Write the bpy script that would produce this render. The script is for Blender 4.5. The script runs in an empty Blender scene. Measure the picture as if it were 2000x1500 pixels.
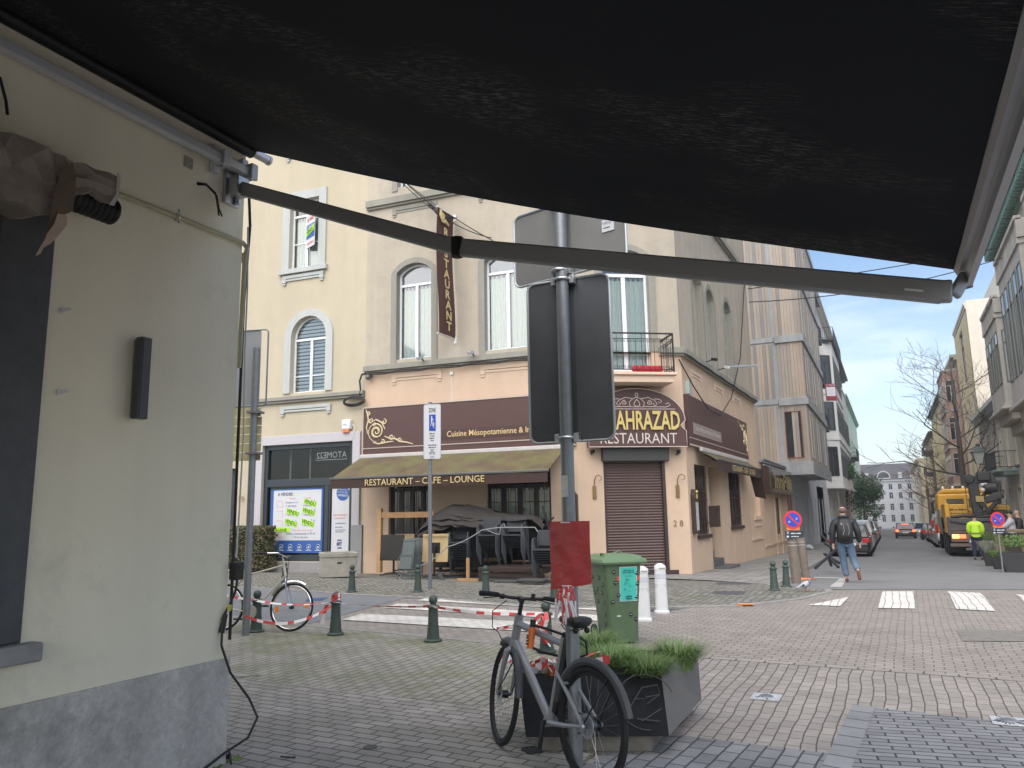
import bpy, math, random
from math import sin, cos, pi, atan2, sqrt, radians
from mathutils import Vector, Matrix, noise
random.seed(7)
S = bpy.context.scene
COL = S.collection

# ---------------------------------------------------------------- camera
F_PX, HCAM = 1500.0, 1.62
def _cray(px, py): return Vector(((px-1000)/F_PX, -(py-750)/F_PX, -1.0)).normalized()
_Y = _cray(1740, 990); _b = _cray(740, 990+17.5)
_U = _b.cross(_Y).normalized()
if _U.y < 0: _U = -_U
_X = _Y.cross(_U)
MC = Matrix((_X, _Y, _U))                       # camera axes -> street axes
CAMLOC = Vector((0, 0, HCAM))
cam_data = bpy.data.cameras.new("camera"); cam = bpy.data.objects.new("camera", cam_data); COL.objects.link(cam)
cam_data.sensor_width = 36; cam_data.lens = 27.0; cam_data.clip_start = 0.05; cam_data.clip_end = 3000
cam.matrix_world = Matrix.Translation(CAMLOC) @ MC.to_4x4()
S.camera = cam
S.render.resolution_x, S.render.resolution_y = 1024, 768

# ---------------------------------------------------------------- world, sun, exposure
SUN_EL, SUN_AZ = radians(52), radians(176)      # azimuth clockwise from +Y; the light comes from behind the camera
w = bpy.data.worlds.new("World"); S.world = w; w.use_nodes = True
nt = w.node_tree; N = nt.nodes; L = nt.links; N.clear()
out = N.new("ShaderNodeOutputWorld"); bg = N.new("ShaderNodeBackground")
sky = N.new("ShaderNodeTexSky"); sky.sky_type = 'NISHITA'; sky.sun_disc = False
sky.sun_elevation = SUN_EL; sky.sun_rotation = SUN_AZ; sky.air_density = 1.0; sky.dust_density = 1.2; sky.ozone_density = 1.5
tc = N.new("ShaderNodeTexCoord"); mp = N.new("ShaderNodeMapping"); mp.inputs['Scale'].default_value = (1.0, 1.0, 4.5)
nz = N.new("ShaderNodeTexNoise"); nz.inputs['Scale'].default_value = 2.3; nz.inputs['Detail'].default_value = 7; nz.inputs['Roughness'].default_value = .55
rp = N.new("ShaderNodeValToRGB"); rp.color_ramp.elements[0].position = .49; rp.color_ramp.elements[1].position = .72
sep = N.new("ShaderNodeSeparateXYZ")
mr = N.new("ShaderNodeMapRange"); mr.inputs[1].default_value = 0.0; mr.inputs[2].default_value = .36; mr.inputs[3].default_value = .42; mr.inputs[4].default_value = .0
mx = N.new("ShaderNodeMath"); mx.operation = 'MAXIMUM'
mul = N.new("ShaderNodeMath"); mul.operation = 'MULTIPLY'; mul.inputs[1].default_value = .72
mix = N.new("ShaderNodeMix"); mix.data_type = 'RGBA'; mix.inputs['B'].default_value = (7.6, 7.9, 8.2, 1)
hs = N.new("ShaderNodeHueSaturation"); hs.inputs['Saturation'].default_value = 1.12; hs.inputs['Value'].default_value = 1.12
L.new(tc.outputs['Generated'], mp.inputs[0]); L.new(mp.outputs[0], nz.inputs['Vector']); L.new(nz.outputs[0], rp.inputs[0])
L.new(tc.outputs['Generated'], sep.inputs[0]); L.new(sep.outputs['Z'], mr.inputs[0])
L.new(rp.outputs[0], mul.inputs[0]); L.new(mul.outputs[0], mx.inputs[0]); L.new(mr.outputs[0], mx.inputs[1])
L.new(sky.outputs[0], hs.inputs['Color']); L.new(hs.outputs[0], mix.inputs['A']); L.new(mx.outputs[0], mix.inputs['Factor'])
L.new(mix.outputs['Result'], bg.inputs[0]); bg.inputs[1].default_value = 0.108; L.new(bg.outputs[0], out.inputs[0])
ld = bpy.data.lights.new("sun", 'SUN'); ld.energy = 3.1; ld.angle = radians(92); ld.color = (1, .925, .82)
sun = bpy.data.objects.new("sun", ld); COL.objects.link(sun)
_d = Vector((sin(SUN_AZ)*cos(SUN_EL), cos(SUN_AZ)*cos(SUN_EL), sin(SUN_EL)))
sun.rotation_euler = (-_d).to_track_quat('-Z', 'Y').to_euler(); sun.location = _d*50
vs = S.view_settings; vs.view_transform = 'Standard'; vs.look = 'None'; vs.gamma = 1; vs.use_curve_mapping = False
vs.exposure = 0.7

# ---------------------------------------------------------------- pixel <-> place helpers (used for surveying the photo)
def ray(px, py): return (MC @ _cray(px, py))
def gz(y): return 0.0 if y < 16.5 else (-0.042*(y-16.5) if y < 22.5 else -0.252-0.018*(y-22.5))
def G(px, py, z=None):
    d = ray(px, py)
    if z is not None: return CAMLOC + d*((z-HCAM)/d.z)
    t = 0.5
    while t < 500:
        p = CAMLOC+d*t
        if p.z < gz(p.y): return p
        t += max(.004, t*.0006)
    return CAMLOC+d*500
def onX(px, py, x): d = ray(px, py); return CAMLOC+d*(x/d.x)
def onY(px, py, y): d = ray(px, py); return CAMLOC+d*(y/d.y)
def frame(o, u):
    u = Vector(u).normalized(); d = Vector((0, 0, 1)).cross(u)
    m = Matrix.Identity(4); m.col[0][:3] = u; m.col[1][:3] = d; m.col[2][:3] = (0, 0, 1); m.col[3][:3] = o
    return m
def FP(F, px, py, w=0.0):
    o = F.col[3].to_3d(); u = F.col[0].to_3d(); n = F.col[1].to_3d(); d = ray(px, py)
    t = ((o+n*w-CAMLOC).dot(n))/d.dot(n); q = CAMLOC+d*t-o
    return q.dot(u), q.z
def FX(F, px, py, w=0.0): return FP(F, px, py, w)[0]
def FZ(F, px, py, w=0.0): return FP(F, px, py, w)[1]

# ---------------------------------------------------------------- materials
MATS = {}
def M(name, col, rough=.6, metal=0.0, var=.12, vs_=8.0, streak=0.0, bump=0.0, bs=60.0, spec=.5, emit=None, coat=0.0, stain=None, stn=(.5, .7)):
    if name in MATS: return MATS[name]
    m = bpy.data.materials.new(name); MATS[name] = m; m.use_nodes = True
    nt = m.node_tree; N = nt.nodes; L = nt.links; p = N['Principled BSDF']
    p.inputs['Roughness'].default_value = rough; p.inputs['Metallic'].default_value = metal
    p.inputs['Specular IOR Level'].default_value = spec; p.inputs['Coat Weight'].default_value = coat
    c = (*col, 1); p.inputs['Base Color'].default_value = c
    if emit: p.inputs['Emission Color'].default_value = (*emit[0], 1); p.inputs['Emission Strength'].default_value = emit[1]
    g = N.new("ShaderNodeNewGeometry"); src = None
    if var:
        n = N.new("ShaderNodeTexNoise"); n.inputs['Scale'].default_value = vs_; n.inputs['Detail'].default_value = 6; n.inputs['Roughness'].default_value = .65
        L.new(g.outputs['Position'], n.inputs['Vector'])
        r = N.new("ShaderNodeMapRange"); r.inputs[1].default_value = .25; r.inputs[2].default_value = .75; r.inputs[3].default_value = 1-var; r.inputs[4].default_value = 1+var
        L.new(n.outputs[0], r.inputs[0]); fac = r.outputs[0]
        if streak:
            mp = N.new("ShaderNodeMapping"); mp.inputs['Scale'].default_value = (1.6, 1.6, .16); L.new(g.outputs['Position'], mp.inputs[0])
            n2 = N.new("ShaderNodeTexNoise"); n2.inputs['Scale'].default_value = 1.2; n2.inputs['Detail'].default_value = 3; n2.inputs['Roughness'].default_value = .55; L.new(mp.outputs[0], n2.inputs['Vector'])
            r2 = N.new("ShaderNodeMapRange"); r2.inputs[1].default_value = .35; r2.inputs[2].default_value = .65; r2.inputs[3].default_value = 1-streak; r2.inputs[4].default_value = 1+streak*.4
            L.new(n2.outputs[0], r2.inputs[0]); mm = N.new("ShaderNodeMath"); mm.operation = 'MULTIPLY'; L.new(fac, mm.inputs[0]); L.new(r2.outputs[0], mm.inputs[1]); fac = mm.outputs[0]
        hv = N.new("ShaderNodeVectorMath"); hv.operation = 'SCALE'; hv.inputs[0].default_value = col; L.new(fac, hv.inputs['Scale']); src = hv.outputs[0]
    if stain:
        n3 = N.new("ShaderNodeTexNoise"); n3.inputs['Scale'].default_value = 1.3; n3.inputs['Detail'].default_value = 9; n3.inputs['Roughness'].default_value = .75; L.new(g.outputs['Position'], n3.inputs['Vector'])
        r3 = N.new("ShaderNodeMapRange"); r3.inputs[1].default_value = stn[0]; r3.inputs[2].default_value = stn[1]; L.new(n3.outputs[0], r3.inputs[0])
        mi = N.new("ShaderNodeMix"); mi.data_type = 'RGBA'; L.new(r3.outputs[0], mi.inputs['Factor']); mi.inputs['A'].default_value = c; mi.inputs['B'].default_value = (*stain, 1)
        if src: L.new(src, mi.inputs['A'])
        src = mi.outputs['Result']
    if src: L.new(src, p.inputs['Base Color'])
    if bump:
        nb = N.new("ShaderNodeTexNoise"); nb.inputs['Scale'].default_value = bs; nb.inputs['Detail'].default_value = 4; L.new(g.outputs['Position'], nb.inputs['Vector'])
        b = N.new("ShaderNodeBump"); b.inputs['Strength'].default_value = bump; b.inputs['Distance'].default_value = .01; L.new(nb.outputs[0], b.inputs['Height']); L.new(b.outputs[0], p.inputs['Normal'])
    return m
def paver(name, c1, c2, mortar, ang, bw, bh, ms=.008, moss=0.0, off=.5, wob=.02, mottle=.18, bump=.5, rough=.85, arc=0.0):
    m = bpy.data.materials.new(name); MATS[name] = m; m.use_nodes = True
    nt = m.node_tree; N = nt.nodes; L = nt.links; p = N['Principled BSDF']; p.inputs['Roughness'].default_value = rough; p.inputs['Specular IOR Level'].default_value = .3
    g = N.new("ShaderNodeNewGeometry"); mp = N.new("ShaderNodeMapping"); mp.inputs['Rotation'].default_value = (0, 0, ang)
    nw = N.new("ShaderNodeTexNoise"); nw.inputs['Scale'].default_value = 1.1; nw.inputs['Detail'].default_value = 3; L.new(g.outputs['Position'], nw.inputs['Vector'])
    sb = N.new("ShaderNodeVectorMath"); sb.operation = 'SUBTRACT'; sb.inputs[1].default_value = (.5, .5, .5); L.new(nw.outputs['Color'], sb.inputs[0])
    sc = N.new("ShaderNodeVectorMath"); sc.operation = 'SCALE'; sc.inputs['Scale'].default_value = wob*4; L.new(sb.outputs[0], sc.inputs[0])
    ad = N.new("ShaderNodeVectorMath"); ad.operation = 'ADD'; L.new(g.outputs['Position'], ad.inputs[0]); L.new(sc.outputs[0], ad.inputs[1])
    L.new(ad.outputs[0], mp.inputs[0])
    br = N.new("ShaderNodeTexBrick"); br.inputs['Scale'].default_value = 1; br.inputs['Brick Width'].default_value = bw; br.inputs['Row Height'].default_value = bh
    br.inputs['Mortar Size'].default_value = ms; br.inputs['Mortar Smooth'].default_value = .35; br.offset = off; br.inputs['Bias'].default_value = 0
    br.inputs['Color1'].default_value = (*c1, 1); br.inputs['Color2'].default_value = (*c2, 1); br.inputs['Mortar'].default_value = (*mortar, 1)
    L.new(mp.outputs[0], br.inputs['Vector'])
    n = N.new("ShaderNodeTexNoise"); n.inputs['Scale'].default_value = 1.7; n.inputs['Detail'].default_value = 9; n.inputs['Roughness'].default_value = .7; L.new(g.outputs['Position'], n.inputs['Vector'])
    r = N.new("ShaderNodeMapRange"); r.inputs[1].default_value = .3; r.inputs[2].default_value = .7; r.inputs[3].default_value = 1-mottle; r.inputs[4].default_value = 1+mottle; L.new(n.outputs[0], r.inputs[0])
    hv = N.new("ShaderNodeVectorMath"); hv.operation = 'SCALE'; L.new(br.outputs['Color'], hv.inputs[0]); L.new(r.outputs[0], hv.inputs['Scale']); src = hv.outputs[0]
    # small light spots (chewing gum, grit)
    vo = N.new("ShaderNodeTexVoronoi"); vo.inputs['Scale'].default_value = 3.2; L.new(g.outputs['Position'], vo.inputs['Vector'])
    lt = N.new("ShaderNodeMath"); lt.operation = 'LESS_THAN'; lt.inputs[1].default_value = .045; L.new(vo.outputs['Distance'], lt.inputs[0])
    mu = N.new("ShaderNodeMath"); mu.operation = 'MULTIPLY'; mu.inputs[1].default_value = .5; L.new(lt.outputs[0], mu.inputs[0])
    m1 = N.new("ShaderNodeMix"); m1.data_type = 'RGBA'; L.new(mu.outputs[0], m1.inputs['Factor']); L.new(src, m1.inputs['A']); m1.inputs['B'].default_value = (.5, .49, .46, 1); src = m1.outputs['Result']
    if moss:
        nm = N.new("ShaderNodeTexNoise"); nm.inputs['Scale'].default_value = .75; nm.inputs['Detail'].default_value = 8; nm.inputs['Roughness'].default_value = .7; L.new(g.outputs['Position'], nm.inputs['Vector'])
        rm = N.new("ShaderNodeMapRange"); rm.inputs[1].default_value = .46; rm.inputs[2].default_value = .68; rm.inputs[4].default_value = moss; L.new(nm.outputs[0], rm.inputs[0])
        m2 = N.new("ShaderNodeMix"); m2.data_type = 'RGBA'; L.new(rm.outputs[0], m2.inputs['Factor']); L.new(src, m2.inputs['A']); m2.inputs['B'].default_value = (.13, .15, .06, 1); src = m2.outputs['Result']
    L.new(src, p.inputs['Base Color'])
    sbm = N.new("ShaderNodeMath"); sbm.operation = 'MULTIPLY_ADD'; sbm.inputs[1].default_value = -1; sbm.inputs[2].default_value = 1; L.new(br.outputs['Fac'], sbm.inputs[0])
    nb = N.new("ShaderNodeTexNoise"); nb.inputs['Scale'].default_value = 40; L.new(g.outputs['Position'], nb.inputs['Vector'])
    ma = N.new("ShaderNodeMath"); ma.operation = 'MULTIPLY_ADD'; ma.inputs[1].default_value = .25; L.new(nb.outputs[0], ma.inputs[0]); L.new(sbm.outputs[0], ma.inputs[2])
    b = N.new("ShaderNodeBump"); b.inputs['Strength'].default_value = bump; b.inputs['Distance'].default_value = .012; L.new(ma.outputs[0], b.inputs['Height']); L.new(b.outputs[0], p.inputs['Normal'])
    return m
def glass_mat(name="window_glass", tint=(.9, .95, .95), refl=.12):
    m = bpy.data.materials.new(name); m.use_nodes = True; MATS[name] = m
    nt = m.node_tree; N = nt.nodes; L = nt.links; N.clear(); o = N.new("ShaderNodeOutputMaterial")
    t = N.new("ShaderNodeBsdfTransparent"); t.inputs[0].default_value = (*tint, 1); gl = N.new("ShaderNodeBsdfGlossy"); gl.inputs['Roughness'].default_value = .03
    f = N.new("ShaderNodeFresnel"); f.inputs['IOR'].default_value = 1.6; a = N.new("ShaderNodeMath"); a.operation = 'ADD'; a.inputs[1].default_value = refl
    mx = N.new("ShaderNodeMixShader"); L.new(f.outputs[0], a.inputs[0]); L.new(a.outputs[0], mx.inputs[0]); L.new(t.outputs[0], mx.inputs[1]); L.new(gl.outputs[0], mx.inputs[2]); L.new(mx.outputs[0], o.inputs[0])
    return m
GLASS = glass_mat()

# ---------------------------------------------------------------- mesh builder
class MB:
    def __init__(s, T=None): s.v = []; s.f = []; s.m = []; s.T = T
    def add(s, vs, fs, m=0):
        o = len(s.v)
        for p in vs:
            p = Vector(p)
            if s.T is not None: p = s.T @ p
            s.v.append(p)
        for f in fs: s.f.append([i+o for i in f]); s.m.append(m)
        return s
    def b(s, x0, x1, y0, y1, z0, z1, m=0):
        return s.add([(x0, y0, z0), (x1, y0, z0), (x1, y1, z0), (x0, y1, z0), (x0, y0, z1), (x1, y0, z1), (x1, y1, z1), (x0, y1, z1)],
                     [(0, 3, 2, 1), (4, 5, 6, 7), (0, 1, 5, 4), (1, 2, 6, 5), (2, 3, 7, 6), (3, 0, 4, 7)], m)
    def c(s, x, y, z, sx, sy, sz, m=0): return s.b(x-sx/2, x+sx/2, y-sy/2, y+sy/2, z-sz/2, z+sz/2, m)
    def q(s, pts, m=0): return s.add(pts, [tuple(range(len(pts)))], m)
    def prism(s, poly, y0, y1, m=0):            # poly of (x,z), extruded along y
        n = len(poly); vs = [(x, y0, z) for x, z in poly]+[(x, y1, z) for x, z in poly]
        fs = [tuple(range(n)), tuple(range(2*n-1, n-1, -1))]+[(i, i+n, (i+1) % n+n, (i+1) % n) for i in range(n)]
        return s.add(vs, fs, m)
    def slab(s, poly, z0, z1, m=0):             # poly of (x,y), extruded along z
        n = len(poly); vs = [(x, y, z0) for x, y in poly]+[(x, y, z1) for x, y in poly]
        fs = [tuple(range(n-1, -1, -1)), tuple(range(n, 2*n))]+[(i, (i+1) % n, (i+1) % n+n, i+n) for i in range(n)]
        return s.add(vs, fs, m)
    def tube(s, pts, r, n=8, m=0, closed=False, caps=True, flat=1.0):
        pts = [Vector(p) for p in pts]; k = len(pts); R_ = r if isinstance(r, (list, tuple)) else [r]*k
        vs = []; prev = None
        for i, p in enumerate(pts):
            a = pts[(i-1) % k] if (i > 0 or closed) else p; c = pts[(i+1) % k] if (i < k-1 or closed) else p
            t = (c-a); t = t.normalized() if t.length > 1e-9 else Vector((0, 0, 1))
            if prev is None:
                h = Vector((0, 0, 1)) if abs(t.z) < .9 else Vector((1, 0, 0)); x = h.cross(t).normalized()
            else:
                x = (prev-t*prev.dot(t)); x = x.normalized() if x.length > 1e-6 else t.orthogonal().normalized()
            prev = x; y = t.cross(x)
            for j in range(n):
                a_ = 2*pi*j/n; vs.append(p+(x*cos(a_)+y*sin(a_)*flat)*R_[i])
        fs = []
        for i in range(k if closed else k-1):
            i2 = (i+1) % k
            for j in range(n): j2 = (j+1) % n; fs.append((i*n+j, i*n+j2, i2*n+j2, i2*n+j))
        if caps and not closed: fs += [tuple(range(n-1, -1, -1)), tuple((k-1)*n+j for j in range(n))]
        return s.add(vs, fs, m)
    def bar(s, p0, p1, w, h, m=0, up=(0, 0, 1)):
        p0 = Vector(p0); p1 = Vector(p1); t = (p1-p0).normalized(); u = Vector(up)
        if abs(t.dot(u)) > .98: u = Vector((1, 0, 0))
        x = t.cross(u).normalized()*w/2; y = x.cross(t).normalized()*h/2
        vs = [p+a*x+b_*y for p in (p0, p1) for a, b_ in ((-1, -1), (1, -1), (1, 1), (-1, 1))]
        return s.add(vs, [(0, 1, 2, 3), (7, 6, 5, 4), (0, 4, 5, 1), (1, 5, 6, 2), (2, 6, 7, 3), (3, 7, 4, 0)], m)
    def lathe(s, prof, c=(0, 0, 0), n=20, m=0, ax='z'):
        vs = []; k = len(prof)
        for r, z in prof:
            for j in range(n):
                a = 2*pi*j/n; q = (r*cos(a), r*sin(a), z)
                if ax == 'y': q = (q[0], q[2], q[1])
                if ax == 'x': q = (q[2], q[0], q[1])
                vs.append((q[0]+c[0], q[1]+c[1], q[2]+c[2]))
        fs = [(i*n+j, i*n+(j+1) % n, (i+1)*n+(j+1) % n, (i+1)*n+j) for i in range(k-1) for j in range(n)]
        fs += [tuple(range(n-1, -1, -1)), tuple((k-1)*n+j for j in range(n))]
        return s.add(vs, fs, m)
    def ball(s, c, r, n=14, m=0, sc=(1, 1, 1)):
        k = n//2+1; pr = [(max(.001, r*sin(pi*i/(k-1))), -r*cos(pi*i/(k-1))) for i in range(k)]
        vs = []
        for rr, z in pr:
            for j in range(n): a = 2*pi*j/n; vs.append((c[0]+rr*cos(a)*sc[0], c[1]+rr*sin(a)*sc[1], c[2]+z*sc[2]))
        fs = [(i*n+j, i*n+(j+1) % n, (i+1)*n+(j+1) % n, (i+1)*n+j) for i in range(k-1) for j in range(n)]
        return s.add(vs, fs, m)
    def text(s, txt, x, z, h, w=None, m=0, y=0.0, ext=.004, al='l', rot=0.0, mirror=False, res=2, bold=0.0, sx=1.0):
        cu = bpy.data.curves.new("t", 'FONT'); cu.body = txt; cu.size = 1; cu.extrude = 0; cu.resolution_u = res; cu.offset = bold
        o = bpy.data.objects.new("t", cu); COL.objects.link(o); dg = bpy.context.evaluated_depsgraph_get(); me = bpy.data.meshes.new_from_object(o.evaluated_get(dg))
        vs = [v.co.copy() for v in me.vertices]; fs = [tuple(p.vertices) for p in me.polygons]
        bpy.data.objects.remove(o); bpy.data.curves.remove(cu); bpy.data.meshes.remove(me)
        if not vs: return s
        x0 = min(v.x for v in vs); x1 = max(v.x for v in vs); z0 = min(v.y for v in vs); z1 = max(v.y for v in vs)
        k = h/(z1-z0) if z1 > z0 else 1; kx = (w/(x1-x0)) if w else k*sx
        W = (x1-x0)*kx; ox = {'l': 0, 'c': -W/2, 'r': -W}[al]; vv = []
        for yy in ((y, y+ext) if ext else (y,)):
            for v in vs:
                a = (v.x-x0)*kx+ox; c_ = (v.y-z0)*k
                if mirror: a = -a
                if rot: cc = c_-h/2; a, c_ = a*cos(rot)-cc*sin(rot), a*sin(rot)+cc*cos(rot)+h/2
                vv.append((x+a, yy, z+c_))
        return s.add(vv, fs, m)
    def build(s, name, mats, parent=None, smooth=True, ang=35, bev=0.0):
        me = bpy.data.meshes.new(name); me.from_pydata([tuple(v) for v in s.v], [], s.f)
        if not isinstance(mats, (list, tuple)): mats = [mats]
        for m in mats: me.materials.append(m)
        me.polygons.foreach_set("material_index", s.m); me.update()
        if smooth:
            me.polygons.foreach_set("use_smooth", [True]*len(me.polygons)); me.set_sharp_from_angle(angle=radians(ang))
        o = bpy.data.objects.new(name, me); COL.objects.link(o)
        if parent is not None: o.parent = parent
        if bev:
            md = o.modifiers.new("bevel", 'BEVEL'); md.width = bev; md.segments = 2; md.limit_method = 'ANGLE'; md.angle_limit = radians(40)
        return o
def tag(o, label=None, cat=None, group=None, kind=None):
    if label: o['label'] = label
    if cat: o['category'] = cat
    if group: o['group'] = group
    if kind: o['kind'] = kind
    return o
def thing(name, label, cat, mat=None, group=None, loc=None, rz=0.0, sc=1.0):
    o = bpy.data.objects.new(name, None); COL.objects.link(o); o.empty_display_size = .2
    if mat is None: mat = Matrix.Translation(loc or (0, 0, 0)) @ Matrix.Rotation(rz, 4, 'Z') @ Matrix.Scale(sc, 4)
    o.matrix_world = mat
    return tag(o, label, cat, group)
def tree(o): return (o, [tree(c) for c in o.children])
def copy_tree(t, parent=None):
    c = t[0].copy(); COL.objects.link(c); c.parent = parent
    for ch in t[1]: copy_tree(ch, c)
    return c
def arc(cx, cz, r, a0, a1, n): return [(cx+r*cos(a0+(a1-a0)*i/n), cz+r*sin(a0+(a1-a0)*i/n)) for i in range(n+1)]
def seg_arch(x0, x1, zt, rise, n=10):          # points of a segmental arch, left to right, crown at zt
    hw = (x1-x0)/2; cx = (x0+x1)/2
    if rise >= hw-1e-4: return [(cx-hw*cos(pi*i/n), zt-rise+rise*sin(pi*i/n)) for i in range(n+1)]
    r = (hw*hw+rise*rise)/(2*rise); a = math.asin(hw/r)
    return [(cx+r*sin(-a+2*a*i/n), zt-r+r*cos(-a+2*a*i/n)) for i in range(n+1)]
def wall(mb, x0, x1, z0, z1, holes, y0=0.0, dep=.18, m=0, mr_=None):   # holes: (x0,x1,z0,z1,rise)
    mr_ = m if mr_ is None else mr_
    xs = sorted({x0, x1, *[h[0] for h in holes], *[h[1] for h in holes]}); zs = sorted({z0, z1, *[h[2] for h in holes], *[h[3] for h in holes]})
    xs = [x for x in xs if x0 <= x <= x1]; zs = [z for z in zs if z0 <= z <= z1]
    for i in range(len(xs)-1):
        run = None
        for j in range(len(zs)-1):
            cx, cz = (xs[i]+xs[i+1])/2, (zs[j]+zs[j+1])/2
            inside = any(h[0] < cx < h[1] and h[2] < cz < h[3] for h in holes)
            if not inside:
                if run is None: run = zs[j]
            if (inside or j == len(zs)-2) and run is not None:
                top = zs[j] if inside else zs[j+1]
                mb.q([(xs[i], y0, run), (xs[i+1], y0, run), (xs[i+1], y0, top), (xs[i], y0, top)], m); run = None
    for h in holes:
        a, b_, c_, d_ = h[:4]; r = h[4] if len(h) > 4 else 0
        if r:
            A = seg_arch(a, b_, d_, r); k = len(A)//2
            mb.q([(x, y0, z) for x, z in A[:k+1]]+[(a, y0, d_)], m); mb.q([(x, y0, z) for x, z in A[k:]]+[(b_, y0, d_)], m)
            for i in range(len(A)-1): mb.q([(A[i][0], y0, A[i][1]), (A[i+1][0], y0, A[i+1][1]), (A[i+1][0], y0+dep, A[i+1][1]), (A[i][0], y0+dep, A[i][1])], mr_)
        else: mb.q([(a, y0, d_), (b_, y0, d_), (b_, y0+dep, d_), (a, y0+dep, d_)], mr_)
        zt = d_-r
        mb.q([(a, y0, c_), (a, y0, zt), (a, y0+dep, zt), (a, y0+dep, c_)], mr_); mb.q([(b_, y0, c_), (b_, y0+dep, c_), (b_, y0+dep, zt), (b_, y0, zt)], mr_)
        mb.q([(a, y0, c_), (a, y0+dep, c_), (b_, y0+dep, c_), (b_, y0, c_)], mr_)
    return mb
def arch_band(mb, x0, x1, z0, zt, rise, wd, y0, y1, m=0, n=12):        # raised surround: legs + arch of width wd
    mb.b(x0-wd, x0, y0, y1, z0, zt-rise, m); mb.b(x1, x1+wd, y0, y1, z0, zt-rise, m)
    I = seg_arch(x0, x1, zt, rise, n); O = seg_arch(x0-wd, x1+wd, zt+wd*.9, rise+wd*.9, n)
    for i in range(n):
        a, b_, c_, d_ = I[i], I[i+1], O[i+1], O[i]
        mb.add([(a[0], y0, a[1]), (b_[0], y0, b_[1]), (c_[0], y0, c_[1]), (d_[0], y0, d_[1]), (a[0], y1, a[1]), (b_[0], y1, b_[1]), (c_[0], y1, c_[1]), (d_[0], y1, d_[1])],
               [(0, 1, 2, 3), (3, 2, 6, 7), (0, 4, 5, 1), (0, 3, 7, 4), (1, 5, 6, 2)], m)
def spiral(cx, cz, r0, r1, a0, turns, n=26): return [(cx+(r0+(r1-r0)*i/n)*cos(a0+turns*2*pi*i/n), cz+(r0+(r1-r0)*i/n)*sin(a0+turns*2*pi*i/n)) for i in range(n+1)]
def P3(pts, y): return [(x, y, z) for x, z in pts]
def dashes(m, x, z, w, h, y, seed=1, ext=.003):        # a line of print too small to read
    r_ = random.Random(seed); q = x
    while q < x+w-.2*h: l = min(x+w-q, h*r_.uniform(.8, 2.6)); m.b(q, q+l, y, y+ext, z, z+h*r_.uniform(.5, .7)); q += l+h*.35
# plain materials used all over
K = lambda n: MATS[n]
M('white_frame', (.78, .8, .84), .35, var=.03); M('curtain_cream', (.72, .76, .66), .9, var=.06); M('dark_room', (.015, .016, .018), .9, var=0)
M('blind_grey', (.3, .3, .31), .8, var=.05); M('dark_glass', (.03, .035, .04), .06, var=.3, vs_=1.5, spec=.8); M('steel', (.55, .56, .58), .35, .9, var=.05)
M('galv', (.23, .245, .26), .45, .55, var=.15, vs_=14); M('black', (.012, .012, .013), .5, var=.1); M('cable', (.02, .02, .022), .6, var=0); glass_mat('shop_glass', (.75, .8, .8), .0)
M('tape_red', (.6, .07, .07), .45, var=.1); M('tape_white', (.8, .78, .78), .45, var=.05); M('gold', (.62, .48, .17), .4, .25, var=.06); M('rubber', (.012, .012, .013), .8, var=.2, vs_=30)
M('chrome', (.62, .62, .63), .22, 1, var=.05); M('wood_plain', (.42, .24, .11), .6, var=.2, vs_=5); M('white_paint', (.74, .74, .74), .4, var=.04)
M('plate_white', (.7, .7, .68), .5, var=0); M('lens_red', (.5, .02, .02), .2, var=0); M('amber', (.9, .25, .02), .25, var=0)
M('brake_on', (.9, .08, .03), .3, var=0, emit=((1, .13, .04), 2.2)); M('lamp_on', (1, .6, .2), .3, var=0, emit=((1, .42, .08), 2.6))
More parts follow.
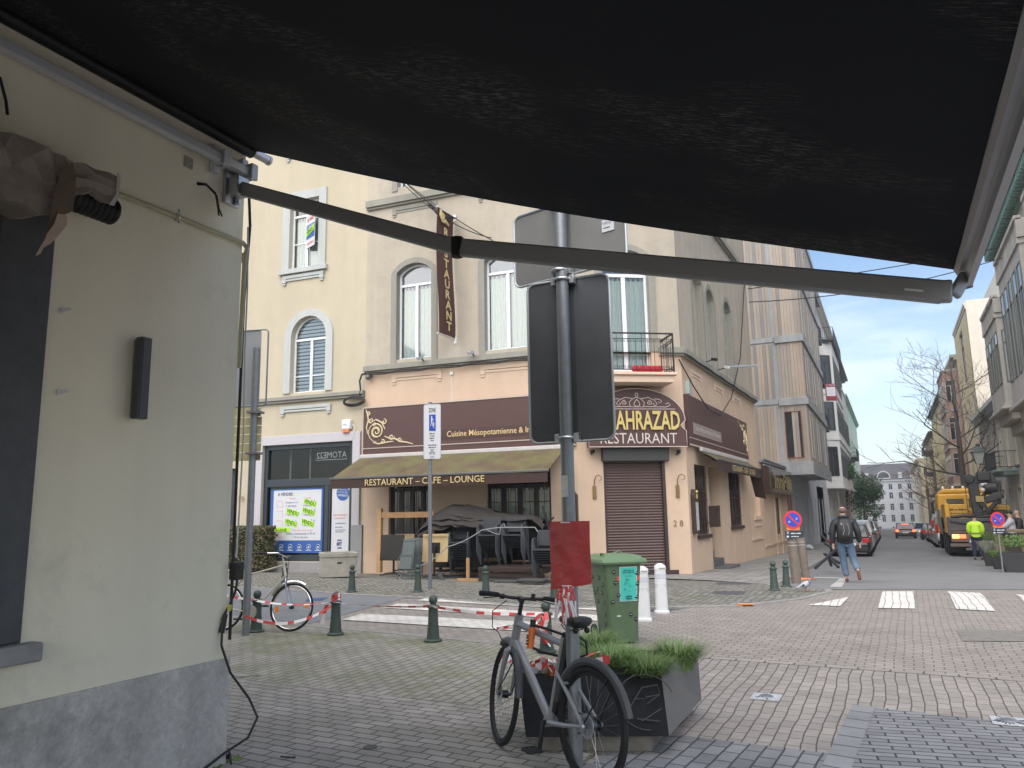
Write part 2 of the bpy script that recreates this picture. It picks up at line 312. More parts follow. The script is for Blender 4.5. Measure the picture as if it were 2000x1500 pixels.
def window(par, x0, x1, z0, z1, y, fm=None, fw=.06, mull=1, tr=None, fill='dark', rise=0.0, name='window', slat=False, deep=.05, bars=None):
    fm = fm or K('white_frame'); mb = MB()
    if rise:
        A = seg_arch(x0, x1, z1, rise); B = seg_arch(x0+fw, x1-fw, z1-fw, max(.02, rise-fw*.4))
        for i in range(len(A)-1): mb.add([(*[A[i][0]], y, A[i][1]), (A[i+1][0], y, A[i+1][1]), (B[i+1][0], y, B[i+1][1]), (B[i][0], y, B[i][1])]+[(A[i][0], y+deep, A[i][1]), (A[i+1][0], y+deep, A[i+1][1]), (B[i+1][0], y+deep, B[i+1][1]), (B[i][0], y+deep, B[i][1])], [(0, 3, 2, 1), (3, 7, 6, 2), (0, 1, 5, 4)])
    else: mb.b(x0, x1, y, y+deep, z1-fw, z1)
    zt = z1-rise; mb.b(x0, x0+fw, y, y+deep, z0, zt-(0 if rise else fw)); mb.b(x1-fw, x1, y, y+deep, z0, zt-(0 if rise else fw)); mb.b(x0+fw, x1-fw, y, y+deep, z0, z0+fw)
    top = z1-fw
    if tr: mb.b(x0+fw, x1-fw, y-.02, y+deep, tr-fw*.6, tr+fw*.6); top = tr-fw*.6
    for i in range(1, mull+1): xm = x0+(x1-x0)*i/(mull+1); mb.b(xm-fw*.75, xm+fw*.75, y-.01, y+deep, z0+fw, top)
    for zb in (bars or []): mb.b(x0+fw, x1-fw, y+.004, y+deep-.004, zb-.015, zb+.015)
    w_ = mb.build(name, fm, par, smooth=False)
    g = MB(); yy = y+deep*.6
    pts = [(x0+.01, yy, z0+.01), (x1-.01, yy, z0+.01)]
    pts += [(x, yy, z) for x, z in reversed(seg_arch(x0+.01, x1-.01, z1-.01, rise))] if rise else [(x1-.01, yy, z1-.01), (x0+.01, yy, z1-.01)]
    if fill == 'dark': g.q(pts); g.build('pane', K('dark_glass'), w_, smooth=False); return w_
    g.q(pts); g.build('pane', GLASS, w_, smooth=False)
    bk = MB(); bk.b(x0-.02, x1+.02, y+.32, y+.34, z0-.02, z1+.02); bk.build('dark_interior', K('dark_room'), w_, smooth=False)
    if tr and slat: h = MB(); h.b(x0+.02, x1-.02, y+deep+.02, y+deep+.04, tr, z1-.02); h.build('roller_blind', K('blind_grey'), w_, smooth=False)
    cz1 = (tr or z1)-.12
    if fill == 'curtain':
        for a, b_ in ((x0+.05, (x0+x1)/2-.04), ((x0+x1)/2+.06, x1-.05)):
            cm = MB(); n = 40; k = 7
            vs = [(a+(b_-a)*i/n, y+.14+.018*sin(i/n*pi*2*k)+.006*sin(i*1.7), z) for z in (z0+.06, cz1) for i in range(n+1)]
            cm.add(vs, [(i, i+1, n+2+i, n+1+i) for i in range(n)]); 
            for i in range(4): xx = a+(b_-a)*(i+.5)/4; cm.b(xx-.03, xx+.03, y+.13, y+.15, cz1, cz1+.09)
            cm.build('curtain', K('curtain_cream'), w_)
    if fill == 'slats':
        cm = MB(); zz = z0+.08
        while zz < z1-.1: cm.b(x0+.05, x1-.05, y+.09, y+.1, zz, zz+.085); zz += .125
        cm.build('blind', M('blind_white', (.62, .66, .68), .7, var=.03), w_, smooth=False)
    return w_
# ================================================================ GROUND
def sheet(name, poly, dz, mat, step=2.0, kind='structure'):       # polygon of (x,y) draped on the ground profile, dz above it
    import bmesh
    bm = bmesh.new(); vs = [bm.verts.new((x, y, 0)) for x, y in poly]; bm.faces.new(vs)
    ys = [p[1] for p in poly]; y = max(min(ys), 14.5)
    cuts = [16.5, 22.5]+[i for i in range(17, 23)]+list(range(24, 420, 12))
    for c in cuts:
        if min(ys) < c < max(ys): bmesh.ops.bisect_plane(bm, geom=bm.verts[:]+bm.edges[:]+bm.faces[:], plane_co=(0, c, 0), plane_no=(0, 1, 0))
    for v in bm.verts: v.co.z = gz(v.co.y)+(dz(v.co.y) if callable(dz) else dz)
    for f in bm.faces:
        f.normal_update()
        if f.normal.z < 0: f.normal_flip()
    me = bpy.data.meshes.new(name); bm.to_mesh(me); bm.free(); me.materials.append(mat)
    o = bpy.data.objects.new(name, me); COL.objects.link(o); return tag(o, kind=kind)
def gx(*pts): return [tuple(G(*p))[:2] for p in pts]
M('asphalt_base', (.085, .085, .088), .9, var=.18, vs_=1.2, bump=.3, bs=90)
asph = M('asphalt', (.19, .192, .194), .88, var=.16, vs_=.9, bump=.35, bs=120, stain=(.15, .155, .16), stn=(.5, .8))
pv_near = paver('pavers_sidewalk_rows', (0.35, 0.325, 0.295), (0.275, 0.256, 0.236), (0.085, 0.08, 0.068), radians(4), .21, .105, .008, moss=.35, mottle=.2)
pv_far = paver('pavers_sidewalk_lengthwise', (0.34, 0.32, 0.28), (0.275, 0.262, 0.232), (0.09, 0.088, 0.062), radians(-90+0), .21, .105, .009, moss=.75, mottle=.18)
pv_a = paver('pavers_junction', (0.31, 0.278, 0.25), (0.255, 0.231, 0.21), (0.12, 0.112, 0.102), radians(1), .185, .113, .008, off=.5, mottle=.16)
pv_b = paver('pavers_junction_lengthwise', (0.32, 0.29, 0.265), (0.265, 0.243, 0.226), (0.10, 0.092, 0.082), radians(-90), .185, .1, .0065, mottle=.2)
pv_c = paver('blue_grey_pavers_lengthwise', (0.24, 0.243, 0.25), (0.18, 0.184, 0.192), (0.068, 0.071, 0.075), radians(-86), .2, .12, .009, mottle=.2)
pv_d = paver('blue_grey_pavers', (0.235, 0.24, 0.25), (0.185, 0.19, 0.2), (0.045, 0.045, 0.050), radians(-8), .24, .085, .008, mottle=.2)
cob = paver('cobbles', (0.307, 0.292, 0.267), (0.188, 0.183, 0.173), (0.075, 0.075, 0.057), radians(38), .17, .115, .018, moss=.3, wob=.06, mottle=.22, bump=.9)
slabp = paver('sidewalk_tiles', (0.285, 0.277, 0.262), (0.232, 0.228, 0.222), (0.105, 0.102, 0.090), radians(0), .3, .3, .01, off=0, moss=.25, mottle=.25)
kerbm = M('kerb_stone', (.26, .25, .235), .8, var=.25, vs_=6, bump=.3)
zebra = paver('road_paint', (.66, .64, .6), (.58, .56, .52), (.22, .2, .18), radians(1), .2, .125, .007, off=.5, mottle=.22)
zebra2 = paver('road_paint_lengthwise', (.68, .66, .62), (.61, .59, .55), (.2, .19, .18), radians(-90), .22, .12, .007, mottle=.16)

sheet('ground', [(-260, -60), (260, -60), (260, 400), (-260, 400)], -.012, K('asphalt_base'))
# junction paving (raised table) and its parts
sheet('junction_paving', [(-8.3, 9.0), (-6.0, 3.0), (-2.2, -8), (14, -8), (14, 24.2), (2.4, 19.4), (-.95, 17.75), (-1.4, 17.3), (-3.5, 12.6), (-12.6, 13.6)], 0.0, pv_a)
A1 = gx((1363, 1284), (2000, 1330)); d1 = (A1[1][0]-A1[0][0], A1[1][1]-A1[0][1])
farR = (A1[1][0]+d1[0]*4, A1[1][1]+d1[1]*4)
pB = gx((1330, 1437), (1645, 1476), (1688, 1380), (2000, 1416))
pB2 = (pB[3][0]+(pB[3][0]-pB[2][0])*3, pB[3][1]+(pB[3][1]-pB[2][1])*3)
A0 = (-2.45, A1[0][1]+(A1[0][0]+2.45)*.02)
sheet('junction_paving', [A0, (-1.9, 5.6), pB[0], pB[1], pB[2], pB[3], pB2, farR, A1[1], A1[0]], .004, pv_b)
# joint band between both laying patterns
def band(name, p, q, wd, dz, mat):
    v = Vector((q[0]-p[0], q[1]-p[1])).normalized(); n = Vector((-v.y, v.x))*wd/2
    return sheet(name, [(p[0]-n.x, p[1]-n.y), (q[0]-n.x, q[1]-n.y), (q[0]+n.x, q[1]+n.y), (p[0]+n.x, p[1]+n.y)], dz, mat)
bandm = paver('paver_course', (0.31, 0.28, 0.252), (0.26, 0.236, 0.214), (0.105, 0.098, 0.083), radians(0), .3, 3.0, .012)
band('paving_band', A0, farR, .11, .008, bandm)
q1 = Vector(pB[1]); q2 = Vector(pB[2]); v = (q1-q2)
sheet('blue_grey_paving', [(-1.9, 5.55), pB[0], pB[1], (q1+v*3)[:2], (-1.2, -6), (-1.9, -6)], .004, pv_c)
sheet('blue_grey_paving', [pB[1], pB[2], pB[3], pB2, (12, -6), (q1+v*3)[:2]], .004, pv_d)
bandc = paver('blue_stone_course', (0.255, 0.262, 0.272), (0.21, 0.216, 0.225), (0.090, 0.090, 0.098), radians(-80), .25, 2, .012)
band('paving_band', (q1+v*2)[:2], pB[2], .17, .008, bandc)
# near sidewalk
nk = gx((430, 1203), (600, 1224), (760, 1238), (1000, 1262))
sheet('sidewalk', [(-40, -10), (-1.95, -10), (-1.95, 8.0), (-2.6, 8.6), nk[3], nk[2], nk[1], nk[0], (-40, 10.4)], .012, pv_far)
nb = gx((450, 1328), (985, 1388))
sheet('sidewalk', [(-12, -10), (-1.96, -10), (-1.96, 5.9), (nb[1][0], nb[1][1]), (nb[0][0], nb[0][1]), (-6, nb[0][1]+.25), (-12, nb[0][1]+.4)], .016, pv_near)
kb = MB()
def kerbline(pts, wd, z0, z1, name='kerb'):
    kb = MB()
    for (x0, y0), (x1, y1) in zip(pts[:-1], pts[1:]):
        v = Vector((x1-x0, y1-y0)); L_ = v.length; n = max(1, int(L_/1.0)); v2 = v/n; u = v.normalized(); k = Vector((-u.y, u.x))*wd/2
        for i in range(n):
            a = Vector((x0, y0))+v2*i+u*.004; c = Vector((x0, y0))+v2*(i+1)-u*.004
            ps = [(a-k), (c-k), (c+k), (a+k)]
            zz = (lambda y: z1(y) if callable(z1) else z1)
            kb.add([(p.x, p.y, gz(p.y)+z0) for p in ps]+[(p.x, p.y, gz(p.y)+zz(p.y)) for p in ps], [(4, 5, 6, 7), (0, 1, 5, 4), (1, 2, 6, 5), (2, 3, 7, 6), (3, 0, 4, 7)])
    o = kb.build(name, kerbm, None, smooth=False, bev=.008); return tag(o, kind='structure')
kerbline([(-40, 10.35)]+nk+[(-2.7, 8.62), (-2.02, 8.05)], .12, -.05, .022)
# asphalt of the side street (left) and main road
sa = gx((430, 1160), (690, 1160), (806, 1165), (604, 1219))
sheet('side_street', [(-60, sa[0][1]+1.5), (sa[1][0], 13.9), sa[2], sa[3], (nk[0][0], nk[0][1]+.06), (-60, nk[0][1]+.6)], .006, M('asphalt_blue', (.17, .18, .19), .88, var=.15, vs_=1.5, bump=.35, bs=120))
sheet('main_road', [(-2.75, 18.3), (-1.35, 17.45), (-.95, 17.78), (2.4, 19.42), (9, 23), (9, 60), (5, 400), (-3, 400), (-2.75, 40)], .006, asph)
# far sidewalk with cobbles, kerb
fk = [G(*p).xy[:] for p in ((430, 1147), (560, 1152), (690, 1162), (850, 1170), (980, 1181), (1100, 1188), (1300, 1187), (1450, 1184), (1560, 1171), (1620, 1157))]+[(-1.32, 17.45)]
sheet('sidewalk', [(-60, fk[0][1]+1)]+[(x, y) for x, y in fk]+[(-2.3, 18.2), (-2.6, 20.2), (-2.75, 21.5), (-4.6, 23.5), (-4.9, 30), (-8, 30), (-60, 30)], .018, cob)
kerbline([(-60, fk[0][1]+1)]+fk, .13, -.03, .024)
# raised sidewalk along the street
def strip(name, x0f, x1, y0, y1, dz, mat, side):
    o = sheet(name, [(x0f, y0), (x1, y0), (x1, y1), (x0f, y1)], dz, mat); return o
ramp = lambda y: .022+.078*min(1, max(0, (y-19)/3.5))
sheet('sidewalk', [(-7, 20.5), (-4.3, 19.8), (-2.85, 19.0), (-2.6, 18.9), (-2.62, 26), (-2.8, 60), (-2.9, 400), (-8, 400)], ramp, slabp)
kerbline([(-2.6, 18.6), (-2.58, 20), (-2.6, 26), (-2.75, 60), (-2.85, 120), (-2.85, 260)], .16, -.05, lambda y: ramp(y)+.006)
sheet('sidewalk', [(4.9, 24), (12, 24), (12, 400), (4.9, 400)], .10, slabp)
kerbline([(4.9, 24), (4.9, 60), (4.9, 260)], .16, -.05, .105)
# painted markings
def marking(pxs, mat, dz=.012, name='road_marking'): return sheet(name, gx(*pxs), dz, mat)
marking([(832, 1169), (1166, 1186), (1166, 1193), (815, 1174)], zebra)
marking([(778, 1180), (1168, 1203), (1168, 1214), (748, 1188)], zebra)
marking([(706, 1200), (1040, 1216), (1040, 1235), (667, 1212)], zebra)
marking([(1578, 1183), (1641, 1185), (1658, 1167)], zebra2)
marking([(1725, 1156), (1785, 1156), (1787, 1190), (1715, 1189)], zebra2)
marking([(1850, 1156), (1914, 1159), (1944, 1195), (1868, 1191)], zebra2)
marking([(1984, 1162), (2030, 1164), (2060, 1198), (2004, 1180)], zebra2)
wp = M('worn_paint', (.42, .41, .39), .8, var=.35, vs_=9)
marking([(1641, 1129), (1654, 1129), (1644, 1148), (1620, 1147)], wp)
marking([(1590, 1128), (1650, 1129), (1650, 1130.5), (1590, 1129.5)], wp)
marking([(600, 1170), (640, 1168), (628, 1174), (596, 1176)], M('blue_paint', (.05, .08, .2), .8, var=.3), name='blue_road_marking')
# covers
dk = M('cover_iron', (.1, .1, .1), .7, .3, var=.25, vs_=25)
sheet('utility_cover', gx((1398, 1156), (1460, 1157), (1450, 1164), (1390, 1162)), .022, dk)
sheet('utility_cover', gx((1408, 1137), (1468, 1139), (1466, 1143), (1394, 1143)), .022, dk)
cv = M('cover_concrete', (.19, .18, .165), .85, var=.25, vs_=8, bump=.4)
sheet('utility_cover', gx((1868, 1231), (2000, 1233), (2000, 1254), (1880, 1253)), .008, cv)
# moss along the own wall
mossm = M('moss', (.13, .19, .05), .95, var=.5, vs_=25, bump=.6)
mb = MB(); y = -1.0; rr = random.Random(3)
while y < 4.12:
    wd = .02+.05*rr.random(); mb.add([(-4.14, y, .017), (-4.14+wd, y, .017), (-4.14+wd*.9, y+.06, .017), (-4.14, y+.06, .04)], [(0, 1, 2, 3)]); y += .055
mb.T = None; tag(mb.build('moss', mossm), 'bright green moss growing along the foot of the wall', 'moss', kind='stuff')
# ================================================================ CORNER RESTAURANT
P_R2 = Vector((-7.85, 20.4, 0)); P_L0 = Vector((-14.85, 19.87, 0)); _r = ray(1329, 689); P_R1 = CAMLOC+_r*((6.22-HCAM)/_r.z); P_R1.z = 0
FL = frame(P_L0, P_R2-P_L0); FC = frame(P_R2, P_R1-P_R2); FR = frame(P_R1, (0.024, 1, 0))
LL = (P_R2-P_L0).length; LC = (P_R1-P_R2).length; LR = 11.9
pink = M('pink_render', (.61, .45, .325), .85, var=.07, vs_=1.2, streak=.05, bump=.25, bs=45, stain=(.52, .41, .32), stn=(.52, .8))
grey_r = M('grey_render', (.45, .395, .315), .9, var=.07, vs_=1.5, streak=.09, bump=.3, bs=40, stain=(.33, .31, .27), stn=(.5, .78))
trimg = M('olive_grey_trim', (.285, .275, .235), .85, var=.08, streak=.1)
pinktrim = M('pink_trim', (.66, .5, .38), .85, var=.05)
brown_s = M('brown_sign', (.085, .04, .035), .5, var=.08, vs_=3)
brown_w = M('brown_wood', (.045, .028, .024), .45, var=.2, vs_=6)
rest = thing('restaurant_building', 'pink and grey rendered corner building with a brown shutter and balcony above the door', 'building', loc=(0, 0, 0))
ZC = 6.22
winL = [(FX(FL, 775, 600), FX(FL, 843, 600), 6.5, 9.62, .28), (4.22, 5.62, 6.5, 9.62, .28)]
winL2 = [(winL[0][0], winL[0][1], 12.3, 15.2, .25), (4.22, 5.62, 12.3, 15.2, .25)]
gL = [(FX(FL, 759, 1000), FX(FL, 843, 1000), .6, 3.15, 0), (FX(FL, 950, 1000), FX(FL, 1077, 1000), .75, 3.15, 0)]
zb = -.3
def sub(name, F, mb_fn, mats, par=rest, **k): mb = MB(F); mb_fn(mb); return mb.build(name, mats, par, **k)
sub('wall', FL, lambda m: wall(m, 0, LL, zb, ZC, gL, 0, .22), pink, smooth=False)
sub('wall', FL, lambda m: wall(m, 0, LL, ZC, 17, winL+winL2, 0.0, .3, 0, 1), [grey_r, trimg], smooth=False)
FCW = [(FX(FC, 1188, 600), FX(FC, 1262, 600), 5.62, 9.3, .25)]; FCW = [(LC/2-.72, LC/2+.72, 5.65, 9.35, .28)]
dC = [(.74, 2.52, -.25, 3.36, 0)]
sub('wall', FC, lambda m: wall(m, 0, LC, -.4, ZC, [dC[0], (FCW[0][0], FCW[0][1], 5.65, ZC, 0)], 0, .2), pink, smooth=False)
sub('wall', FC, lambda m: wall(m, 0, LC, ZC, 17, [(FCW[0][0], FCW[0][1], ZC, 9.35, .28), (FCW[0][0], FCW[0][1], 12.3, 15.2, .25)], 0.0, .3, 0, 1), [grey_r, trimg], smooth=False)
def fr_(px0, py0, px1, py1, w=0): a, z1 = FP(FR, px0, py0, w); b_, z0 = FP(FR, px1, py1, w); return a, b_, z0, z1
gR = [(.85, 2.25, .9, 2.98, 0), (2.62, 4.1, -.36, 3.05, 0), (5.6, 7.5, 1.05, 3.0, 0), (10.2, 11.6, 1.35, 2.95, 0)]
uR = [(1.75, 3.1, 6.5, 9.4, .3), (3.75, 4.85, 6.4, 9.25, .28), (6.6, 7.8, 6.6, 9.5, .3)]
uR2 = [(1.75, 3.1, 12.3, 15, .2), (6.6, 7.8, 12.3, 15, .2)]
sub('wall', FR, lambda m: wall(m, 0, LR, -.7, ZC, gR, 0, .3), pink, smooth=False)
sub('wall', FR, lambda m: wall(m, 0, LR, ZC, 17, uR+uR2, 0.0, .3, 0, 1), [grey_r, trimg], smooth=False)
def back(m):
    p = [P_L0, P_R2, P_R1, P_R1+Vector((.024, 1, 0)).normalized()*LR, P_L0+Vector((0, 13, 0))]
    m.slab([(q.x, q.y) for q in p], 17, 17.3)
    a, b_, c_ = p[3], p[4], p[0]; m.q([(a.x, a.y, -.8), (b_.x, b_.y, -.8), (b_.x, b_.y, 17), (a.x, a.y, 17)]); m.q([(b_.x, b_.y, -.8), (c_.x, c_.y, -.8), (c_.x, c_.y, 17), (b_.x, b_.y, 17)])
m = MB(); back(m); m.build('roof', grey_r, rest, smooth=False)
# cornices, string courses, surrounds
def courses(F, L_, e0, e1, z, d, h, name, mat, gap=None):
    def f(m):
        segs = [(-e0, L_+e1)] if not gap else [(-e0, gap[0]), (gap[1], L_+e1)]
        for a, b_ in segs[:1]: m.b(a, b_, -d, -.003, z-h, z); m.b(a, b_, -d*.55, -.003, z-h-.07, z-h-.002)
    if gap: courses(F, L_, -gap[1], e1, z, d, h, name, mat)
    return sub(name, F, f, mat, bev=.006, smooth=False)
for F, L_, g_ in ((FL, LL, None), (FC, LC, (FCW[0][0]-.22, FCW[0][1]+.22)), (FR, LR, None)):
    courses(F, L_, 0, .05, ZC+.14, .16, .17, 'cornice', trimg, g_); courses(F, L_, 0, .05, 11.95, .16, .22, 'cornice', trimg)
    courses(F, L_, 0, .1, 17.25, .4, .3, 'cornice', trimg)
for F, wl in ((FL, winL), (FC, [(FCW[0][0], FCW[0][1], ZC+.15, 9.35, .28)]), (FR, uR)):
    for h in wl:
        sub('window_surround', F, lambda m: arch_band(m, h[0], h[1], h[2]-.13, h[3], h[4], .2, -.035, -.002), trimg, smooth=False)
for F, wl in ((FL, winL2), (FR, uR2)):
    for h in wl: sub('window_surround', F, lambda m: arch_band(m, h[0], h[1], h[2]-.13, h[3], h[4], .2, -.035, -.002), trimg, smooth=False)
def sill_orn(F, x0, x1, z, mat, par=rest):      # moulded panel line under a window
    def f(m):
        m.b(x0, x1, -.035, -.002, z-.11, z); m.b(x0+.12, x1-.12, -.02, -.002, z-.2, z-.13)
        for a in (x0, x1-.16): m.b(a, a+.16, -.035, -.002, z-.25, z-.112); m.b(a+.02, a+.14, -.03, -.002, z-.33, z-.27)
    mb = MB(F); f(mb); return mb.build('moulding', mat, par, smooth=False, bev=.005)
sill_orn(FL, .98, 2.75, ZC-.2, pinktrim); sill_orn(FL, 4.05, 5.85, ZC-.2, pinktrim)
for a, b_ in ((1.0, 2.4), (4.2, 5.6), (7.2, 8.7)): sill_orn(FR, a, b_, ZC-.32, pinktrim)
sill_orn(FL, .95, 2.6, 11.6, trimg); sill_orn(FL, 4.05, 5.8, 11.6, trimg)
rw = thing  # windows live in facade axes
def winF(F, *a, par=rest, **k):
    w_ = window(par, *a, **k)
    for o in [w_]+list(w_.children):
        o.data.transform(F)
    return w_
wf = K('white_frame')
winF(FL, winL[0][0], winL[0][1], 6.5, 9.62, .2, tr=8.95, fill='curtain', rise=.28, slat=True, fw=.065)
winF(FL, 4.22, 5.62, 6.5, 9.62, .2, tr=8.95, fill='curtain', rise=.28, slat=True, fw=.065)
for h in winL2: winF(FL, h[0], h[1], h[2], h[3], .2, fill='curtain', rise=.25)
winF(FC, FCW[0][0], FCW[0][1], 5.65, 9.35, .2, tr=8.6, fill='curtain', rise=.28, slat=False, fw=.08)
winF(FC, FCW[0][0], FCW[0][1], 12.3, 15.2, .2, rise=.25)
for h in uR[1:]: winF(FR, *h[:4], .2, fill='slats', rise=h[4], tr=h[3]-.75)
for h in uR2: winF(FR, *h[:4], .2, rise=h[4])
sub('blind_window', FR, lambda m: m.q([(uR[0][0], .2, uR[0][2]), (uR[0][1], .2, uR[0][2])]+[(x, .2, z) for x, z in reversed(seg_arch(uR[0][0], uR[0][1], uR[0][3], .3))]), grey_r)
# ground floor barred windows in dark wood
def barwin(F, x0, x1, z0, z1, y, nb, warm=False):
    w_ = winF(F, x0, x1, z0, z1, y, fm=brown_w, fw=.09, mull=3, tr=z1-.75, fill='dark' if warm else 'curtain', name='barred_window')
    mb = MB(F)
    for i in range(1, nb): xx = x0+(x1-x0)*i/nb; mb.tube([(xx, y-.06, z0+.02), (xx, y-.06, z1-.02)], .011, 6)
    for zz in (z0+.35, (z0+z1)/2, z1-.35): mb.b(x0, x1, y-.07, y-.055, zz-.012, zz+.012)
    mb.build('window_bars', brown_w, w_); mb = MB(F); mb.b(x0-.08, x1+.08, -.09, y+.02, z0-.12, z0-.002); mb.build('sill', brown_w, w_, smooth=False, bev=.005)
    return w_
barwin(FL, *gL[0][:4], .14, 9, True); barwin(FL, *gL[1][:4], .14, 9)
barwin(FR, *gR[0][:4], .03, 8); barwin(FR, *gR[2][:4], .03, 8)
sub('wall_niche', FR, lambda m: (m.b(10.2, 11.6, .16, .18, 1.35, 2.95), m.b(10.05, 11.75, -.06, -.002, 1.2, 1.348), m.b(10.2, 11.6, -.04, -.002, .95, 1.03), m.b(9.3, 11.8, -.05, -.002, .42, .52)), pinktrim, smooth=False)
# side doorway with steps
sub('doorway', FR, lambda m: (m.q([(2.62, .95, -.3), (4.1, .95, -.3), (4.1, .95, 3.05), (2.62, .95, 3.05)]), m.q([(2.62, .28, -.3), (2.62, .95, -.3), (2.62, .95, 3.05), (2.62, .28, 3.05)]), m.q([(4.1, .28, -.3), (4.1, .95, -.3), (4.1, .95, 3.05), (4.1, .28, 3.05)]), m.q([(2.62, .28, 3.05), (4.1, .28, 3.05), (4.1, .95, 3.05), (2.62, .95, 3.05)])), pink, smooth=False)
sub('door', FR, lambda m: m.b(2.75, 3.97, .9, .94, .3, 2.6), brown_w, smooth=False)
stone = M('blue_stone', (.11, .115, .12), .55, var=.2, vs_=9, bump=.2)
sub('door_step', FR, lambda m: (m.b(2.64, 4.08, -.02, .6, -.4, .08), m.b(2.6, 4.3, -.48, -.03, -.5, -.13), m.b(2.66, 4.06, .3, .88, .08, .3)), stone, smooth=False, bev=.01)
# roller shutter
def shut(m):
    z = -.12
    while z < 3.05: m.add([(dC[0][0]+.06, .09, z), (dC[0][1]-.06, .09, z), (dC[0][1]-.06, .06, z+.035), (dC[0][0]+.06, .06, z+.035), (dC[0][1]-.06, .09, z+.07), (dC[0][0]+.06, .09, z+.07)], [(0, 1, 2, 3), (3, 2, 4, 5)]); z += .078
    m.b(dC[0][0]+.06, dC[0][1]-.06, .1, .12, -.2, 3.1)
s_ = sub('roller_shutter', FC, shut, M('shutter_brown', (.13, .09, .08), .4, var=.1), smooth=False)
sub('shutter_guide', FC, lambda m: (m.b(dC[0][0], dC[0][0]+.06, .02, .14, -.3, 3.1), m.b(dC[0][1]-.06, dC[0][1]+.03, -.03, .14, -.3, 3.1), m.b(dC[0][0]-.15, dC[0][1]+.28, -.06, .14, -.5, -.02)), brown_w, smooth=False)
sub('shutter_box', FC, lambda m: m.prism([(dC[0][0]-.05, 3.02), (dC[0][1]+.12, 3.02), (dC[0][1]+.12, 3.42), (dC[0][0]-.05, 3.42)], -.22, .1), M('box_grey', (.05, .048, .045), .5, var=.1), smooth=False, bev=.03)
# fascia signs -----------------------------------------------------------
ZS0, ZS1 = 3.5, 4.99
def tilt(F, x0, x1, m, d0=.12, d1=.28): m.add([(x0, -.003, ZS0), (x1, -.003, ZS0), (x1, -.003, ZS1), (x0, -.003, ZS1), (x0, -d0, ZS0), (x1, -d0, ZS0), (x1, -d0, ZS1), (x0, -d0, ZS1)], [(0, 3, 2, 1), (4, 5, 6, 7), (0, 1, 5, 4), (1, 2, 6, 5), (2, 3, 7, 6), (3, 0, 4, 7)])
fas = thing('fascia_sign', 'long brown fascia sign with gold scroll over the terrace awning', 'sign', loc=(0, 0, 0))
def mk(par, name, F, fn, mats, **k): mb = MB(F); fn(mb); return mb.build(name, mats, par, **k)
mk(fas, 'panel', FL, lambda m: tilt(FL, .02, LL-.02, m), brown_s, smooth=False, bev=.01)
mk(fas, 'edge_trim', FL, lambda m: (m.b(.02, LL, -.135, -.122, ZS0+.2, ZS0+.225), m.b(.02, LL, -.14, -.122, ZS0-.01, ZS0+.03), m.b(.0, LL, -.14, -.1, ZS1, ZS1+.03), m.b(.0, .03, -.135, -.12, ZS0, ZS1)), M('brass_trim', (.5, .42, .36), .4, var=.05), smooth=False)
mk(fas, 'text_band', FL, lambda m: m.b(2.75, 6.5, -.128, -.122, 3.86, 4.16), M('brown_dark', (.06, .03, .026), .5), smooth=False)
goldl = M('gold_letter', (.68, .5, .24), .45, .1, var=.04)
mk(fas, 'lettering', FL, lambda m: m.text('Cuisine Mésopotamienne & Irakienne', 2.98, 3.88, .23, w=3.35, y=-.137, ext=.006, bold=.008), goldl, smooth=False)
def scroll(m, x, z, k=1, y=-.13, r=.018, mir=1, mz=1):
    T = lambda pts: [(x+a*k*mir, y, z+b_*k*mz) for a, b_ in pts]
    for p in (spiral(.42, .46, .06, .33, 0, 1.75), spiral(.42, .46, .02, .2, 2.5, 1.3), [(.1, .4), (.05, .62), (.12, .85), (.08, 1.05), (.02, 1.2)], spiral(.2, .82, .02, .09, 0, 1.2), spiral(.12, 1.05, .01, .07, 2, 1.1),
              [(.72, .3), (.9, .22), (1.1, .2), (1.3, .1), (1.55, .06), (1.75, .0)], spiral(.98, .26, .02, .1, -1, 1.2), spiral(1.28, .16, .015, .08, -1, 1.2), [(.3, .12), (.5, .06), (.8, .1), (1.05, .12)], spiral(.66, .12, .01, .08, 1, 1.2),
              [(.2, .75), (.4, .85), (.62, .74), (.74, .52)], spiral(.7, .76, .01, .1, 1, 1.1), spiral(.33, .7, .01, .06, 1, 1.1)):
        q = T(p); n = len(q); m.tube(q, [r*(.45+1.1*sin(pi*(i+.6)/(n+.2))) for i in range(n)], 5)
ivory = M('ivory_scroll', (.62, .52, .32), .5, var=.05)
mk(fas, 'scroll_ornament', FL, lambda m: scroll(m, .1, 3.78, .98), ivory)
fas2 = thing('fascia_sign', 'shorter brown fascia sign facing the street beside the arched one', 'sign', loc=(0, 0, 0))
mk(fas2, 'panel', FR, lambda m: tilt(FR, .05, 9.1, m), brown_s, smooth=False, bev=.01)
mk(fas2, 'edge_trim', FR, lambda m: (m.b(.02, 9.1, -.135, -.122, ZS0+.2, ZS0+.225), m.b(.02, 9.1, -.15, -.122, ZS0-.02, ZS0+.03)), K('brass_trim'), smooth=False)
mk(fas2, 'text_band', FR, lambda m: m.b(.5, 4.3, -.128, -.122, 3.86, 4.2), M('band_grey', (.3, .24, .22), .5), smooth=False)
mk(fas2, 'lettering', FR, lambda m: m.text('Cuisine Mésopotamienne & Irakienne', .62, 3.92, .22, w=3.5, y=-.137, ext=.006, bold=.01), M('cream_letter', (.6, .55, .48), .5), smooth=False)
mk(fas2, 'scroll_ornament', FR, lambda m: scroll(m, 8.95, 4.9, .95, mir=-1, mz=-1), ivory)
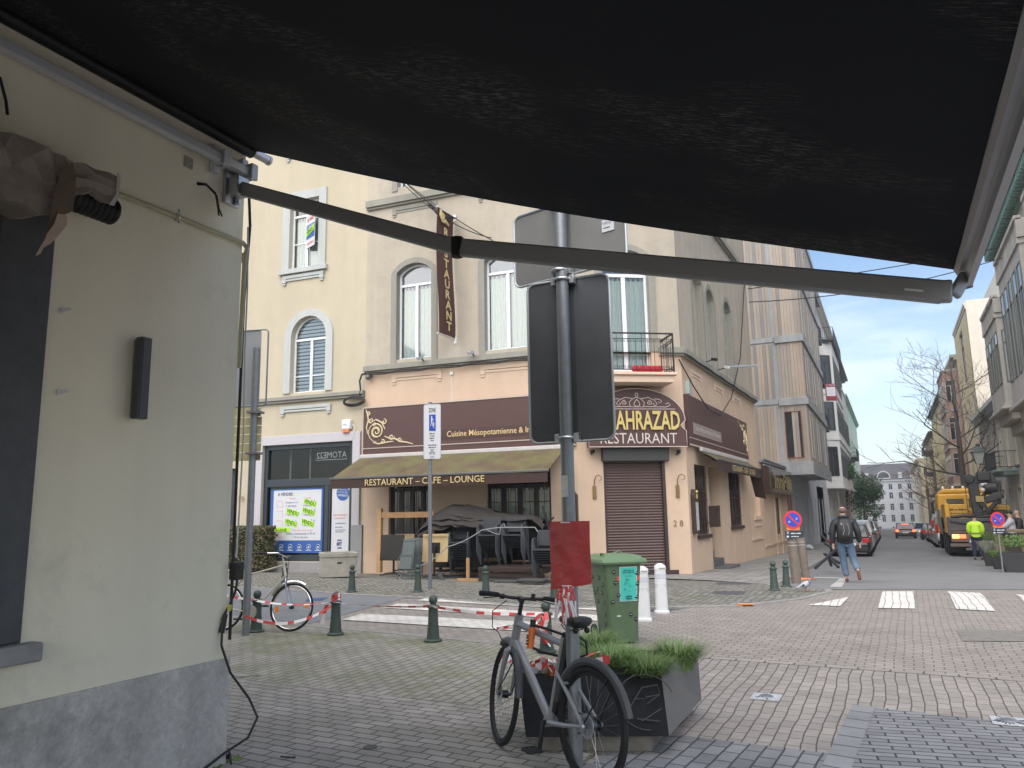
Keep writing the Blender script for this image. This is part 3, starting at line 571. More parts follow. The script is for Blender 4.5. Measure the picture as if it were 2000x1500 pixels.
# arched name sign
arcs = thing('name_sign', 'brown arched sign with gold name letters above the corner door', 'sign', loc=(0, 0, 0))
cxC = FX(FC, 1244, 800, -.42); def_z = 3.42
def outline(k=0.0):
    hw = 1.42+k; a = [(cxC-hw-.0, def_z-k), (cxC+hw, def_z-k), (cxC+hw, 3.86), (cxC+hw-.12, 3.96), (cxC+hw-.16, 4.02)]
    a += [(cxC+(hw-.02)*cos(t), 4.16+(.9+k)*sin(t)) for t in [pi*i/28 for i in range(29)]]
    a += [(cxC-hw+.16, 4.02), (cxC-hw+.12, 3.96), (cxC-hw, 3.86)]
    return a
mk(arcs, 'panel', FC, lambda m: m.prism(outline(), -.42, -.12), brown_s, smooth=False)
mk(arcs, 'edge_trim', FC, lambda m: m.tube([(x, -.425, z) for x, z in outline(.01)], .013, 6, closed=True), M('pinkish_trim', (.62, .5, .45), .5))
mk(arcs, 'lettering', FC, lambda m: m.text('SHAHRAZAD', cxC+.06, 3.88, .55, w=2.34, y=-.49, ext=.05, al='c', bold=.022), K('gold'), smooth=False)
mk(arcs, 'lettering', FC, lambda m: m.text('RESTAURANT', cxC+.02, 3.5, .3, w=2.24, y=-.436, ext=.01, al='c'), M('neon_white', (.6, .52, .47), .5), smooth=False)
def orn(m):
    y = -.435; r = .013; z = 4.5
    m.tube([(cxC-1.12, y, z-.02), (cxC+1.12, y, z-.02)], r, 5)
    for s in (-1, 1):
        for p in ([(0, .06), (.1, .16), (.09, .26), (0, .42)], [(.02, .06), (.22, .06), (.26, .28), (.12, .46), (.0, .5)], [(.24, .08), (1.0, .06), (1.15, .16), (1.08, .26), (.98, .2)], spiral(.42, .26, .02, .11, 0, 1.3), [(.12, .44), (.4, .5), (.62, .36), (.7, .2), (.62, .12), (.55, .2), (.6, .26)], [(.0, .5), (.05, .6), (.04, .68), (0, .72)], [(.6, .44), (.78, .42), (.86, .32), (.8, .25), (.73, .3)]):
            m.tube([(cxC+s*a*.86, y, z+b_*.62) for a, b_ in p], r, 5)
mk(arcs, 'scroll_ornament', FC, orn, K('pinkish_trim'))
# balcony -----------------------------------------------------------------
bal = thing('balcony', 'small balcony with black scrolled iron railing over the arched sign', 'balcony', loc=(0, 0, 0))
bx0, bx1 = .25, LC-.6; BD = 1.0
mk(bal, 'slab', FC, lambda m: (m.b(bx0-.08, bx1+.08, -BD-.06, -.004, 5.36, 5.44), m.b(bx0, bx1, -BD+.02, -.004, 5.16, 5.358)), pinktrim, smooth=False, bev=.015)
def rail(m):
    zt = 6.55
    for a, b_ in (((bx0, -BD), (bx1, -BD)), ((bx0, -BD), (bx0, -.02)), ((bx1, -BD), (bx1, -.02))):
        for z, w_, h in ((zt, .06, .035), (zt-.16, .02, .02), (5.52, .025, .025)): m.bar((*a, z), (*b_, z), w_, h)
        L_ = Vector((b_[0]-a[0], b_[1]-a[1])); n = max(3, int(L_.length/.17))
        for i in range(n+1):
            p = Vector(a)+L_*i/n; m.bar((p.x, p.y, 5.52), (p.x, p.y, zt-.16 if i % 4 else zt), .012, .012)
            if i < n:
                c_ = p+L_*.5/n; u = L_.normalized()
                for zc, s in ((zt-.23, 1), (5.6, -1)):
                    for e in (-1, 1):
                        pts = spiral(0, 0, .01, .04, 1.2, 1.2, 9); m.tube([(c_.x+u.x*(x+e*.042)*1, c_.y+u.y*(x+e*.042), zc+s*z) for x, z in [(e*q[0], q[1]) for q in pts]], .006, 4, caps=False)
    for x, y in ((bx0, -BD), (bx1, -BD)): m.b(x-.02, x+.02, y-.02, y+.02, 5.44, zt)
mk(bal, 'railing', FC, rail, K('black'))
rc = MB(FC)
rr = random.Random(5)
for i in range(5): a = 1.55+.17*i; rc.ball((a, -BD+.14+.03*rr.random(), 5.56), .13, 10, 0, (1, .6, .8))
tag(rc.build('cushion', M('red_cloth', (.55, .02, .03), .8, var=.25, vs_=12)), 'bright red cloth bundle lying on the balcony floor behind the railing', 'cloth')
# terrace awning of the restaurant ---------------------------------------
M('awning_brown', (.11, .075, .048), .85, var=.2, vs_=2, streak=.2, stain=(.14, .15, .045), stn=(.4, .72)); M('valance_brown', (.05, .026, .02), .8, var=.15)
aw = thing('awning', 'brown terrace awning with mossy top and gold RESTAURANT CAFE LOUNGE valance', 'awning', loc=(0, 0, 0))
def awn(par, F, x0, x1, zb_, zf, dd, val, lean=0.0):
    mk(par, 'canopy', F, lambda m: m.add([(x0, -.15, zb_), (x1, -.15, zb_), (x1, -dd, zf), (x0, -dd, zf), (x0, -.15, zb_-.012), (x1, -.15, zb_-.012), (x1, -dd, zf-.012), (x0, -dd, zf-.012)], [(0, 1, 2, 3), (7, 6, 5, 4), (0, 3, 7, 4), (1, 5, 6, 2)]), K('awning_brown'), smooth=False)
    mk(par, 'front_bar', F, lambda m: m.bar((x0-.03, -dd-.03, zf-.01), (x1+.03, -dd-.03, zf-.01), .07, .06), M('bar_grey', (.14, .14, .14), .4, .4), bev=.01)
    n = 24
    def v(m):
        vs = [(x0+(x1-x0)*i/n, -dd-.045-.012*sin(i*1.3), z) for z in (zf-.04, zf-.04-val) for i in range(n+1)]; m.add(vs, [(i, i+1, n+2+i, n+1+i) for i in range(n)])
    mk(par, 'valance', F, v, K('valance_brown'))
    mk(par, 'roller_case', F, lambda m: m.b(x0, x1, -.24, -.15, zb_-.04, zb_+.08), M('case_white', (.5, .48, .46), .4), smooth=False, bev=.02)
    def arms(m):
        for s, xa in ((1, x0+.5), (-1, x1-.5)): m.bar((xa, -.2, zb_-.1), (xa+s*.7, -dd*.5, (zb_+zf)/2-.1), .05, .04); m.bar((xa+s*.7, -dd*.5, (zb_+zf)/2-.1), (xa, -dd, zf-.03), .05, .04)
    mk(par, 'folding_arm', F, arms, K('bar_grey'))
awn(aw, FL, -.02, 6.72, 3.44, 2.73, 1.72, .27)
mk(aw, 'lettering', FL, lambda m: m.text('RESTAURANT – CAFE – LOUNGE', 3.05, 2.48, .18, w=3.75, y=-1.80, ext=.004, al='c', bold=.006), M('gold_paint', (.6, .47, .22), .6), smooth=False)
aw2 = thing('awning', 'small half open brown awning with a torn flap on the street side', 'awning', loc=(0, 0, 0))
awn(aw2, FR, 1.0, 8.4, 3.4, 3.12, .62, .3)
mk(aw2, 'lettering', FR, lambda m: m.text('RESTAURANT – CAFE – LOUNGE', 5.0, 2.84, .2, w=3.9, y=-.69, ext=.004, al='c', bold=.01), K('gold_paint'), smooth=False)
mk(aw2, 'torn_flap', FR, lambda m: m.add([(8.42, -.68, 2.85), (8.42, -.2, 3.1), (8.9, -.3, 2.1), (9.1, -.66, 2.0)], [(0, 1, 2, 3)]), K('valance_brown'))
# vertical banner ---------------------------------------------------------
bn = thing('hanging_banner', 'tall brown banner spelling RESTAURANT in gold hanging off the facade', 'banner', loc=(0, 0, 0))
FBn = FL @ Matrix.Translation((FX(FL, 889, 560), -.03, 0)) @ Matrix.Rotation(radians(86), 4, 'Z')
bu, bt = FP(FBn, 865, 410); bu2, bb = FP(FBn, 870, 655)
n = 12
def bann(m):
    vs = [(-.53+1.0*j/4, .05*sin(i/n*pi*1.6)+.015*sin(j*2.0), bb+(bt-bb)*(1-i/n)) for i in range(n+1) for j in range(5)]
    m.add([(x-.5+bu*0, y, z) for x, y, z in vs], [(i*5+j, i*5+j+1, (i+1)*5+j+1, (i+1)*5+j) for i in range(n) for j in range(4)])
mk(bn, 'fabric', FBn, bann, M('banner_brown', (.075, .03, .026), .8, var=.1))
hh = (bt-bb-.62)/10
# lettering follows the swing of the fabric
def bl2(m):
    for i, ch in enumerate('RESTAURANT'):
        zc = bt-.5-hh*(i+.5); t = 1-(zc-bb)/(bt-bb); yy = .05*sin(t*pi*1.6); m.text(ch, -.5, zc-hh*.42, hh*.84, y=yy-.035, ext=.006, al='c', bold=.03, sx=1.22)
    scroll(m, -.92, bt-.42, .3, y=-.03, r=.03)
mk(bn, 'lettering', FBn, bl2, K('gold_paint'), smooth=False)
for zz_ in (bb-.02, bt): mk(bn, 'bracket', FBn, lambda m: (m.tube([(-1.06, 0, zz_), (.05, 0, zz_)], .022, 8), m.b(.0, .08, -.04, .04, zz_-.12, zz_+.1)), K('white_paint'))
# small fittings on the restaurant ---------------------------------------
def num(F, txt, x, z, h, label, w=None):
    o = MB(F); o.text(txt, x, z, h, w=w, y=-.02, ext=.018, al='c'); return tag(o.build('house_number', M('bronze', (.25, .16, .07), .4, .5), smooth=False), label, 'house number')
num(FC, '2 8', FX(FC, 1325, 1030), FZ(FC, 1325, 1028), .17, 'bronze number 28 fixed on the pink wall right of the shutter')
def wlamp(x, label):
    t = thing('wall_lantern_bracket', label, 'wall lamp', loc=(0, 0, 0), group='bronze lamp brackets beside the shutter')
    z0 = FZ(FC, 1322, 972); mk(t, 'back_plate', FC, lambda m: m.b(x-.05, x+.05, -.05, -.003, z0, z0+.36), K('bronze'), bev=.008)
    mk(t, 'hook_arm', FC, lambda m: m.tube([(x, -.03, z0+.36), (x, -.05, z0+.5), (x+.03, -.1, z0+.62), (x+.1, -.16, z0+.66), (x+.17, -.2, z0+.6), (x+.16, -.2, z0+.53), (x+.1, -.2, z0+.5)], .013, 6), K('bronze'))
wlamp(FX(FC, 1160, 940), 'bronze hooked lamp bracket left of the brown shutter'); wlamp(FX(FC, 1322, 940), 'bronze hooked lamp bracket right of the brown shutter, above number 28')
def cam_(F, x, z, label, y=-.1, nm='security_camera', cat='camera', mat=None, g='small cameras and floodlights'):
    t = thing(nm, label, cat, loc=(0, 0, 0)); mk(t, 'housing', F, lambda m: m.bar((x-.06, y-.16, z+.02), (x+.04, y+.02, z+.07), .09, .09), mat or K('steel'), bev=.01); mk(t, 'bracket', F, lambda m: m.bar((x, -.003, z-.03), (x, y, z+.03), .03, .03), K('black')); return t
cam_(FL, FX(FL, 832, 703), FZ(FL, 832, 706), 'small grey floodlight below the first floor window left of the banner', y=-.3)
cam_(FL, FX(FL, 930, 694), FZ(FL, 930, 696), 'small grey floodlight on the cornice right of the banner', y=-.3)
cam_(FR, FX(FR, 1373, 707), FZ(FR, 1373, 707), 'black floodlight on the cornice of the street side wall', y=-.3, mat=K('black'))
cam_(FR, FX(FR, 1399, 722), FZ(FR, 1399, 722), 'white floodlight on the cornice further along the street', y=-.3, mat=K('white_paint'))
cam_(FC, FX(FC, 1155, 884), FZ(FC, 1155, 886), 'black spotlight under the arched sign left of the shutter box', mat=K('black'))
cam_(FC, FX(FC, 1322, 884), FZ(FC, 1322, 886), 'black camera under the arched sign right of the shutter box', mat=K('black'))
t = MB(FR); t.b(.25, .42, -.14, -.004, 5.02, 5.42); t.b(.27, .4, -.15, -.138, 5.15, 5.2); tag(t.build('alarm_box', M('alarm_grey', (.35, .42, .38), .5), smooth=False, bev=.01), 'grey green alarm box on the corner under the balcony', 'alarm box')
def menu(F, x, z0, label, mir=1):
    t = thing('menu_case', label, 'menu case', loc=(0, 0, 0))
    mk(t, 'case', F, lambda m: (m.b(x-.2, x+.2, -.13, -.003, z0, z0+1.0), m.prism([(x-.2, z0+1.0), (x+.2, z0+1.0), (x+.2, z0+1.1), (x+.07, z0+1.28), (x, z0+1.22), (x-.07, z0+1.28), (x-.2, z0+1.1)], -.13, -.003)), brown_w, smooth=False, bev=.01)
    mk(t, 'glass_front', F, lambda m: m.b(x-.14, x+.14, -.137, -.131, z0+.1, z0+.9), M('menu_paper', (.55, .56, .55), .3, var=.2, vs_=12), smooth=False)
    mk(t, 'crest', F, lambda m: (m.b(x-.09, x+.09, -.15, -.135, z0+1.0, z0+1.14), m.ball((x, -.14, z0+1.2), .05, 8)), K('gold'), bev=.01)
menu(FL, 6.9-.1, 1.0, 'dark wooden menu case with gold crest left of the corner door'); menu(FR, .42, .95, 'dark wooden menu case with gold crest beside the barred window on the street side')
mbx = MB(FR); mbx.b(2.36, 2.6, -.3, -.003, 1.1, 1.75); mbx.b(2.34, 2.6, -.31, -.28, 1.6, 1.76); tag(mbx.build('letter_box', brown_w, smooth=False, bev=.01), 'brown letter box hanging beside the side doorway', 'letter box')
mt = MB(); a = G(1215, 1134, -.2); 
mm_ = MB(FC); mm_.b(.55, 2.9, -1.1, -.08, -.275, -.262); tag(mm_.build('door_mat', M('red_carpet', (.5, .03, .03), .95, var=.1), smooth=False), 'flat red mat in front of the brown shutter', 'mat')
# cables along the facades
def cable(name, pts, r, label, cat='cable', mat=None, F=None, group=None, sag=None):
    mb = MB(F); mb.tube(pts, r, 6); return tag(mb.build(name, mat or K('cable')), label, cat, group)
def hang(p, q, s, n=14): p = Vector(p); q = Vector(q); return [p.lerp(q, i/n)-Vector((0, 0, s*4*(i/n)*(1-i/n))) for i in range(n+1)]
for k, dz in enumerate((-.05, -.1)):
    pts = [(x, -.19-.01*k, ZC-.06+dz+.02*sin(x*5+k)) for x in [i*.35 for i in range(int(LL/.35)+1)]]
    cable('facade_cable', pts, .018, 'upper black cable clipped under the terrace side cornice' if k == 0 else 'lower black cable clipped under the terrace side cornice', F=FL)
cable('facade_cable', [(x, -.19, ZC-.08+.02*sin(x*3)) for x in [i*.5 for i in range(24)]], .025, 'black cable along the cornice of the street side', F=FR)
cp = [(-.0, -.2, 6.1), (-.12, -.15, 5.9), (-.1, -.12, 5.6), (-.15, -.12, 5.3)]
mb = MB(FL); mb.tube(cp, .03, 6)
for i in range(5): mb.tube([(-.32+.42*cos(t)*(1-.06*i), -.14-.01*i, 5.25+.17*sin(t)*(1-.12*i)) for t in [2*pi*j/20 for j in range(21)]], .011, 5)
tag(mb.build('cable_coil', K('cable')), 'coil of spare black cable between the cream house and the pink wall', 'cable')
cable('wall_cable', [P_R1+Vector((-.02, -.15, 6.0)), P_R1+Vector((.2, .5, 5.3)), P_R1+Vector((.3, 2.0, 4.75)), P_R1+Vector((.3, 4, 4.75)), P_R1+Vector((.35, 6, 5.6)), P_R1+Vector((.4, 8.3, 7.5)), P_R1+Vector((.35, 11, 11.2))], .02, 'thin black cable looping from the balcony up to the roof line')
mb = MB(FL); mb.tube([(3.1, -.01, 5.9), (3.1, -.01, 5.0)], .012, 5); mb.b(3.05, 3.15, -.06, -.003, 5.85, 5.95); tag(mb.build('junction_box', K('white_paint')), 'tiny white junction box under the cornice with a cable down', 'box')
mb = MB(FL); mb.ball((.22, -.2, 5.98), .09, 10); mb.b(.17, .27, -.15, -.01, 6.0, 6.08); tag(mb.build('dome_camera', M('dome', (.12, .11, .1), .4)), 'dark dome camera at the left end of the cornice', 'camera')
# ================================================================ CREAM HOUSE (left of the restaurant)
cream = M('cream_render', (.50, .44, .325), .85, var=.04, vs_=2, streak=.05, bump=.15, bs=50)
paleg = M('pale_grey_trim', (.47, .49, .47), .8, var=.06, streak=.08)
lilac = M('pale_lilac_trim', (.50, .48, .50), .8, var=.04)
anth = M('anthracite_frame', (.035, .045, .052), .35, var=.05)
hs_ = thing('cream_house', 'cream rendered house with arched window, left of the pink restaurant', 'house', loc=(0, 0, 0))
HX0 = -9.5
hm = lambda name, fn, mats, **k: mk(hs_, name, FL, fn, mats, **k)
hol = [(-3.95, -.42, .22, 4.0, 0), (-2.95, -1.55, 5.72, 8.32, .7), (-3.15, -1.95, 10.05, 12.55, 0), (-3.15, -1.95, 14.6, 17, 0), (-8.2, -6.9, 5.72, 8.3, .65), (-8.2, -6.9, 10.05, 12.6, 0), (-6.2, -5.05, .1, 3.3, 0)]
hm('wall', lambda m: (wall(m, HX0, -.004, -.3, 19, hol, .03, .25, 0, 0), m.b(HX0, -.004, .5, 10, 19, 19.2), m.q([(HX0, .03, -.3), (HX0, 10, -.3), (HX0, 10, 19), (HX0, .03, 19)]), m.q([(HX0, 10, -.3), (-.004, 10, -.3), (-.004, 10, 19), (HX0, 10, 19)])), cream, smooth=False)
hm('window_surround', lambda m: arch_band(m, -2.95, -1.55, 5.72, 8.32, .7, .27, -.03, .028, n=16), paleg, smooth=False)
def sq(m, a, b_, c_, d_, wd=.3): m.b(a-wd, a, -.03, .028, c_, d_+wd); m.b(b_, b_+wd, -.03, .028, c_, d_+wd); m.b(a, b_, -.03, .028, d_, d_+wd); m.b(a-wd-.08, b_+wd+.08, -.1, .028, c_-.16, c_-.002)
hm('window_surround', lambda m: sq(m, -3.15, -1.95, 10.05, 12.55), paleg, smooth=False)
hm('window_surround', lambda m: sq(m, -3.15, -1.95, 14.6, 17), paleg, smooth=False)
for a, b_, z in ((-3.4, -1.7, 9.84), (-3.4, -1.7, 14.4)): sill_orn(FL, a, b_, z, paleg, hs_)
sill_orn(FL, -3.3, -1.3, 5.28, paleg, hs_)
hm('string_course', lambda m: (m.b(HX0, -.02, -.14, .028, 5.48, 5.6), m.b(HX0, -.02, -.08, .028, 5.40, 5.478)), trimg, smooth=False, bev=.008)
for h, f in (((-2.95, -1.55, 5.72, 8.32), 'slats'),): winF(FL, *h, .2, par=hs_, rise=.7, tr=7.55, fill='slats', bars=[6.3])
winF(FL, -3.15, -1.95, 10.05, 12.55, .18, par=hs_, tr=12.0, fill='curtain', bars=[11]); winF(FL, -3.15, -1.95, 14.6, 17, .18, par=hs_)
winF(FL, -8.2, -6.9, 5.72, 8.3, .18, par=hs_, rise=.65); winF(FL, -8.2, -6.9, 10.05, 12.6, .18, par=hs_)
# shop front
hm('shop_surround', lambda m: (m.b(-4.25, -3.952, -.05, .028, -.2, 4.3), m.b(-.418, -.14, -.05, .028, 1.2, 4.3), m.b(-3.95, -.42, -.05, .028, 4.002, 4.3)), lilac, smooth=False, bev=.01)
hm('plinth', lambda m: (m.b(-4.0, -.45, -.06, .2, -.3, .2), m.b(-1.0, -.02, -.08, .028, -.3, .28)), M('plinth_grey', (.3, .29, .29), .8, var=.15, vs_=6), smooth=False)
hm('plinth_panel', lambda m: m.b(-.42, -.02, -.055, .028, .282, 1.35), M('panel_grey', (.27, .28, .28), .7, var=.05), smooth=False)
shop = hm('shop_front', lambda m: (m.b(-3.95, -3.8, .08, .2, .22, 4.0), m.b(-.57, -.42, .08, .2, .22, 4.0), m.b(-3.8, -.57, .08, .2, 3.85, 4.0), m.b(-3.8, -.57, .06, .2, 2.62, 2.86), m.b(-3.8, -.57, .08, .2, .22, .42), m.b(-1.52, -1.36, .07, .2, .42, 2.62), m.b(-1.36, -1.30, .09, .2, .42, 2.62)), anth, smooth=False, bev=.006)
g_ = MB(FL); g_.q([(-3.8, .16, 2.86), (-.57, .16, 2.86), (-.57, .16, 3.85), (-3.8, .16, 3.85)]); g_.q([(-3.8, .16, .42), (-1.52, .16, .42), (-1.52, .16, 2.62), (-3.8, .16, 2.62)]); g_.q([(-1.3, .16, .42), (-.57, .16, .42), (-.57, .16, 2.62), (-1.3, .16, 2.62)]); g_.build('pane', K('shop_glass'), shop, smooth=False)
room = MB(FL); room.b(-3.9, -.45, 2.6, 2.7, .2, 4.0); room.b(-3.9, -.45, .3, 2.6, 3.99, 4.0); room.b(-3.92, -3.9, .2, 2.7, .2, 4.0); room.b(-.45, -.43, .2, 2.7, .2, 4); room.build('shop_interior', M('shop_dark', (.07, .07, .065), .9), shop, smooth=False)
tb = MB(FL)
for x in (-3.35, -2.55): tb.tube([(x, .7, 2.7), (x, .7, 3.95)], .035, 6)
tb.build('shop_post', M('post_pale', (.45, .5, .48), .6), shop)
lt = MB(FL); lt.text('ATOME22', -.75, 3.5, .2, w=1.15, y=.14, ext=.003, mirror=True); lt.b(-1.95, -.72, .14, .143, 3.44, 3.455); lt.build('lettering', M('faint_white', (.28, .3, .3), .5), shop, smooth=False)
# sale poster
blue = M('poster_blue', (.035, .11, .36), .45, var=.02); wht = M('poster_white', (.62, .63, .65), .5, var=.01); navy = M('print_navy', (.05, .07, .25), .5, var=0); redp = M('print_red', (.75, .2, .18), .5, var=0); lime = M('lime_sticker', (.48, .85, .06), .5, var=0); ink = M('print_dark', (.03, .1, .03), .5, var=0)
po = thing('sale_poster', 'blue and white A VENDRE poster with lime VENDU stickers in the shop window', 'poster', loc=(0, 0, 0))
X0, X1, Z0, Z1 = -3.68, -1.6, .48, 2.55
mk(po, 'sheet', FL, lambda m: m.b(X0, X1, .135, .145, Z0, Z1), blue, smooth=False); mk(po, 'white_panel', FL, lambda m: m.b(X0+.12, X1-.07, .128, .134, Z0+.4, Z1-.05), wht, smooth=False)
def ptxt(m):
    T = lambda s, x, z, h, w=None, **k: m.text(s, X0+x, Z0+z, h, w=w, y=.124, ext=.003, **k)
    T('A VENDRE :', .28, 1.84, .11, .66, bold=.02); T('Duplex 2 ch.', .62, 1.58, .075, .5); T('+ terrasse', .62, 1.48, .065, .42)
    for z in (1.19, .86): T('2 ch.', .9, z+.12, .07); T('+ terrasse', .62, z, .065, .4)
    for z in (1.5, 1.2, .87): T('2 ch.', 1.62, z+.13, .07); T('+ terrasse', 1.28, z-.02, .065, .4)
    T('Surface commerciale ± 95 m²', .66, .58, .075, 1.15); T('+ 12 m² de cave', .9, .47, .07, .62)
mk(po, 'lettering', FL, ptxt, navy, smooth=False)
def pr(m):
    T = lambda s, x, z, h, w=None, **k: m.text(s, X0+x, Z0+z, h, w=w, y=.124, ext=.003, **k)
    T('Gauche', .75, 1.73, .06); T('Droite', 1.38, 1.73, .06); T('Rez-de-chaussée', .9, .7, .05, .8); T('Rez-de', .25, .58, .05); T('chaussée', .22, .5, .05)
    for z, k in ((1.5, 1), (1.18, 0), (.86, 0)):
        m.b(X0+.25, X0+.5, .124, .128, Z0+z+.17, Z0+z+.18); m.b(X0+.49, X0+.5, .124, .128, Z0+z-.02, Z0+z+.17)
        if k: m.b(X0+.25, X0+.5, .124, .128, Z0+z-.02, Z0+z-.01); m.b(X0+.25, X0+.26, .124, .128, Z0+z, Z0+z+.17)
mk(po, 'lettering', FL, pr, redp, smooth=False)
stk = [(1.57, 1.6), (1.52, 1.32), (.9, 1.3), (.84, .97), (1.5, .96)]
def lime_(m):
    for x, z in stk:
        a = radians(-16); c_ = Vector((X0+x, Z0+z)); pts = [(c_.x+u*cos(a)-v_*sin(a), .118, c_.y+u*sin(a)+v_*cos(a)) for u, v_ in ((-.25, -.085), (.25, -.085), (.25, .085), (-.25, .085))]; m.q(pts)
    m.b(X0+.22, X0+.82, .117, .12, Z0+.67, Z0+.82)
mk(po, 'sticker', FL, lime_, lime, smooth=False)
def lt_(m):
    for x, z in stk: m.text('VENDU', X0+x, Z0+z-.06, .13, w=.46, y=.112, ext=.003, al='c', rot=radians(-16), bold=.02)
    m.text('LOUÉ', X0+.52, Z0+.69, .11, w=.34, y=.112, ext=.003, al='c', bold=.02)
mk(po, 'lettering', FL, lt_, ink, smooth=False)
def ic(m):
    for i in range(6):
        x = X0+.12+.36*i; z = Z0+.19; m.tube([(x+.075*cos(t), .126, z+.085*sin(t)) for t in [2*pi*j/14 for j in range(14)]], .008, 4, closed=True); m.b(x-.03, x+.03, .124, .13, z-.03, z+.02); m.b(x-.11, x+.11, .124, .13, Z0+.07, Z0+.09)
mk(po, 'icons', FL, ic, wht, smooth=False)
p2 = thing('sale_poster', 'narrow white poster with blue OFFERTE disc beside the shop door', 'poster', loc=(0, 0, 0))
mk(p2, 'sheet', FL, lambda m: m.b(-1.27, -.62, .135, .145, .4, 2.6), wht, smooth=False)
mk(p2, 'disc', FL, lambda m: m.prism([(-.86+.24*cos(2*pi*i/28), 2.36+.24*sin(2*pi*i/28)) for i in range(28)], .128, .134), blue, smooth=False)
mk(p2, 'lettering', FL, lambda m: (m.text('ESTIMATION', -.86, 2.44, .045, w=.34, y=.124, ext=.003, al='c', rot=-.1), m.text('DE VOTRE BIEN', -.86, 2.36, .045, w=.4, y=.124, ext=.003, al='c', rot=-.1), m.text('OFFERTE', -.86, 2.25, .07, w=.38, y=.124, ext=.003, al='c', rot=-.1, bold=.02)), wht, smooth=False)
mk(p2, 'print_line', FL, lambda m: (dashes(m, -1.21, 1.66, .52, .04, .128, 2), dashes(m, -1.14, 1.56, .38, .04, .128, 3), dashes(m, -1.1, .5, .3, .03, .128, 4)), redp, smooth=False)
mk(p2, 'lettering', FL, lambda m: (dashes(m, -1.12, 1.4, .4, .03, .128, 5), dashes(m, -1.12, 1.28, .28, .03, .128, 6), dashes(m, -1.12, 1.19, .38, .03, .128, 7), dashes(m, -1.12, 1.13, .3, .03, .128, 8), m.text('MY', -.95, .7, .13, w=.2, y=.128, ext=.003, al='c', bold=.04), m.b(-1.03, -.87, .128, .132, .86, .9), m.b(-1.03, -.87, .128, .132, .62, .66)), navy, smooth=False)
# upper window estate sign (folded sheet)
us = thing('sale_board', 'small folded VENDU board fixed in the upper window of the cream house', 'sign', loc=(0, 0, 0))
ux, uz = -2.25, 10.75
Fv = FL @ Matrix.Translation((ux, -.02, 0)) @ Matrix.Rotation(radians(-28), 4, 'Z')
mk(us, 'board', Fv, lambda m: (m.b(-.3, .3, -.02, 0, uz, uz+1.2), m.b(-.3, .3, -.026, -.021, uz+.32, uz+.82, 1)), [wht, blue], smooth=False)
mk(us, 'lettering', Fv, lambda m: (m.text('MY IMMO', 0, uz+.95, .13, w=.5, y=-.03, ext=.004, al='c', bold=.02), dashes(m, -.25, uz+.12, .5, .1, -.03, 9)), redp, smooth=False)
mk(us, 'lettering', Fv, lambda m: m.text('A VENDRE', 0, uz+.68, .1, w=.5, y=-.034, ext=.004, al='c', bold=.02), wht, smooth=False)
mk(us, 'sticker', Fv, lambda m: m.q([(-.3, -.04, uz+.42), (.3, -.04, uz+.55), (.3, -.04, uz+.75), (-.3, -.04, uz+.62)]), lime, smooth=False); mk(us, 'lettering', Fv, lambda m: m.text('VENDU', 0, uz+.52, .13, w=.5, y=-.048, ext=.004, al='c', rot=radians(12), bold=.03), ink, smooth=False)
al = thing('alarm_box', 'white alarm box with orange base above the shop front', 'alarm box', loc=(0, 0, 0))
ax, az = FX(FL, 679, 828), FZ(FL, 679, 832)
mk(al, 'case', FL, lambda m: m.b(ax-.16, ax+.16, -.12, .028, az-.12, az+.2), K('white_paint'), bev=.03); mk(al, 'beacon', FL, lambda m: m.b(ax-.11, ax+.11, -.12, .02, az-.23, az-.122), M('orange_lens', (.75, .2, .06), .3), bev=.02)
mk(al, 'lettering', FL, lambda m: m.text('MPS', ax-.02, az, .06, y=-.126, ext=.004, al='c'), M('teal', (.1, .45, .45), .5), smooth=False)
cable('loose_cable', [(ax+.2, -.02, az+.05), (ax+.34, -.08, az-.1), (ax+.25, -.1, az-.3), (ax+.3, -.06, az-.42)], .012, 'white loose wires hanging beside the alarm box', F=FL, mat=K('white_paint'))
tag(hs_, None)
mk(hs_, 'door', FL, lambda m: (m.b(-6.2, -5.05, .2, .25, .1, 3.3),), M('door_dark', (.03, .035, .045), .4), smooth=False)
num(FL, '19', -4.78, 2.15, .2, 'dark number 19 on the wall left of the shop front')
# hedge, concrete planter
def hedge(x0, x1, y0, y1, z1, n, seed, F=None):
    rr = random.Random(seed); m = MB(F)
    for i in range(n):
        f = rr.random()
        if f < .5: p = (rr.uniform(x0, x1), y0+rr.uniform(-.04, .08), rr.uniform(.02, z1))
        elif f < .75: p = (rr.uniform(x0, x1), rr.uniform(y0, y1), z1+rr.uniform(-.06, .04))
        else: p = (rr.choice((x0, x1))+rr.uniform(-.06, .06), rr.uniform(y0, y1), rr.uniform(.02, z1))
        a = rr.uniform(0, 2*pi); t = rr.uniform(-.9, .9); s = rr.uniform(.02, .05); u = Vector((cos(a)*cos(t), sin(a)*cos(t), sin(t))); v = u.orthogonal().normalized()
        P = Vector(p); m.q([P-u*s*1.5, P-v*s*.6, P+u*s*1.5, P+v*s*.6], 0 if rr.random() < .6 else 1)
    m.b(x0+.05, x1-.05, y0+.05, y1-.05, 0, z1-.06, 2); return m
l1 = M('hedge_green', (.07, .085, .03), .7, var=.4, vs_=12); l2 = M('hedge_brown', (.16, .12, .07), .8, var=.4, vs_=12); l3 = M('hedge_core', (.025, .025, .014), .95)
hx0, hx1 = FX(FL, 450, 1050, -.5), FX(FL, 523, 1050, -.5)
for i, (z0, z1) in enumerate(((0, .0),)):
    m = hedge(hx0, hx1+.05, -.75, -.15, 1.32, 5200, 4, FL); o = m.build('box_hedge', [l1, l2, l3], smooth=False); tag(o, 'clipped brownish hedge block in front of the cream house', 'hedge')
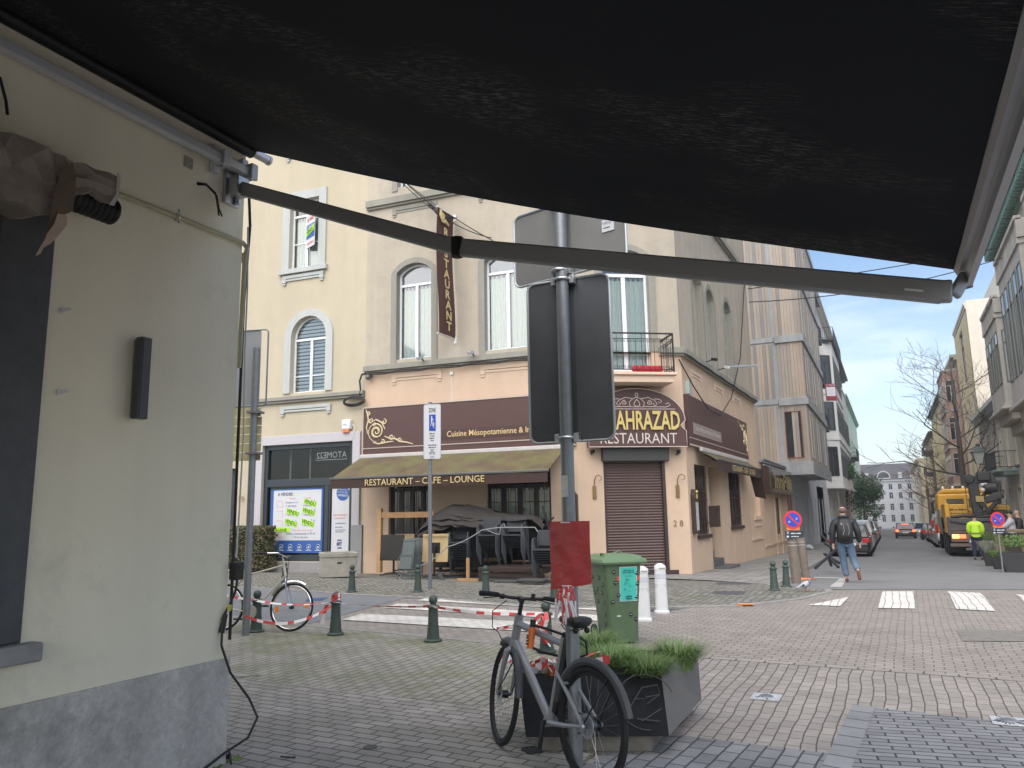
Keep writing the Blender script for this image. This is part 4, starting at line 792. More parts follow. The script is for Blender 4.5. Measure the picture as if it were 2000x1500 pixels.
cpm = M('weathered_concrete', (.36, .34, .29), .9, var=.15, vs_=7, bump=.5, stain=(.22, .21, .16))
FK = frame(G(628, 1131, 0), (G(700, 1128, 0)-G(628, 1131, 0)))
ck = thing('concrete_planter', 'square weathered concrete planter standing before the shop door', 'planter', mat=FK)
m = MB(); W_ = .92
for a, b_, c_, d_ in ((0, W_, 0, .08), (0, W_, W_-.08, W_), (0, .08, .08, W_-.08), (W_-.08, W_, .08, W_-.08)): m.b(a, b_, c_, d_, .03, .62); m.b(a-.02*(a == 0), b_+.02*(b_ == W_), c_-.02*(c_ == 0), d_+.02*(d_ == W_), .55, .66)
m.b(.08, W_-.08, .08, W_-.08, .0, .1); m.build('box', cpm, ck, smooth=False, bev=.012)
m = MB(); m.b(.08, W_-.08, .08, W_-.08, .1, .55); m.build('soil', M('soil', (.06, .05, .04), .95), ck, smooth=False); m = MB(); m.b(W_/2-.06, W_/2+.06, -.006, .02, .38, .42); m.build('lifting_slot', K('black'), ck, smooth=False)
# ================================================================ OWN BUILDING, AWNING OVERHEAD, SIGN POLES
FN = frame((-4.15, 0, 0), (0, 1, 0)); UE = 4.03
own = thing('corner_building', 'cream rendered building corner close by with rough stone plinth and dark framed window', 'building', loc=(0, 0, 0))
ownw = M('old_cream_render', (.92, .85, .67), .9, var=.04, vs_=1.4, streak=.05, bump=.35, bs=55, stain=(.6, .57, .46), stn=(.56, .9))
hn = [(.6, 2.62, 1.0, 3.45, 0)]
mk(own, 'wall', FN, lambda m: (wall(m, -9, UE, -.1, 9, hn, 0, .14), m.q([(UE, 0, -.1), (UE, 14, -.1), (UE, 14, 9), (UE, 0, 9)]), m.b(-9, UE, 0, 14, 9, 9.2), m.q([(-9, 0, -.1), (-9, 14, -.1), (-9, 14, 9), (-9, 0, 9)]), m.q([(-9, 14, -.1), (UE, 14, -.1), (UE, 14, 9), (-9, 14, 9)])), ownw, smooth=False)
plm = M('rough_bluestone', (.60, .565, .525), .8, var=.22, vs_=22, streak=.25, bump=.9, bs=45, stain=(.27, .245, .225), stn=(.55, .75))
mk(own, 'plinth', FN, lambda m: (m.b(-9, UE+.025, -.03, -.002, -.1, .69), m.b(UE+.002, UE+.025, -.002, 14, -.1, .69)), plm, smooth=False, bev=.006)
ds = M('dark_stone', (.075, .078, .085), .5, var=.25, vs_=10, bump=.2)
mk(own, 'window_surround', FN, lambda m: (m.b(2.32, 2.62, -.02, .14, 1.0, 3.45), m.b(.6, .9, -.02, .14, 1.0, 3.45), m.b(.9, 2.32, -.02, .14, 3.2, 3.45)), ds, smooth=False, bev=.008)
mk(own, 'sill', FN, lambda m: m.b(.5, 2.7, -.09, .14, .9, .998), M('sill_stone', (.33, .32, .31), .75, var=.2, vs_=12, bump=.4), smooth=False, bev=.012)
wn = window(own, .9, 2.32, 1.0, 3.2, .1, fm=M('brown_frame', (.05, .025, .015), .4), fw=.07, mull=1, tr=2.4, fill='dark')
for o in [wn]+list(wn.children): o.data.transform(FN)
# fittings on the wall
def lampbox(F, u0, z0, z1, label, w_=.075, d=.085):
    t = thing('wall_lamp', label, 'wall lamp', loc=(0, 0, 0), group='slim black wall lamps'); g = M('lamp_graphite', (.06, .063, .07), .4, .2, var=.05)
    mk(t, 'body', F, lambda m: (m.b(u0, u0+w_, -d, -.03, z0, z1), m.b(u0+.01, u0+.02, -.09, -.03, z0+.01, z1-.01)), g, smooth=False, bev=.004); mk(t, 'back_plate', F, lambda m: m.b(u0+.012, u0+w_-.012, -.0295, -.002, z0+.01, z1-.01), M('lamp_side', (.16, .165, .175), .4, .3), smooth=False)
lampbox(FN, 3.17, 2.23, 2.74, 'slim black box lamp in the middle of the near cream wall')
FE = frame((-4.15, UE, 0), (-1, 0, 0))
lampbox(FE, .12, 1.98, 2.52, 'slim black box lamp round the corner of the near wall, seen edge on')
def nthing(name, label, cat, F, fn, mat, **k):
    m = MB(F); fn(m); return tag(m.build(name, mat, **k), label, cat)
nthing('conduit_pipe', 'cream painted conduit pipe sloping across the near wall to the corner', 'pipe', FN, lambda m: (m.tube([(2.3, -.03, 3.6), (3.9, -.03, 3.62), (UE-.02, -.03, 3.62), (UE+.04, -.01, 3.60), (UE+.05, .02, 3.54), (UE+.05, .03, 2.7)], .017, 10), m.tube([(UE+.05, .03, 3.57), (UE+.05, .03, 3.5)], .022, 10)), M('conduit_paint', (.5, .47, .3), .5, var=.08))
nthing('pipe_clip', 'small shiny clip holding the cream conduit pipe', 'clip', FN, lambda m: (m.tube([(3.42+.0, -.03+.024*cos(t), 3.615+.024*sin(t)) for t in [2*pi*j/12 for j in range(12)]], .005, 5, closed=True), m.ball((3.42, -.05, 3.655), .011, 6), m.ball((3.42, -.05, 3.575), .011, 6)), K('chrome'))
for i, (px, py) in enumerate(((122, 607), (116, 766))):
    u, z = FP(FN, px, py); nthing('wall_bolt', ('upper' if i == 0 else 'lower')+' white bolt stub sticking out of the near wall beside the window', 'bolt', FN, lambda m: (m.tube([(u, 0, z), (u+.012, -.06, z+.004)], .009, 8), m.tube([(u, -.002, z), (u, -.008, z)], .02, 8)), K('white_paint'))
u, z = FP(FN, 385, 357); nthing('cable_stub', 'two short black cable ends coming out of the near wall', 'cable', FN, lambda m: (m.tube([(u, 0, z), (u+.04, -.04, z-.0), (u+.1, -.07, z-.05), (u+.14, -.06, z-.15), (u+.15, -.06, z-.2)], .006, 6), m.tube([(u, 0, z-.012), (u+.04, -.045, z-.01), (u+.11, -.075, z-.07), (u+.13, -.08, z-.16), (u+.17, -.07, z-.2)], .006, 6)), K('cable'))
for i, (px, py) in enumerate(((367, 318), (430, 312))):
    u, z = FP(FN, px, py); nthing('wall_plate', 'small painted steel plate with bolts below the awning rail, '+('left' if i == 0 else 'right')+' one', 'bracket', FN, lambda m: (m.b(u-.035, u+.035, -.012, -.002, z-.04, z+.04), [m.ball((u+a, -.014, z+b_), .008, 6) for a in (-.02, .02) for b_ in (-.022, .022)]), M('painted_plate', (.4, .39, .32), .6, var=.1), bev=.003)
nthing('cable_stub', 'thin black wire curling above the wrapped bundle at the picture edge', 'cable', FN, lambda m: m.tube([(2.15, -.05, 4.0), (2.22, -.06, 3.97), (2.26, -.06, 3.86), (2.27, -.07, 3.78)], .008, 6), K('cable'))
# wrapped bundle above the window
pap = M('brown_wrap', (.30, .25, .205), .7, var=.25, vs_=9, bump=.6, bs=18, stain=(.44, .41, .38), stn=(.5, .7))
wb = thing('wrapped_box', 'crumpled brown paper and plastic wrapped round a box over the near window', 'wrapped box', loc=(0, 0, 0))
def wq(px, py, y): u, z = FP(FN, px, py, y); return (u, z)
def wrap(m):
    st = [(-160, 170, 392), (-110, 190, 388), (-60, 218, 384), (-25, 238, 388), (5, 256, 390), (30, 262, 396), (62, 274, 404), (90, 286, 422), (112, 297, 420), (130, 308, 410), (146, 318, 386), (165, 322, 378), (186, 330, 380), (210, 336, 396), (231, 345, 400)]
    rr = random.Random(5); vs = []; rows = 7
    for k, (x, t_, b_) in enumerate(st):
        u, z1 = wq(x, t_, -.28); _, z0 = wq(x, b_, -.28); last = k >= len(st)-2
        sec = [(-.004, z1+.02), (-.16, z1+.025)]+[(-.28, z1+(z0-z1)*j/(rows-3)) for j in range(rows-2)]+[(-.14, z0+.005), (-.004, z0+.02)]
        for n_, (yy, zz) in enumerate(sec):
            a = .0 if n_ in (0, len(sec)-1) else .022; vs.append((u+rr.uniform(-.01, .01), min(-.004, yy+rr.uniform(-a, a)), zz+rr.uniform(-a, a)*.5*(0 if last else 1)))
    n = rows+2; fs = []
    for i in range(len(st)-1):
        for j in range(n-1):
            a, b_, c_, d_ = i*n+j, (i+1)*n+j, (i+1)*n+j+1, i*n+j+1
            fs += [(a, b_, c_), (a, c_, d_)] if (i+j) % 2 else [(a, b_, d_), (b_, c_, d_)]
    fs.append(tuple((len(st)-1)*n+j for j in range(n))); m.add(vs, fs)
mk(wb, 'paper_wrap', FN, wrap, pap, smooth=False)
def poly_(pts, y, th=.004): return lambda m: m.prism([wq(px, py, y) for px, py in pts], y-th, y)
mk(wb, 'torn_flap', FN, poly_([(141, 316), (148, 345), (146, 372), (142, 412), (122, 421), (104, 462), (84, 480), (96, 432), (106, 372), (122, 330)], -.31), M('brown_wrap_dark', (.17, .125, .09), .8, var=.2, vs_=8), smooth=False)
mk(wb, 'torn_flap', FN, poly_([(112, 417), (130, 421), (130, 440), (112, 462), (98, 476), (84, 484), (78, 496), (69, 500), (76, 486), (86, 470), (92, 456), (106, 436)], -.325), M('pale_torn_paper', (.6, .47, .37), .8, var=.15, vs_=14), smooth=False)
mk(wb, 'white_edge', FN, poly_([(229, 336), (235, 342), (231, 385), (222, 402), (212, 400), (226, 380)], -.29), M('white_tear', (.6, .58, .55), .8, var=.1), smooth=False)
cu0, cz0 = wq(172, 398, -.16)
mk(wb, 'roller_tube', FN, lambda m: [m.lathe([(.002, u), (.072, u), (.078, u+.014), (.078, u+.02), (.072, u+.03)], (0, -.17, cz0), 20, ax='x') for u in [cu0-.25+.034*k for k in range(12)]], K('black'), ang=30)
# cables and plugs down the corner
def wcab(label, pts, r=.007, mat=None, nm='hanging_cable'): return cable(nm, pts, r, label, mat=mat)
E0 = Vector((-4.12, UE, 0))
wcab('thin white cable running down the corner edge of the near wall', [(-4.11, 4.04, 3.75), (-4.10, 4.05, 3.3), (-4.12, 4.07, 2.8), (-4.10, 4.07, 2.2), (-4.11, 4.07, 1.7), (-4.12, 4.07, 1.35)], .006, M('cable_white', (.6, .6, .56), .5))
wcab('bundle of black cables behind the near wall corner', [(-4.17, 4.09, 4.1), (-4.17, 4.12, 3.8), (-4.18, 4.1, 3.2), (-4.17, 4.09, 2.4), (-4.17, 4.09, 1.4), (-4.16, 4.08, .8)], .011)
wcab('black cable hanging to the ground from the socket and plug at the corner', [(-4.11, 4.09, 1.28), (-4.115, 4.07, 1.12), (-4.13, 3.98, .95), (-4.12, 3.97, .78), (-4.08, 4.02, .6), (-4.0, 4.12, .42), (-3.95, 4.15, .3), (-3.98, 4.1, .18), (-4.08, 4.0, .1), (-4.1, 3.85, .04), (-3.98, 3.7, .03), (-3.8, 3.6, .03)], .0085)
nthing('socket_box', 'small black socket box on the corner edge of the near wall', 'socket', None, lambda m: (m.b(-4.16, -4.09, 4.045, 4.12, 1.2, 1.32), m.b(-4.115, -4.085, 4.06, 4.1, 1.26, 1.3)), K('black'), smooth=False, bev=.008)
nthing('cable_connector', 'black inline plug with yellow collar on the hanging cable', 'connector', None, lambda m: (m.tube([(-4.125, 4.0, .98), (-4.13, 3.975, .86)], [.016, .02], 8), m.tube([(-4.118, 4.03, 1.04), (-4.12, 4.02, 1.0)], .016, 8, 1)), [K('black'), M('yellow_tape', (.6, .5, .08), .5)])
gp = G(250, 1497)
nthing('extension_reel', 'green plastic tool box top at the bottom edge beside the plinth', 'box', None, lambda m: (m.b(gp.x-.18, gp.x+.14, gp.y-.3, gp.y-.04, .0, .09), m.tube([(gp.x-.02, gp.y-.1, .09), (gp.x-.02, gp.y-.12, .16), (gp.x+.08, gp.y-.1, .15), (gp.x+.14, gp.y-.08, .05)], .012, 6, 1)), [M('plastic_green', (.02, .32, .1), .4), K('black')], bev=.01)
g2 = G(430, 1492)
nthing('yellow_plug', 'yellow and grey cable plug lying on the pavers at the wall foot', 'plug', None, lambda m: (m.tube([(g2.x-.05, g2.y-.03, .05), (g2.x+.03, g2.y+.0, .05)], .025, 10), m.tube([(g2.x+.03, g2.y, .05), (g2.x+.07, g2.y+.02, .05)], .018, 10, 1), m.tube([(g2.x+.06, g2.y, .05), (g2.x+.13, g2.y-.05, .1), (g2.x+.2, g2.y-.1, .05)], .007, 6, 1)), [M('plug_yellow', (.7, .4, .05), .5), K('black')])
# ---------------------------------------------------------------- the big awning overhead
aws = thing('terrace_awning', 'large dark folding arm awning stretched overhead from the near wall', 'awning', loc=(0, 0, 0))
YE = 4.05; xr, zr = -4.1, 4.37; xf, zf = .365, 2.72
def fab_mat():
    m = bpy.data.materials.new('awning_fabric'); MATS['awning_fabric'] = m; m.use_nodes = True; nt = m.node_tree; N = nt.nodes; L = nt.links; p = N['Principled BSDF']
    p.inputs['Roughness'].default_value = .85; p.inputs['Specular IOR Level'].default_value = .2
    g = N.new("ShaderNodeNewGeometry"); mp = N.new("ShaderNodeMapping"); mp.inputs['Scale'].default_value = (14, 120, 14); mp.inputs['Rotation'].default_value = (0, 0, radians(4)); L.new(g.outputs['Position'], mp.inputs[0])
    n = N.new("ShaderNodeTexNoise"); n.inputs['Scale'].default_value = 1; n.inputs['Detail'].default_value = 5; n.inputs['Roughness'].default_value = .8; L.new(mp.outputs[0], n.inputs['Vector'])
    n2 = N.new("ShaderNodeTexNoise"); n2.inputs['Scale'].default_value = 1.1; n2.inputs['Detail'].default_value = 3; L.new(g.outputs['Position'], n2.inputs['Vector'])
    mu = N.new("ShaderNodeMath"); mu.operation = 'MULTIPLY'; r2 = N.new("ShaderNodeMapRange"); r2.inputs[1].default_value = .45; r2.inputs[2].default_value = .65; r2.inputs[3].default_value = 0; r2.inputs[4].default_value = 1; L.new(n2.outputs[0], r2.inputs[0])
    r = N.new("ShaderNodeMapRange"); r.inputs[1].default_value = .52; r.inputs[2].default_value = .8; L.new(n.outputs[0], r.inputs[0]); L.new(r.outputs[0], mu.inputs[0]); L.new(r2.outputs[0], mu.inputs[1])
    mi = N.new("ShaderNodeMix"); mi.data_type = 'RGBA'; mi.inputs['A'].default_value = (.014, .016, .02, 1); mi.inputs['B'].default_value = (.48, .43, .38, 1); L.new(mu.outputs[0], mi.inputs['Factor']); L.new(mi.outputs['Result'], p.inputs['Base Color'])
    b = N.new("ShaderNodeBump"); b.inputs['Strength'].default_value = .35; b.inputs['Distance'].default_value = .004; L.new(n.outputs[0], b.inputs['Height']); L.new(b.outputs[0], p.inputs['Normal'])
    return m
def fabric(m):
    nu, nv = 40, 24; vs = []
    for t in (0, -.004):
        for i in range(nu+1):
            y = YE-8.5*i/nu
            for j in range(nv+1):
                s = j/nv; x = xr+(xf-xr)*s; edge = math.exp(-((YE-y)/.35)); sag = .035*sin(pi*s)+.055*sin(pi*min(1, s*1.0))*edge*.6
                vs.append((x, y, zr+(zf-zr)*s-sag+.004*sin(y*9+s*4)+t))
    k = (nu+1)*(nv+1); fs = []
    for i in range(nu):
        for j in range(nv): a = i*(nv+1)+j; f = (a, a+1, a+nv+2, a+nv+1); fs.append(f); fs.append(tuple(q+k for q in f[::-1]))
    m.add(vs, fs)
mk(aws, 'fabric', None, fabric, fab_mat())
mk(aws, 'roller', None, lambda m: m.tube([(-4.095, YE-8.5, 4.34), (-4.095, YE-.02, 4.34)], .05, 16), K('black'))
mk(aws, 'roller_end', None, lambda m: (m.tube([(-4.09, YE-.02, 4.34), (-4.07, YE+.12, 4.33)], .034, 14), m.lathe([(.002, 0), (.038, 0), (.038, .02), (.002, .02)], (-4.07, YE+.12, 4.33), 14, ax='y')), K('steel'))
barm = M('bar_white_alu', (.62, .64, .66), .45, .1, var=.04)
mk(aws, 'torsion_bar', None, lambda m: m.b(-4.09, -4.03, YE-8.5, 4.02, 4.11, 4.17), barm, smooth=False, bev=.006)
for yy in (3.72, 3.98): mk(aws, 'wall_bracket', None, lambda m: (m.b(-4.148, -4.1, yy-.03, yy+.03, 4.05, 4.26), m.b(-4.1, -4.015, yy-.03, yy-.02, 4.09, 4.2), m.b(-4.1, -4.015, yy+.02, yy+.03, 4.09, 4.2), m.b(-4.03, -4.0, yy-.03, yy+.03, 4.08, 4.2)), barm, smooth=False, bev=.004)
mk(aws, 'shoulder_bracket', None, lambda m: (m.b(-4.148, -4.12, 3.82, 3.96, 3.87, 4.12), m.b(-4.12, -4.02, 3.84, 3.95, 3.93, 4.07), m.tube([(-4.1, 3.92, 3.88), (-4.1, 3.92, 4.12)], .02, 10)), K('steel'), bev=.006)
graph = M('arm_graphite', (.32, .32, .32), .45, .35, var=.06, vs_=3)
sh = Vector((-4.08, 3.9, 4.0)); el = onY(893, 483, 3.86); tip = onY(1843, 571, 3.95)
mk(aws, 'upper_arm', None, lambda m: m.bar(sh, el, .05, .1), graph, bev=.012)
mk(aws, 'forearm', None, lambda m: m.bar(el+(tip-el).normalized()*.03, tip, .055, .108), graph, bev=.012)
mk(aws, 'elbow_joint', None, lambda m: (m.lathe([(.002, -.06), (.038, -.06), (.038, .06), (.002, .06)], tuple(el), 16), m.lathe([(.002, -.066), (.02, -.066), (.02, .066), (.002, .066)], tuple(el), 10)), K('black'))
mk(aws, 'arm_end_cap', None, lambda m: (m.bar(tip-Vector((.02, 0, -.005)), tip+Vector((.035, .0, .0)), .056, .102), m.bar(tip+Vector((.04, 0, -.02)), (xf+.04, YE-.05, zf-.05), .03, .06)), graph, bev=.01)
mk(aws, 'arm_sticker', None, lambda m: m.bar(el.lerp(tip, .945)+Vector((-.02, -.029, -.005)), el.lerp(tip, .975)+Vector((-.02, -.029, -.005)), .003, .01), K('white_paint'), smooth=False)
fbm = M('front_bar_grey', (.36, .365, .38), .4, .35, var=.04)
def fbar(m):
    prof = [(xf-.005, zf+.015), (xf+.015, zf-.03), (xf+.035, zf-.032), (xf+.04, zf-.05), (xf+.042, zf-.09), (xf+.07, zf-.085), (xf+.08, zf+.03), (xf+.05, zf+.04)]
    n = len(prof); vs = [(x, YE+.03, z) for x, z in prof]+[(x, YE-8.5, z) for x, z in prof]; m.add(vs, [(i, (i+1) % n, (i+1) % n+n, i+n) for i in range(n)]+[tuple(range(n)), tuple(range(2*n-1, n-1, -1))])
mk(aws, 'front_bar', None, fbar, fbm, smooth=False)
mk(aws, 'front_bar_end', None, lambda m: m.prism([(xf+.0, zf+.01), (xf+.04, zf-.06), (xf+.044, zf-.095), (xf+.073, zf-.09), (xf+.083, zf+.035), (xf+.05, zf+.045)], YE+.03, YE+.036), M('endcap', (.15, .155, .16), .5), smooth=False)
mk(aws, 'bar_lip', None, lambda m: m.b(xf+.078, xf+.088, YE-8.5, YE+.03, zf-.0, zf+.03), M('lip_pale', (.5, .52, .54), .4), smooth=False)
# ---------------------------------------------------------------- sign poles
def rplate(F, x0, x1, z0, z1, y, r=.06, th=.012, n=5):       # rounded rectangle plate
    pts = []
    for cx, cz, a in ((x1-r, z0+r, -pi/2), (x1-r, z1-r, 0), (x0+r, z1-r, pi/2), (x0+r, z0+r, pi)): pts += [(cx+r*cos(a+pi/2*i/n), cz+r*sin(a+pi/2*i/n)) for i in range(n+1)]
    return pts
pole = thing('traffic_sign_pole', 'galvanised pole carrying two large grey sign backs between bike and planter', 'sign pole', loc=(-1.9, 4.75, 0))
mk(pole, 'pole', None, lambda m: (m.tube([(0, 0, 0), (0, 0, 3.85)], .044, 20), m.lathe([(.09, .0), (.09, .012), (.05, .02)], (0, 0, 0), 16)), K('galv'))
FQ = frame((-1.9, 4.82, 0), (1, 0, 0)); FQ2 = frame((-1.9, 4.82, 0), (.97, -.243, 0))
sb_ = M('sign_back_grey', (.085, .09, .1), .45, .15, var=.16, vs_=4, stain=(.10, .105, .11), stn=(.6, .75)); sb2 = M('sign_back_mid', (.2, .2, .2), .5, .1, var=.12, vs_=4, stain=(.18, .185, .19), stn=(.6, .75)); edg = M('sign_edge', (.42, .46, .47), .4, .5, var=.05)
O_ = Matrix.Translation((1.9, -4.75, 0))
def plate(F, pxl, pxr, pyt, pyb, nm, label, mt, y=0.0):
    x0 = FX(F, pxl, (pyt+pyb)/2); x1 = FX(F, pxr, (pyt+pyb)/2); z1 = FZ(F, 1110, pyt); z0 = FZ(F, 1110, pyb); pts = rplate(F, x0, x1, z0, z1, y)
    o = mk(pole, nm, O_@F, lambda m: m.prism(pts, y-.004, y), mt, smooth=False); o['label'] = label
    mk(o, 'rim', O_@F, lambda m: m.tube([(a, y-.008, b_) for a, b_ in pts], .009, 6, closed=True), edg)
    def sp(m):
        m.b(-.075, -.055, y-.009, y-.005, z0+.04, z1-.04); m.b(.055, .075, y-.009, y-.005, z0+.04, z1-.04)
    mk(o, 'rail', O_@F, sp, mt, smooth=False, bev=.003)
    for zz in (z0+.02, z1-.02): mk(o, 'clamp', O_@F, lambda m: (m.tube([(.052*cos(t), -.07+.052*sin(t), zz) for t in [2*pi*i/16 for i in range(16)]], .012, 6, closed=True), m.b(-.085, -.05, -.075, -.02, zz-.03, zz+.03), m.b(.05, .085, -.075, -.02, zz-.03, zz+.03)), K('steel'), bev=.002)
    return o
plate(FQ, 1034, 1196, 546, 863, 'sign_plate', 'taller dark grey sign back, lower one', sb_)
plate(FQ2, 1006, 1224, 392, 538, 'sign_plate', 'wider lighter grey sign back, upper one', sb2, .0)
sx0, sz0 = FP(FQ2, 1188, 440); mk(pole, 'sticker', O_@FQ2, lambda m: (m.b(sx0-.045, sx0+.05, -.012, -.006, sz0-.045, sz0+.04),), wht, smooth=False)
mk(pole, 'lettering', O_@FQ2, lambda m: (m.text('TrafiRoad', sx0-.04, sz0+.008, .017, w=.07, y=-.016, ext=.002), m.b(sx0-.03, sx0+.02, -.015, -.013, sz0-.02, sz0-.015)), navy, smooth=False)
mk(pole, 'paper_label', None, lambda m: m.add([(-.03, -.046, 1.72-.0), (.02, -.046, 1.72), (.02, -.046, 1.86), (-.03, -.046, 1.86)], [(0, 1, 2, 3)]), M('white_label', (.6, .6, .58), .5, var=.2, vs_=40), smooth=False)
# red plastic sheet and tape knot on the pole
FP1 = frame((-1.9, 4.68, 0), (.9, .438, 0)); a0, a1 = FX(FP1, 1075, 1080), FX(FP1, 1154, 1080); z0, z1 = FZ(FP1, 1113, 1148), FZ(FP1, 1113, 1018)
rs = M('red_plastic', (.36, .015, .013), .3, var=.15, vs_=7, bump=.35, bs=18, stain=(.26, .03, .025), stn=(.55, .75))
def redsheet(m):
    n = 12; vs = []
    for j in range(9):
        z = z0+(z1-z0)*j/8
        for i in range(n+1):
            u = a0+(a1-a0)*i/n; fold = .12*abs(u-.0); vs.append((u+.002*sin(j*.9), fold+.002*sin(u*40+j), z+(.012*u/.1 if j == 0 else 0)))
    m.add(vs, [(j*(n+1)+i, j*(n+1)+i+1, (j+1)*(n+1)+i+1, (j+1)*(n+1)+i) for j in range(8) for i in range(n)])
    m.b(-.03, .03, -.012, -.004, z1-.01, z1-.004, 1); m.b(-.03, .03, -.012, -.004, z0+.01, z0+.016, 1)
t = MB(FP1); redsheet(t); tag(t.build('red_notice_sheet', [rs, K('tape_white')]), 'crinkled red plastic sheet tied round the middle of the sign pole', 'notice')
def ribbon(m, pts, wd, seg=.18, up=Vector((0, 0, 1)), twist=0.0, ph=0.0):
    pts = [Vector(p) for p in pts]; L_ = ph; prev = None
    for i in range(len(pts)-1):
        a, b_ = pts[i], pts[i+1]; n = max(1, int((b_-a).length/(seg/2)))
        for k in range(n):
            p = a.lerp(b_, k/n); q = a.lerp(b_, (k+1)/n); t = (q-p).normalized(); ang = twist*L_
            u = up.cross(t).normalized(); v0 = (up*cos(ang)+u*sin(ang))*wd/2; L2 = L_+(q-p).length; ang2 = twist*L2; v1 = (up*cos(ang2)+u*sin(ang2))*wd/2
            if prev is not None: v0 = prev
            m.add([p-v0, q-v1, q+v1, p+v0], [(0, 1, 2, 3)], int(L_/seg) % 2); L_ = L2; prev = v1
TM = [K('tape_red'), K('tape_white')]
m = MB(); rr = random.Random(11)
for i in range(40):
    a = rr.uniform(-.55, .55); l = rr.uniform(.1, .24); d_ = Vector((sin(a)*.45+rr.uniform(-.1, .1), -.25*rr.random(), -1)).normalized(); o_ = Vector((-1.9+rr.uniform(-.04, .04), 4.68, 1.16))
    ribbon(m, [o_, o_+d_*l*.5+Vector((.02*sin(i), -.02, .02)), o_+d_*l], .011, .17, up=Vector((1, .4, 0)).normalized(), ph=rr.random()*.2)
tag(m.build('tape_knot', TM), 'knotted bunch of red and white barrier tape hanging below the red sheet', 'barrier tape')
# left pole with signs seen from behind
pl = thing('traffic_sign_pole', 'galvanised pole with a pale yellow board at the left bicycle', 'sign pole', loc=(-8.23, 8.36, 0))
mk(pl, 'pole', None, lambda m: m.tube([(0, 0, 0), (0, 0, 4.1)], .05, 18), K('galv'))
FZL = frame((-8.23, 8.45, 0), (.96, .28, 0)); OL = Matrix.Translation((8.23, -8.36, 0))
zt, zm = FZ(FZL, 500, 645), FZ(FZL, 500, 793); x1 = FX(FZL, 523, 700)
o = mk(pl, 'sign_plate', OL@FZL, lambda m: m.prism(rplate(None, -.75, .0, zm, zt, 0, .05), -.004, 0), M('sign_back_pale', (.4, .42, .45), .4, .2, var=.05), smooth=False); mk(o, 'rim', OL@FZL, lambda m: m.tube([(a, -.006, b_) for a, b_ in rplate(None, -.75, x1, zm, zt, 0, .05)], .012, 6, closed=True), K('galv'))
zt, zm = FZ(FZL, 500, 797), FZ(FZL, 500, 900); xa = FX(FZL, 511, 850)
def yb(m):
    n = 6
    for i in range(n): m.b(-.5, xa-.004*(i == 0)-.02*(i == n-1), -.012, 0, zm+(zt-zm)*i/n+.004, zm+(zt-zm)*(i+1)/n-.004)
o = mk(pl, 'board', OL@FZL, yb, M('yellow_board', (.55, .49, .27), .6, var=.12, stain=(.4, .35, .2), stn=(.55, .75)), smooth=False, bev=.004)
mk(o, 'clamp', OL@FZL, lambda m: [m.b(-.1, .1, -.17, -.012, z-.015, z+.015) for z in (zm+.1, zt-.08)], K('galv'), smooth=False)
# zone sign
zp = G(840, 1152); zs = thing('zone_sign', 'narrow white ZONE pedestrian sign on a galvanised pole before the terrace', 'sign', loc=tuple(zp))
FZS = frame((zp.x, zp.y-.05, 0), (.94, .34, 0)); OZ = Matrix.Translation((-zp.x, -zp.y, -zp.z))
zt, zm = FZ(FZS, 844, 790), FZ(FZS, 844, 896); xa, xb = FX(FZS, 828, 840), FX(FZS, 861, 840); cx = (xa+xb)/2
mk(zs, 'pole', None, lambda m: m.tube([(0, 0, 0), (0, 0, zt-zp.z+.06)], .045, 14), K('galv')); Hs = zt-zm
mk(zs, 'plate', OZ@FZS, lambda m: m.prism(rplate(None, xa, xb, zm, zt, 0, .04), -.02, 0), wht, smooth=False)
mk(zs, 'border', OZ@FZS, lambda m: m.tube([(a, -.02, b_) for a, b_ in rplate(None, xa, xb, zm, zt, 0, .04)], .006, 4, closed=True), K('steel'))
mk(zs, 'pictogram_panel', OZ@FZS, lambda m: m.b(cx-.07, cx+.08, -.026, -.021, zt-.49*Hs, zt-.19*Hs), M('sign_blue', (.02, .06, .4), .4), smooth=False)
def ped(m):
    for x, z, k in ((cx-.01, zt-.3*Hs, 1.0), (cx+.035, zt-.38*Hs, .62)):
        m.ball((x, -.028, z+.09*k), .016*k, 8, 0, (1, .3, 1)); m.b(x-.016*k, x+.016*k, -.031, -.027, z-.03*k, z+.07*k); m.bar((x-.008*k, -.029, z-.03*k), (x-.022*k, -.029, z-.13*k), .004, .012*k); m.bar((x+.008*k, -.029, z-.03*k), (x+.024*k, -.029, z-.13*k), .004, .012*k); m.bar((x+.014*k, -.029, z+.05*k), (x+.045*k, -.029, z-.0), .004, .01*k)
mk(zs, 'pictogram', OZ@FZS, ped, wht)
def zt_(m):
    m.text('ZONE', cx, zt-.15*Hs, .085*Hs, w=.16, y=-.025, ext=.003, al='c', bold=.01)
    for i, wd in enumerate((.13, .1, .12, .07, 0, .19, .16, .08)):
        if wd: dashes(m, cx-wd/2, zt-(.55+.042*i)*Hs, wd, .024*Hs, -.024, i, .002)
    for s in (-1, 1): m.tube([(cx+s*.04+.026*cos(t), -.024, zm+.1*Hs+.026*sin(t)) for t in [2*pi*i/10 for i in range(10)]], .004, 4, closed=True)
    m.bar((cx-.04, -.024, zm+.1*Hs), (cx, -.024, zm+.15*Hs), .004, .006); m.bar((cx+.04, -.024, zm+.1*Hs), (cx, -.024, zm+.15*Hs), .004, .006); dashes(m, cx-.05, zm+.025*Hs, .1, .02*Hs, -.024, 3, .002)
mk(zs, 'lettering', OZ@FZS, zt_, K('black'), smooth=False)
